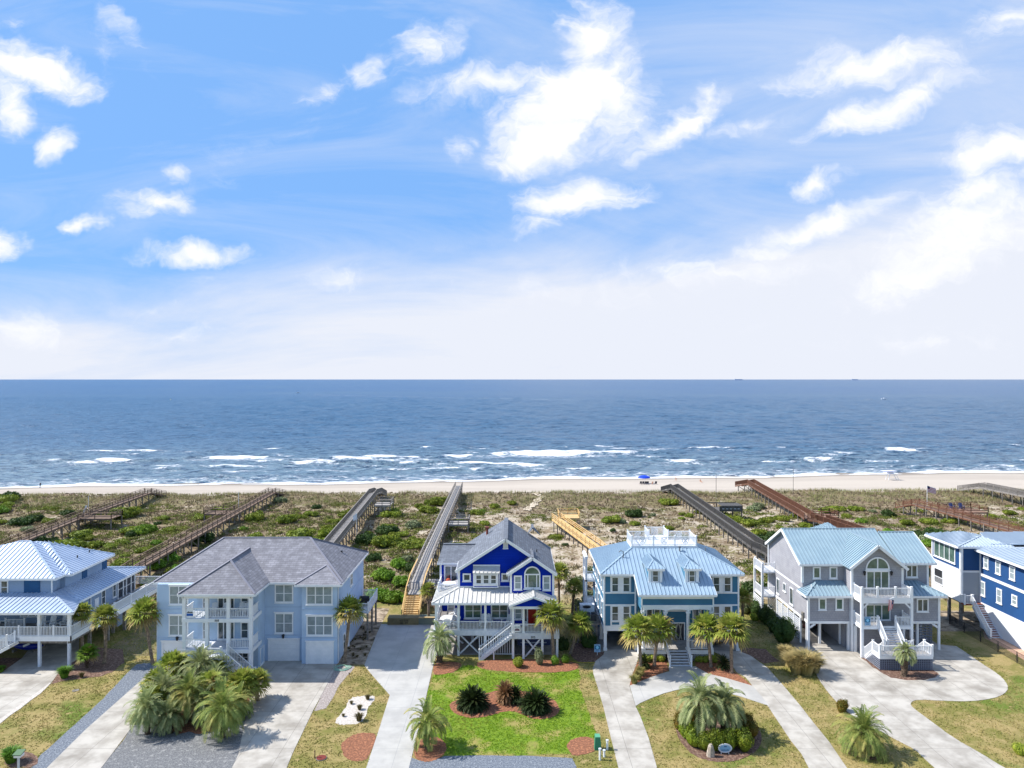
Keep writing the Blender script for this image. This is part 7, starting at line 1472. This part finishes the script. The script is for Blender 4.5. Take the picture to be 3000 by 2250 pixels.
# ================================================================ BEACH
def person(loc,rz,label,skin,cloth,sit=False,h=1.72,stride=.25,hat=None):
    R=thing('person',label,'person',loc); k=h/1.72
    if not sit: J=[(0,0,.95),(0,0,1.2),(0,.01,1.42),(0,.0,1.52),(0,-.01,1.66),(-.1,0,.9),(-.11,-stride,.5),(-.11,-stride*.9,.06),(-.11,-stride-.14,.03),(.1,0,.9),(.11,stride*.5,.48),(.11,stride,.08),(.11,stride-.12,.03),(-.2,0,1.4),(-.27,.08,1.13),(-.27,-.1,.9),(.2,0,1.4),(.27,-.06,1.13),(.27,-.25,.95)]
    else: J=[(0,0,.3),(0,.06,.55),(0,.1,.8),(0,.08,.9),(0,.05,1.03),(-.1,0,.3),(-.13,-.42,.42),(-.13,-.75,.08),(-.13,-.85,.1),(.1,0,.3),(.13,-.42,.4),(.13,-.75,.08),(.13,-.85,.1),(-.2,.1,.76),(-.26,-.05,.55),(-.18,-.3,.48),(.2,.1,.76),(.26,-.05,.55),(.18,-.3,.48)]
    E=[(0,1),(1,2),(2,3),(3,4),(0,5),(5,6),(6,7),(7,8),(0,9),(9,10),(10,11),(11,12),(2,13),(13,14),(14,15),(2,16),(16,17),(17,18)]
    Rd=[.13,.13,.12,.06,.1,.1,.07,.045,.04,.1,.07,.045,.04,.07,.045,.035,.07,.045,.035]
    me=bpy.data.meshes.new('body'); me.from_pydata([(a*k,b*k,c*k) for a,b,c in J],E,[]); o=bpy.data.objects.new('tmpbody',me); COL.objects.link(o); md=o.modifiers.new('s','SKIN'); 
    for i,v in enumerate(me.skin_vertices[0].data): v.radius=(Rd[i]*k,)*2; v.use_root=(i==0)
    o.modifiers.new('u','SUBSURF').levels=1; bpy.context.view_layer.update(); ev=bpy.data.meshes.new_from_object(o.evaluated_get(bpy.context.evaluated_depsgraph_get())); bpy.data.objects.remove(o)
    ev.name='body'; ev.materials.clear(); ev.materials.append(skin); b=obj('body',ev,None,R)
    c=MB(); a=J[0]; t=J[2]; c.tube([(a[0],a[1],(a[2]-.12)*k),(J[1][0],J[1][1],J[1][2]*k),(t[0],t[1],(t[2]+.03)*k)],[.17*k,.155*k,.16*k],12); obj('clothing',c,cloth,R,smooth=True)
    c=MB(); p=J[4]; c.ell((p[0],p[1]+.02,(p[2]+.05)*k),(.105*k,.115*k,.09*k)); obj('hair',c,hat or mat('dark_hair',(.03,.02,.015)),R,smooth=True)
    R.rotation_euler=(0,0,rz); return R
SK=mat('skin',srgb(190,140,112),rough=.6); DKC=mat('dark_clothes',srgb(40,44,58)); 
x,y=G(118,1431,-2.3); person((x,y,TH(x,y)),-PI/2,'person in dark clothes walking along the water edge at the far left',mat('dark_trousers_skin',srgb(60,58,66)),DKC)
x,y=G(1980,1405,-1.4); person((x,y,TH(x,y)),PI/2,'person in pale beachwear walking on the sand right of the blue umbrella',SK,mat('pale_clothes',srgb(215,190,180)))
x,y=G(2052,1410,-1.2); person((x,y,TH(x,y)),.5,'person sitting on the sand well right of the blue umbrella',SK,mat('tan_clothes',srgb(150,130,115)),sit=True)
x,y=G(1887,1412,-1.0); zg=TH(x,y); u=thing('beach_umbrella','wide blue beach canopy umbrella standing on the sand','umbrella',(x,y,zg)); m=MB(); m.tube([(x,y,zg-.3),(x,y,zg+2.5)],.04,8); obj('pole',m,WHITE,u); m=MB(); n=16
ring=lambda r,z:[(x+r*1.0*math.cos(2*PI*i/n),y+r*.8*math.sin(2*PI*i/n),zg+z) for i in range(n)]
RR=[ring(1.9,1.75),ring(1.7,2.1),ring(1.,2.4),ring(.05,2.55)]
for A_,B_ in zip(RR,RR[1:]):
    for i in range(n): m.poly([A_[i],A_[(i+1)%n],B_[(i+1)%n],B_[i]])
obj('canopy',m,mat('umbrella_blue',srgb(20,70,215),rough=.6,transl=.15),u)
for i in range(5):
    px=(1877,1884,1891,1897,1921)[i]; cx,cy=G(px,1416,-1.); zc=TH(cx,cy); c=thing('beach_chair','dark folding beach chair under the blue umbrella, %s'%('leftmost','second from left','third from left','fourth from left','rightmost, set apart')[i],'beach chair',(cx,cy,zc),'beach chairs at the blue umbrella'); m=MB(); m.slab([(cx-.3,cy-.25,zc+.32),(cx+.3,cy-.25,zc+.32),(cx+.3,cy+.3,zc+.4),(cx-.3,cy+.3,zc+.4)],.04); obj('seat',m,DKC,c); m=MB(); m.slab([(cx-.3,cy-.3,zc+.35),(cx+.3,cy-.3,zc+.35),(cx+.3,cy-.6,zc+1.05),(cx-.3,cy-.6,zc+1.05)],.04); obj('backrest',m,DKC,c); m=MB()
    for e in(-.3,.3): m.bar((cx+e,cy-.3,zc),(cx+e,cy+.3,zc+.4),.03); m.bar((cx+e,cy+.3,zc),(cx+e,cy-.3,zc+.4),.03)
    obj('leg_frame',m,WOODS,c)
x,y=G(1912,1416,-1.); person((x,y,TH(x,y)),PI,'person in dark clothes sitting on the sand beside the beach chairs',SK,DKC,sit=True)
x,y=G(2612,1405,-1.4); zg=TH(x,y); u=thing('lifeguard_stand','white lifeguard stand with a pale flat canopy on the beach','lifeguard stand',(x,y,zg)); m=MB()
for e in(-1,1):
    for f_ in(-1,1): m.bar((x+e*1.5+(.6 if e>0 else 0),y+f_*.9,zg-.2),(x+e*.9,y+f_*.7,zg+2.),.12)
m.bar((x-1.3,y-.9,zg+.5),(x+1.7,y-.9,zg+.5),.1); m.bar((x-1.1,y-.8,zg+1.4),(x+1.2,y-.8,zg+1.4),.1); obj('leg_frame',m,WHITE,u); m=MB(); m.box(x-1.,x+1.,y-.8,y+.8,zg+1.95,zg+2.05); m.box(x-1,x+1,y+.6,y+.7,zg+2.05,zg+2.5); obj('seat',m,WHITE,u)
m=MB(); m.slab([(x-3.,y-1.2,zg+2.9),(x+.6,y-1.2,zg+3.),(x+.6,y+1.2,zg+3.),(x-3.,y+1.2,zg+2.9)],.06); m.bar((x-1,y,zg+2),(x-1,y,zg+2.9),.08); m.bar((x+.4,y,zg+2),(x+.4,y,zg+2.95),.08); obj('canopy',m,mat('lilac_canvas',srgb(205,205,235)),u)
# ================================================================ AT SEA
def ship(px,Yd,L,label):
    x=X(px,Yd); s=thing('cargo_ship',label,'ship',(x,Yd,-2.5)); m=MB(); m.prism([(x-L/2,Yd-15,2),(x-L/2+6,Yd-15,-8),(x+L/2-12,Yd-15,-8),(x+L/2,Yd-15,4)],(0,30,0)); m.prism([(x-L/2,Yd-14,0),(x+L/2-4,Yd-14,0),(x+L/2,Yd-14,16),(x-L/2,Yd-14,14)],(0,28,0)); g=mat('far_ship_grey',srgb(170,186,212)); obj('hull',m,g,s)
    m=MB(); m.box(x-L*.4,x+L*.36,Yd-12,Yd+12,14,32); obj('cargo_stack',m,g,s); m=MB(); m.box(x-L*.47,x-L*.42,Yd-12,Yd+12,14,44); obj('bridge',m,g,s)
ship(2165,24000,300,'distant cargo ship on the horizon, the left one of two'); ship(2505,26000,250,'distant cargo ship on the horizon, the right one of two')
foamm=mat('wake_foam',(.8,.83,.86),(.35,.45,.55),scale=.3,rough=.8)
def boat(px,py,L,label,wl):
    x,y=G(px,py,-2.5); b=thing('motor_boat',label,'boat',(x,y,-2.4)); m=MB(); z=-2.6
    P=[(x-L/2,y-1.2),(x+L*.2,y-1.3),(x+L/2,y),(x+L*.2,y+1.3),(x-L/2,y+1.2)]; top=[(a,c,z+1.5+(.5 if a>x+L*.3 else 0)) for a,c in P]; bot=[(x+(a-x)*.88,y+(c-y)*.6,z-.3) for a,c in P]
    m.poly(top); m.poly(bot[::-1])
    for i in range(5): m.poly([bot[i],bot[(i+1)%5],top[(i+1)%5],top[i]])
    obj('hull',m,WHITE,b); m=MB(); m.box(x-.5,x+1.5,y-.8,y+.8,z+1.5,z+2.9); m.box(x-.9,x+1.8,y-1.,y+1.,z+2.9,z+3.05); obj('cabin',m,WHITE2,b)
    m=MB(); n=12; pts=[]
    for i in range(n): 
        t=i/n; a=x-L/2-wl*t; w_=(1+1.5*t)*(1.2+.3*math.sin(i*3)); m.poly([(a,y-w_,-2.38),(a,y+w_,-2.38),(a-wl/n*.8,y+w_*.9+.5*math.sin(i),-2.38),(a-wl/n*.8,y-w_*.9+.4*math.sin(i*2),-2.38)])
    o=struct('wake',m,foamm)
boat(2590,1170,9,'small white motor boat far out on the right side of the sea',25)
boat(872,1152,9,'small white motor boat trailing a long wake on the left side of the sea',60)
x,y=G(500,1172,-2.5); m=MB(); m.tube([(x,y,-2.8),(x,y,-1.2)],[.6,.5],10); m.tube([(x,y,-1.2),(x,y,0)],[.15,.1],8); solo('buoy',m,mat('yellow_buoy',srgb(220,215,170)),'pale yellow buoy far out on the left side of the sea','buoy',(x,y,-2.5))
m=MB()
for i in range(60):
    if i%7==6: continue
    a,b=920+i*13,1157+i*.26; P=[G(a,b,-2.5),G(a+11,b+.2,-2.5)]; m.poly([(P[0][0],P[0][1]-2.2,-2.36),(P[1][0],P[1][1]-2.2,-2.36),(P[1][0],P[1][1]+2.2,-2.36),(P[0][0],P[0][1]+2.2,-2.36)])
struct('wake',m,foamm)
# ================================================================ SKY, LIGHT, CAMERA
w=bpy.data.worlds.new('World'); SC.world=w; w.use_nodes=True; nt=w.node_tree; N=nt.nodes; L=nt.links; bg=N['Background']
SD=Vector((-.95,.10,1.)).normalized(); EL=math.asin(SD.z); AZ=math.atan2(SD.x,SD.y)
sk=N.new('ShaderNodeTexSky'); sk.sky_type='NISHITA'; sk.sun_disc=False; sk.sun_elevation=EL; sk.sun_rotation=AZ; sk.air_density=1.; sk.dust_density=.6; sk.ozone_density=1.6
def M(op,a,b=0.,c=None,clamp=False):
    n=N.new('ShaderNodeMath'); n.operation=op; n.use_clamp=clamp
    for i,v in((0,a),(1,b),(2,c)):
        if v is None: continue
        if isinstance(v,(float,int)): n.inputs[i].default_value=v
        else: L.new(v,n.inputs[i])
    return n.outputs[0]
tc=N.new('ShaderNodeTexCoord'); sp=N.new('ShaderNodeSeparateXYZ'); L.new(tc.outputs['Generated'],sp.inputs[0])
ay=M('MAXIMUM',M('ABSOLUTE',sp.outputs[1]),.08); U=M('DIVIDE',sp.outputs[0],ay); V=M('DIVIDE',sp.outputs[2],ay)
cb=N.new('ShaderNodeCombineXYZ'); L.new(U,cb.inputs[0]); L.new(V,cb.inputs[1])
def NZ(vec,sc,d=6,r=.55,st=(1,1,1),loc=(0,0,0),rot=0.,dist=0.):
    mp=N.new('ShaderNodeMapping'); mp.inputs['Scale'].default_value=st; mp.inputs['Location'].default_value=loc; mp.inputs['Rotation'].default_value=(0,0,rot); L.new(vec,mp.inputs[0])
    n=N.new('ShaderNodeTexNoise'); n.inputs['Scale'].default_value=sc; n.inputs['Detail'].default_value=d; n.inputs['Roughness'].default_value=r; n.inputs['Distortion'].default_value=dist; L.new(mp.outputs[0],n.inputs['Vector']); return n
wn=NZ(cb.outputs[0],5,5,.6); ws=N.new('ShaderNodeVectorMath'); ws.operation='SUBTRACT'; L.new(wn.outputs['Color'],ws.inputs[0]); ws.inputs[1].default_value=(.5,.5,.5)
wm=N.new('ShaderNodeVectorMath'); wm.operation='MULTIPLY_ADD'; L.new(ws.outputs[0],wm.inputs[0]); wm.inputs[1].default_value=(.2,.12,0); L.new(cb.outputs[0],wm.inputs[2])
W=wm.outputs[0]
# cloud banks: centre and half-size in the 2212-wide view of the photograph, tilt in degrees, density
CL=[(1235,200,150,70,25,1.15),(1265,80,60,75,-15,.95),(1180,300,120,50,20,1.05),(1310,200,90,100,10,.9),(1030,190,150,30,8,.75),(1440,275,130,26,32,.85),(1520,200,40,25,60,.5),(700,195,55,22,20,.6),(800,140,45,25,15,.7),(915,105,75,40,20,.55),
 (1240,432,115,38,8,1.05),(1170,490,75,26,15,.6),(1890,150,200,34,3,.8),(1780,150,70,35,-30,.6),(1930,235,190,28,20,.75),(2160,335,120,45,10,1.),(1790,400,65,24,8,.8),(1760,490,170,24,18,.75),(2190,60,80,30,15,.6),
 (2110,500,190,60,15,.8),(2120,420,120,40,10,.7),(2000,590,220,40,10,.5),(60,135,150,45,-12,1.),(15,215,50,60,0,.9),(130,298,40,30,-15,.8),(320,452,70,25,-5,.9),(180,480,38,14,0,.75),(410,550,110,20,0,.75),(400,388,35,18,20,.5),(490,380,35,30,0,.3),(10,525,50,28,0,.8),(40,715,80,40,0,.55),(430,722,70,18,0,.45),(760,592,70,22,0,.45),(260,30,110,22,-50,.35),(230,100,30,80,0,.25),(980,320,30,30,0,.4),(1020,290,30,12,0,.3),(20,40,40,12,0,.4),(320,655,200,14,25,.25),(610,300,300,20,30,.12),(1600,260,120,20,10,.35),(1400,600,500,40,3,.22),(2000,720,300,30,0,.2)]
acc=None
for cx,cy,rx,ry,ang,st in CL:
    k=1.3562/F; mp=N.new('ShaderNodeMapping'); mp.vector_type='TEXTURE'; mp.inputs['Location'].default_value=((cx*1.3562-1500)/F,(1111-cy*1.3562)/F,0); mp.inputs['Rotation'].default_value=(0,0,math.radians(ang)); mp.inputs['Scale'].default_value=(rx*k*1.5,ry*k*1.65,1); L.new(W,mp.inputs[0])
    ln=N.new('ShaderNodeVectorMath'); ln.operation='LENGTH'; L.new(mp.outputs[0],ln.inputs[0]); v=M('MULTIPLY',M('SUBTRACT',1.,ln.outputs['Value'],clamp=True),st*1.9); acc=v if acc is None else M('MAXIMUM',acc,v)
fb=NZ(W,15,9,.64,(1,1.8,1),rot=-.3,dist=.5).outputs['Fac']; f2=NZ(W,5,6,.6,(1,1.6,1),(3,1,0)).outputs['Fac']
dens=M('ADD',acc,M('ADD',M('MULTIPLY',M('SUBTRACT',fb,.5),2.3),M('MULTIPLY',M('SUBTRACT',f2,.5),1.3)))
mr=N.new('ShaderNodeMapRange'); mr.interpolation_type='SMOOTHSTEP'; L.new(dens,mr.inputs[0]); mr.inputs[1].default_value=.02; mr.inputs[2].default_value=1.6; 
mask=M('MULTIPLY',M('MULTIPLY',mr.outputs[0],M('MULTIPLY',acc,3.,clamp=True)),M('GREATER_THAN',sp.outputs[1],0.))
# thin high veil: strong near the horizon and toward the right
cir0=NZ(cb.outputs[0],2.6,7,.6,(.8,2.6,1),(2,7,0),-.28,.6).outputs['Fac']; vl=N.new('ShaderNodeMapRange'); vl.interpolation_type='SMOOTHSTEP'; L.new(M('SUBTRACT',M('SUBTRACT',V,M('MULTIPLY',U,.1)),M('MULTIPLY',M('SUBTRACT',cir0,.5),.16)),vl.inputs[0]); vl.inputs[1].default_value=.25; vl.inputs[2].default_value=.07; vl.inputs[3].default_value=0.; vl.inputs[4].default_value=.93
vr=M('MULTIPLY',M('ADD',U,.2,clamp=True),.42); cir=NZ(cb.outputs[0],2.6,8,.62,(.7,3.,1),(5,2,0),-.35,1.2).outputs['Fac']
veil=M('ADD',vl.outputs[0],M('ADD',vr,M('MULTIPLY',M('SUBTRACT',cir,.46),1.1)),clamp=True); veil=M('MINIMUM',M('MAXIMUM',veil,.0),.95); ahead=M('GREATER_THAN',sp.outputs[1],.0); veil=M('MULTIPLY',veil,M('MULTIPLY_ADD',ahead,.75,.25))
def mixw(f,a,b):
    n=N.new('ShaderNodeMix'); n.data_type='RGBA'; L.new(f,n.inputs[0])
    for i,v in((6,a),(7,b)):
        if isinstance(v,tuple): n.inputs[i].default_value=(*v,1)
        else: L.new(v,n.inputs[i])
    return n.outputs[2]
SKY=.1
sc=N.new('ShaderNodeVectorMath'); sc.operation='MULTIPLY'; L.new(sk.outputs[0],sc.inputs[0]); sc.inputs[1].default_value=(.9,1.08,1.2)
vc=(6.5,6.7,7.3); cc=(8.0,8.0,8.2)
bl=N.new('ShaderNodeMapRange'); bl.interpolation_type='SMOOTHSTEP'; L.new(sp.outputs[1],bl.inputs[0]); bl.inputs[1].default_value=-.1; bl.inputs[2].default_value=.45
gn=mixw(bl.outputs[0],(1.28,1.42,1.58),(.9,1.15,1.5)); L.new(gn,sc.inputs[1]); c=mixw(M('MULTIPLY',bl.outputs[0],.88),sc.outputs[0],(1.75,3.7,7.3)); c=mixw(veil,c,vc); c=mixw(mask,c,cc); L.new(c,bg.inputs[0]); bg.inputs[1].default_value=SKY  # unseen sky behind the camera brightened and blued to lift shaded fronts
sun=bpy.data.lights.new('sun','SUN'); sun.energy=5.; sun.angle=math.radians(.5); sun.color=(1.,.95,.88); so=bpy.data.objects.new('sun',sun); COL.objects.link(so); so.rotation_euler=(-SD).to_track_quat('-Z','Y').to_euler()
cam=bpy.data.cameras.new('camera'); co=bpy.data.objects.new('camera',cam); COL.objects.link(co); co.location=(0,0,H); co.rotation_euler=(PI/2,0,0); cam.sensor_width=36; cam.lens=F/3000*36; cam.shift_y=-(1125-HY)/3000; cam.clip_end=200000; cam.clip_start=.5; SC.camera=co
SC.view_settings.view_transform='Standard'; SC.view_settings.look='None'; SC.view_settings.exposure=.42; SC.view_settings.gamma=1.; SC.view_settings.use_curve_mapping=False
SC.render.engine='CYCLES'; SC.cycles.max_bounces=5; SC.cycles.diffuse_bounces=3; SC.cycles.use_adaptive_sampling=True
for o in bpy.data.objects:
    if o.parent is not None:
        for k_ in('category','group'):
            if k_ in o: del o[k_]
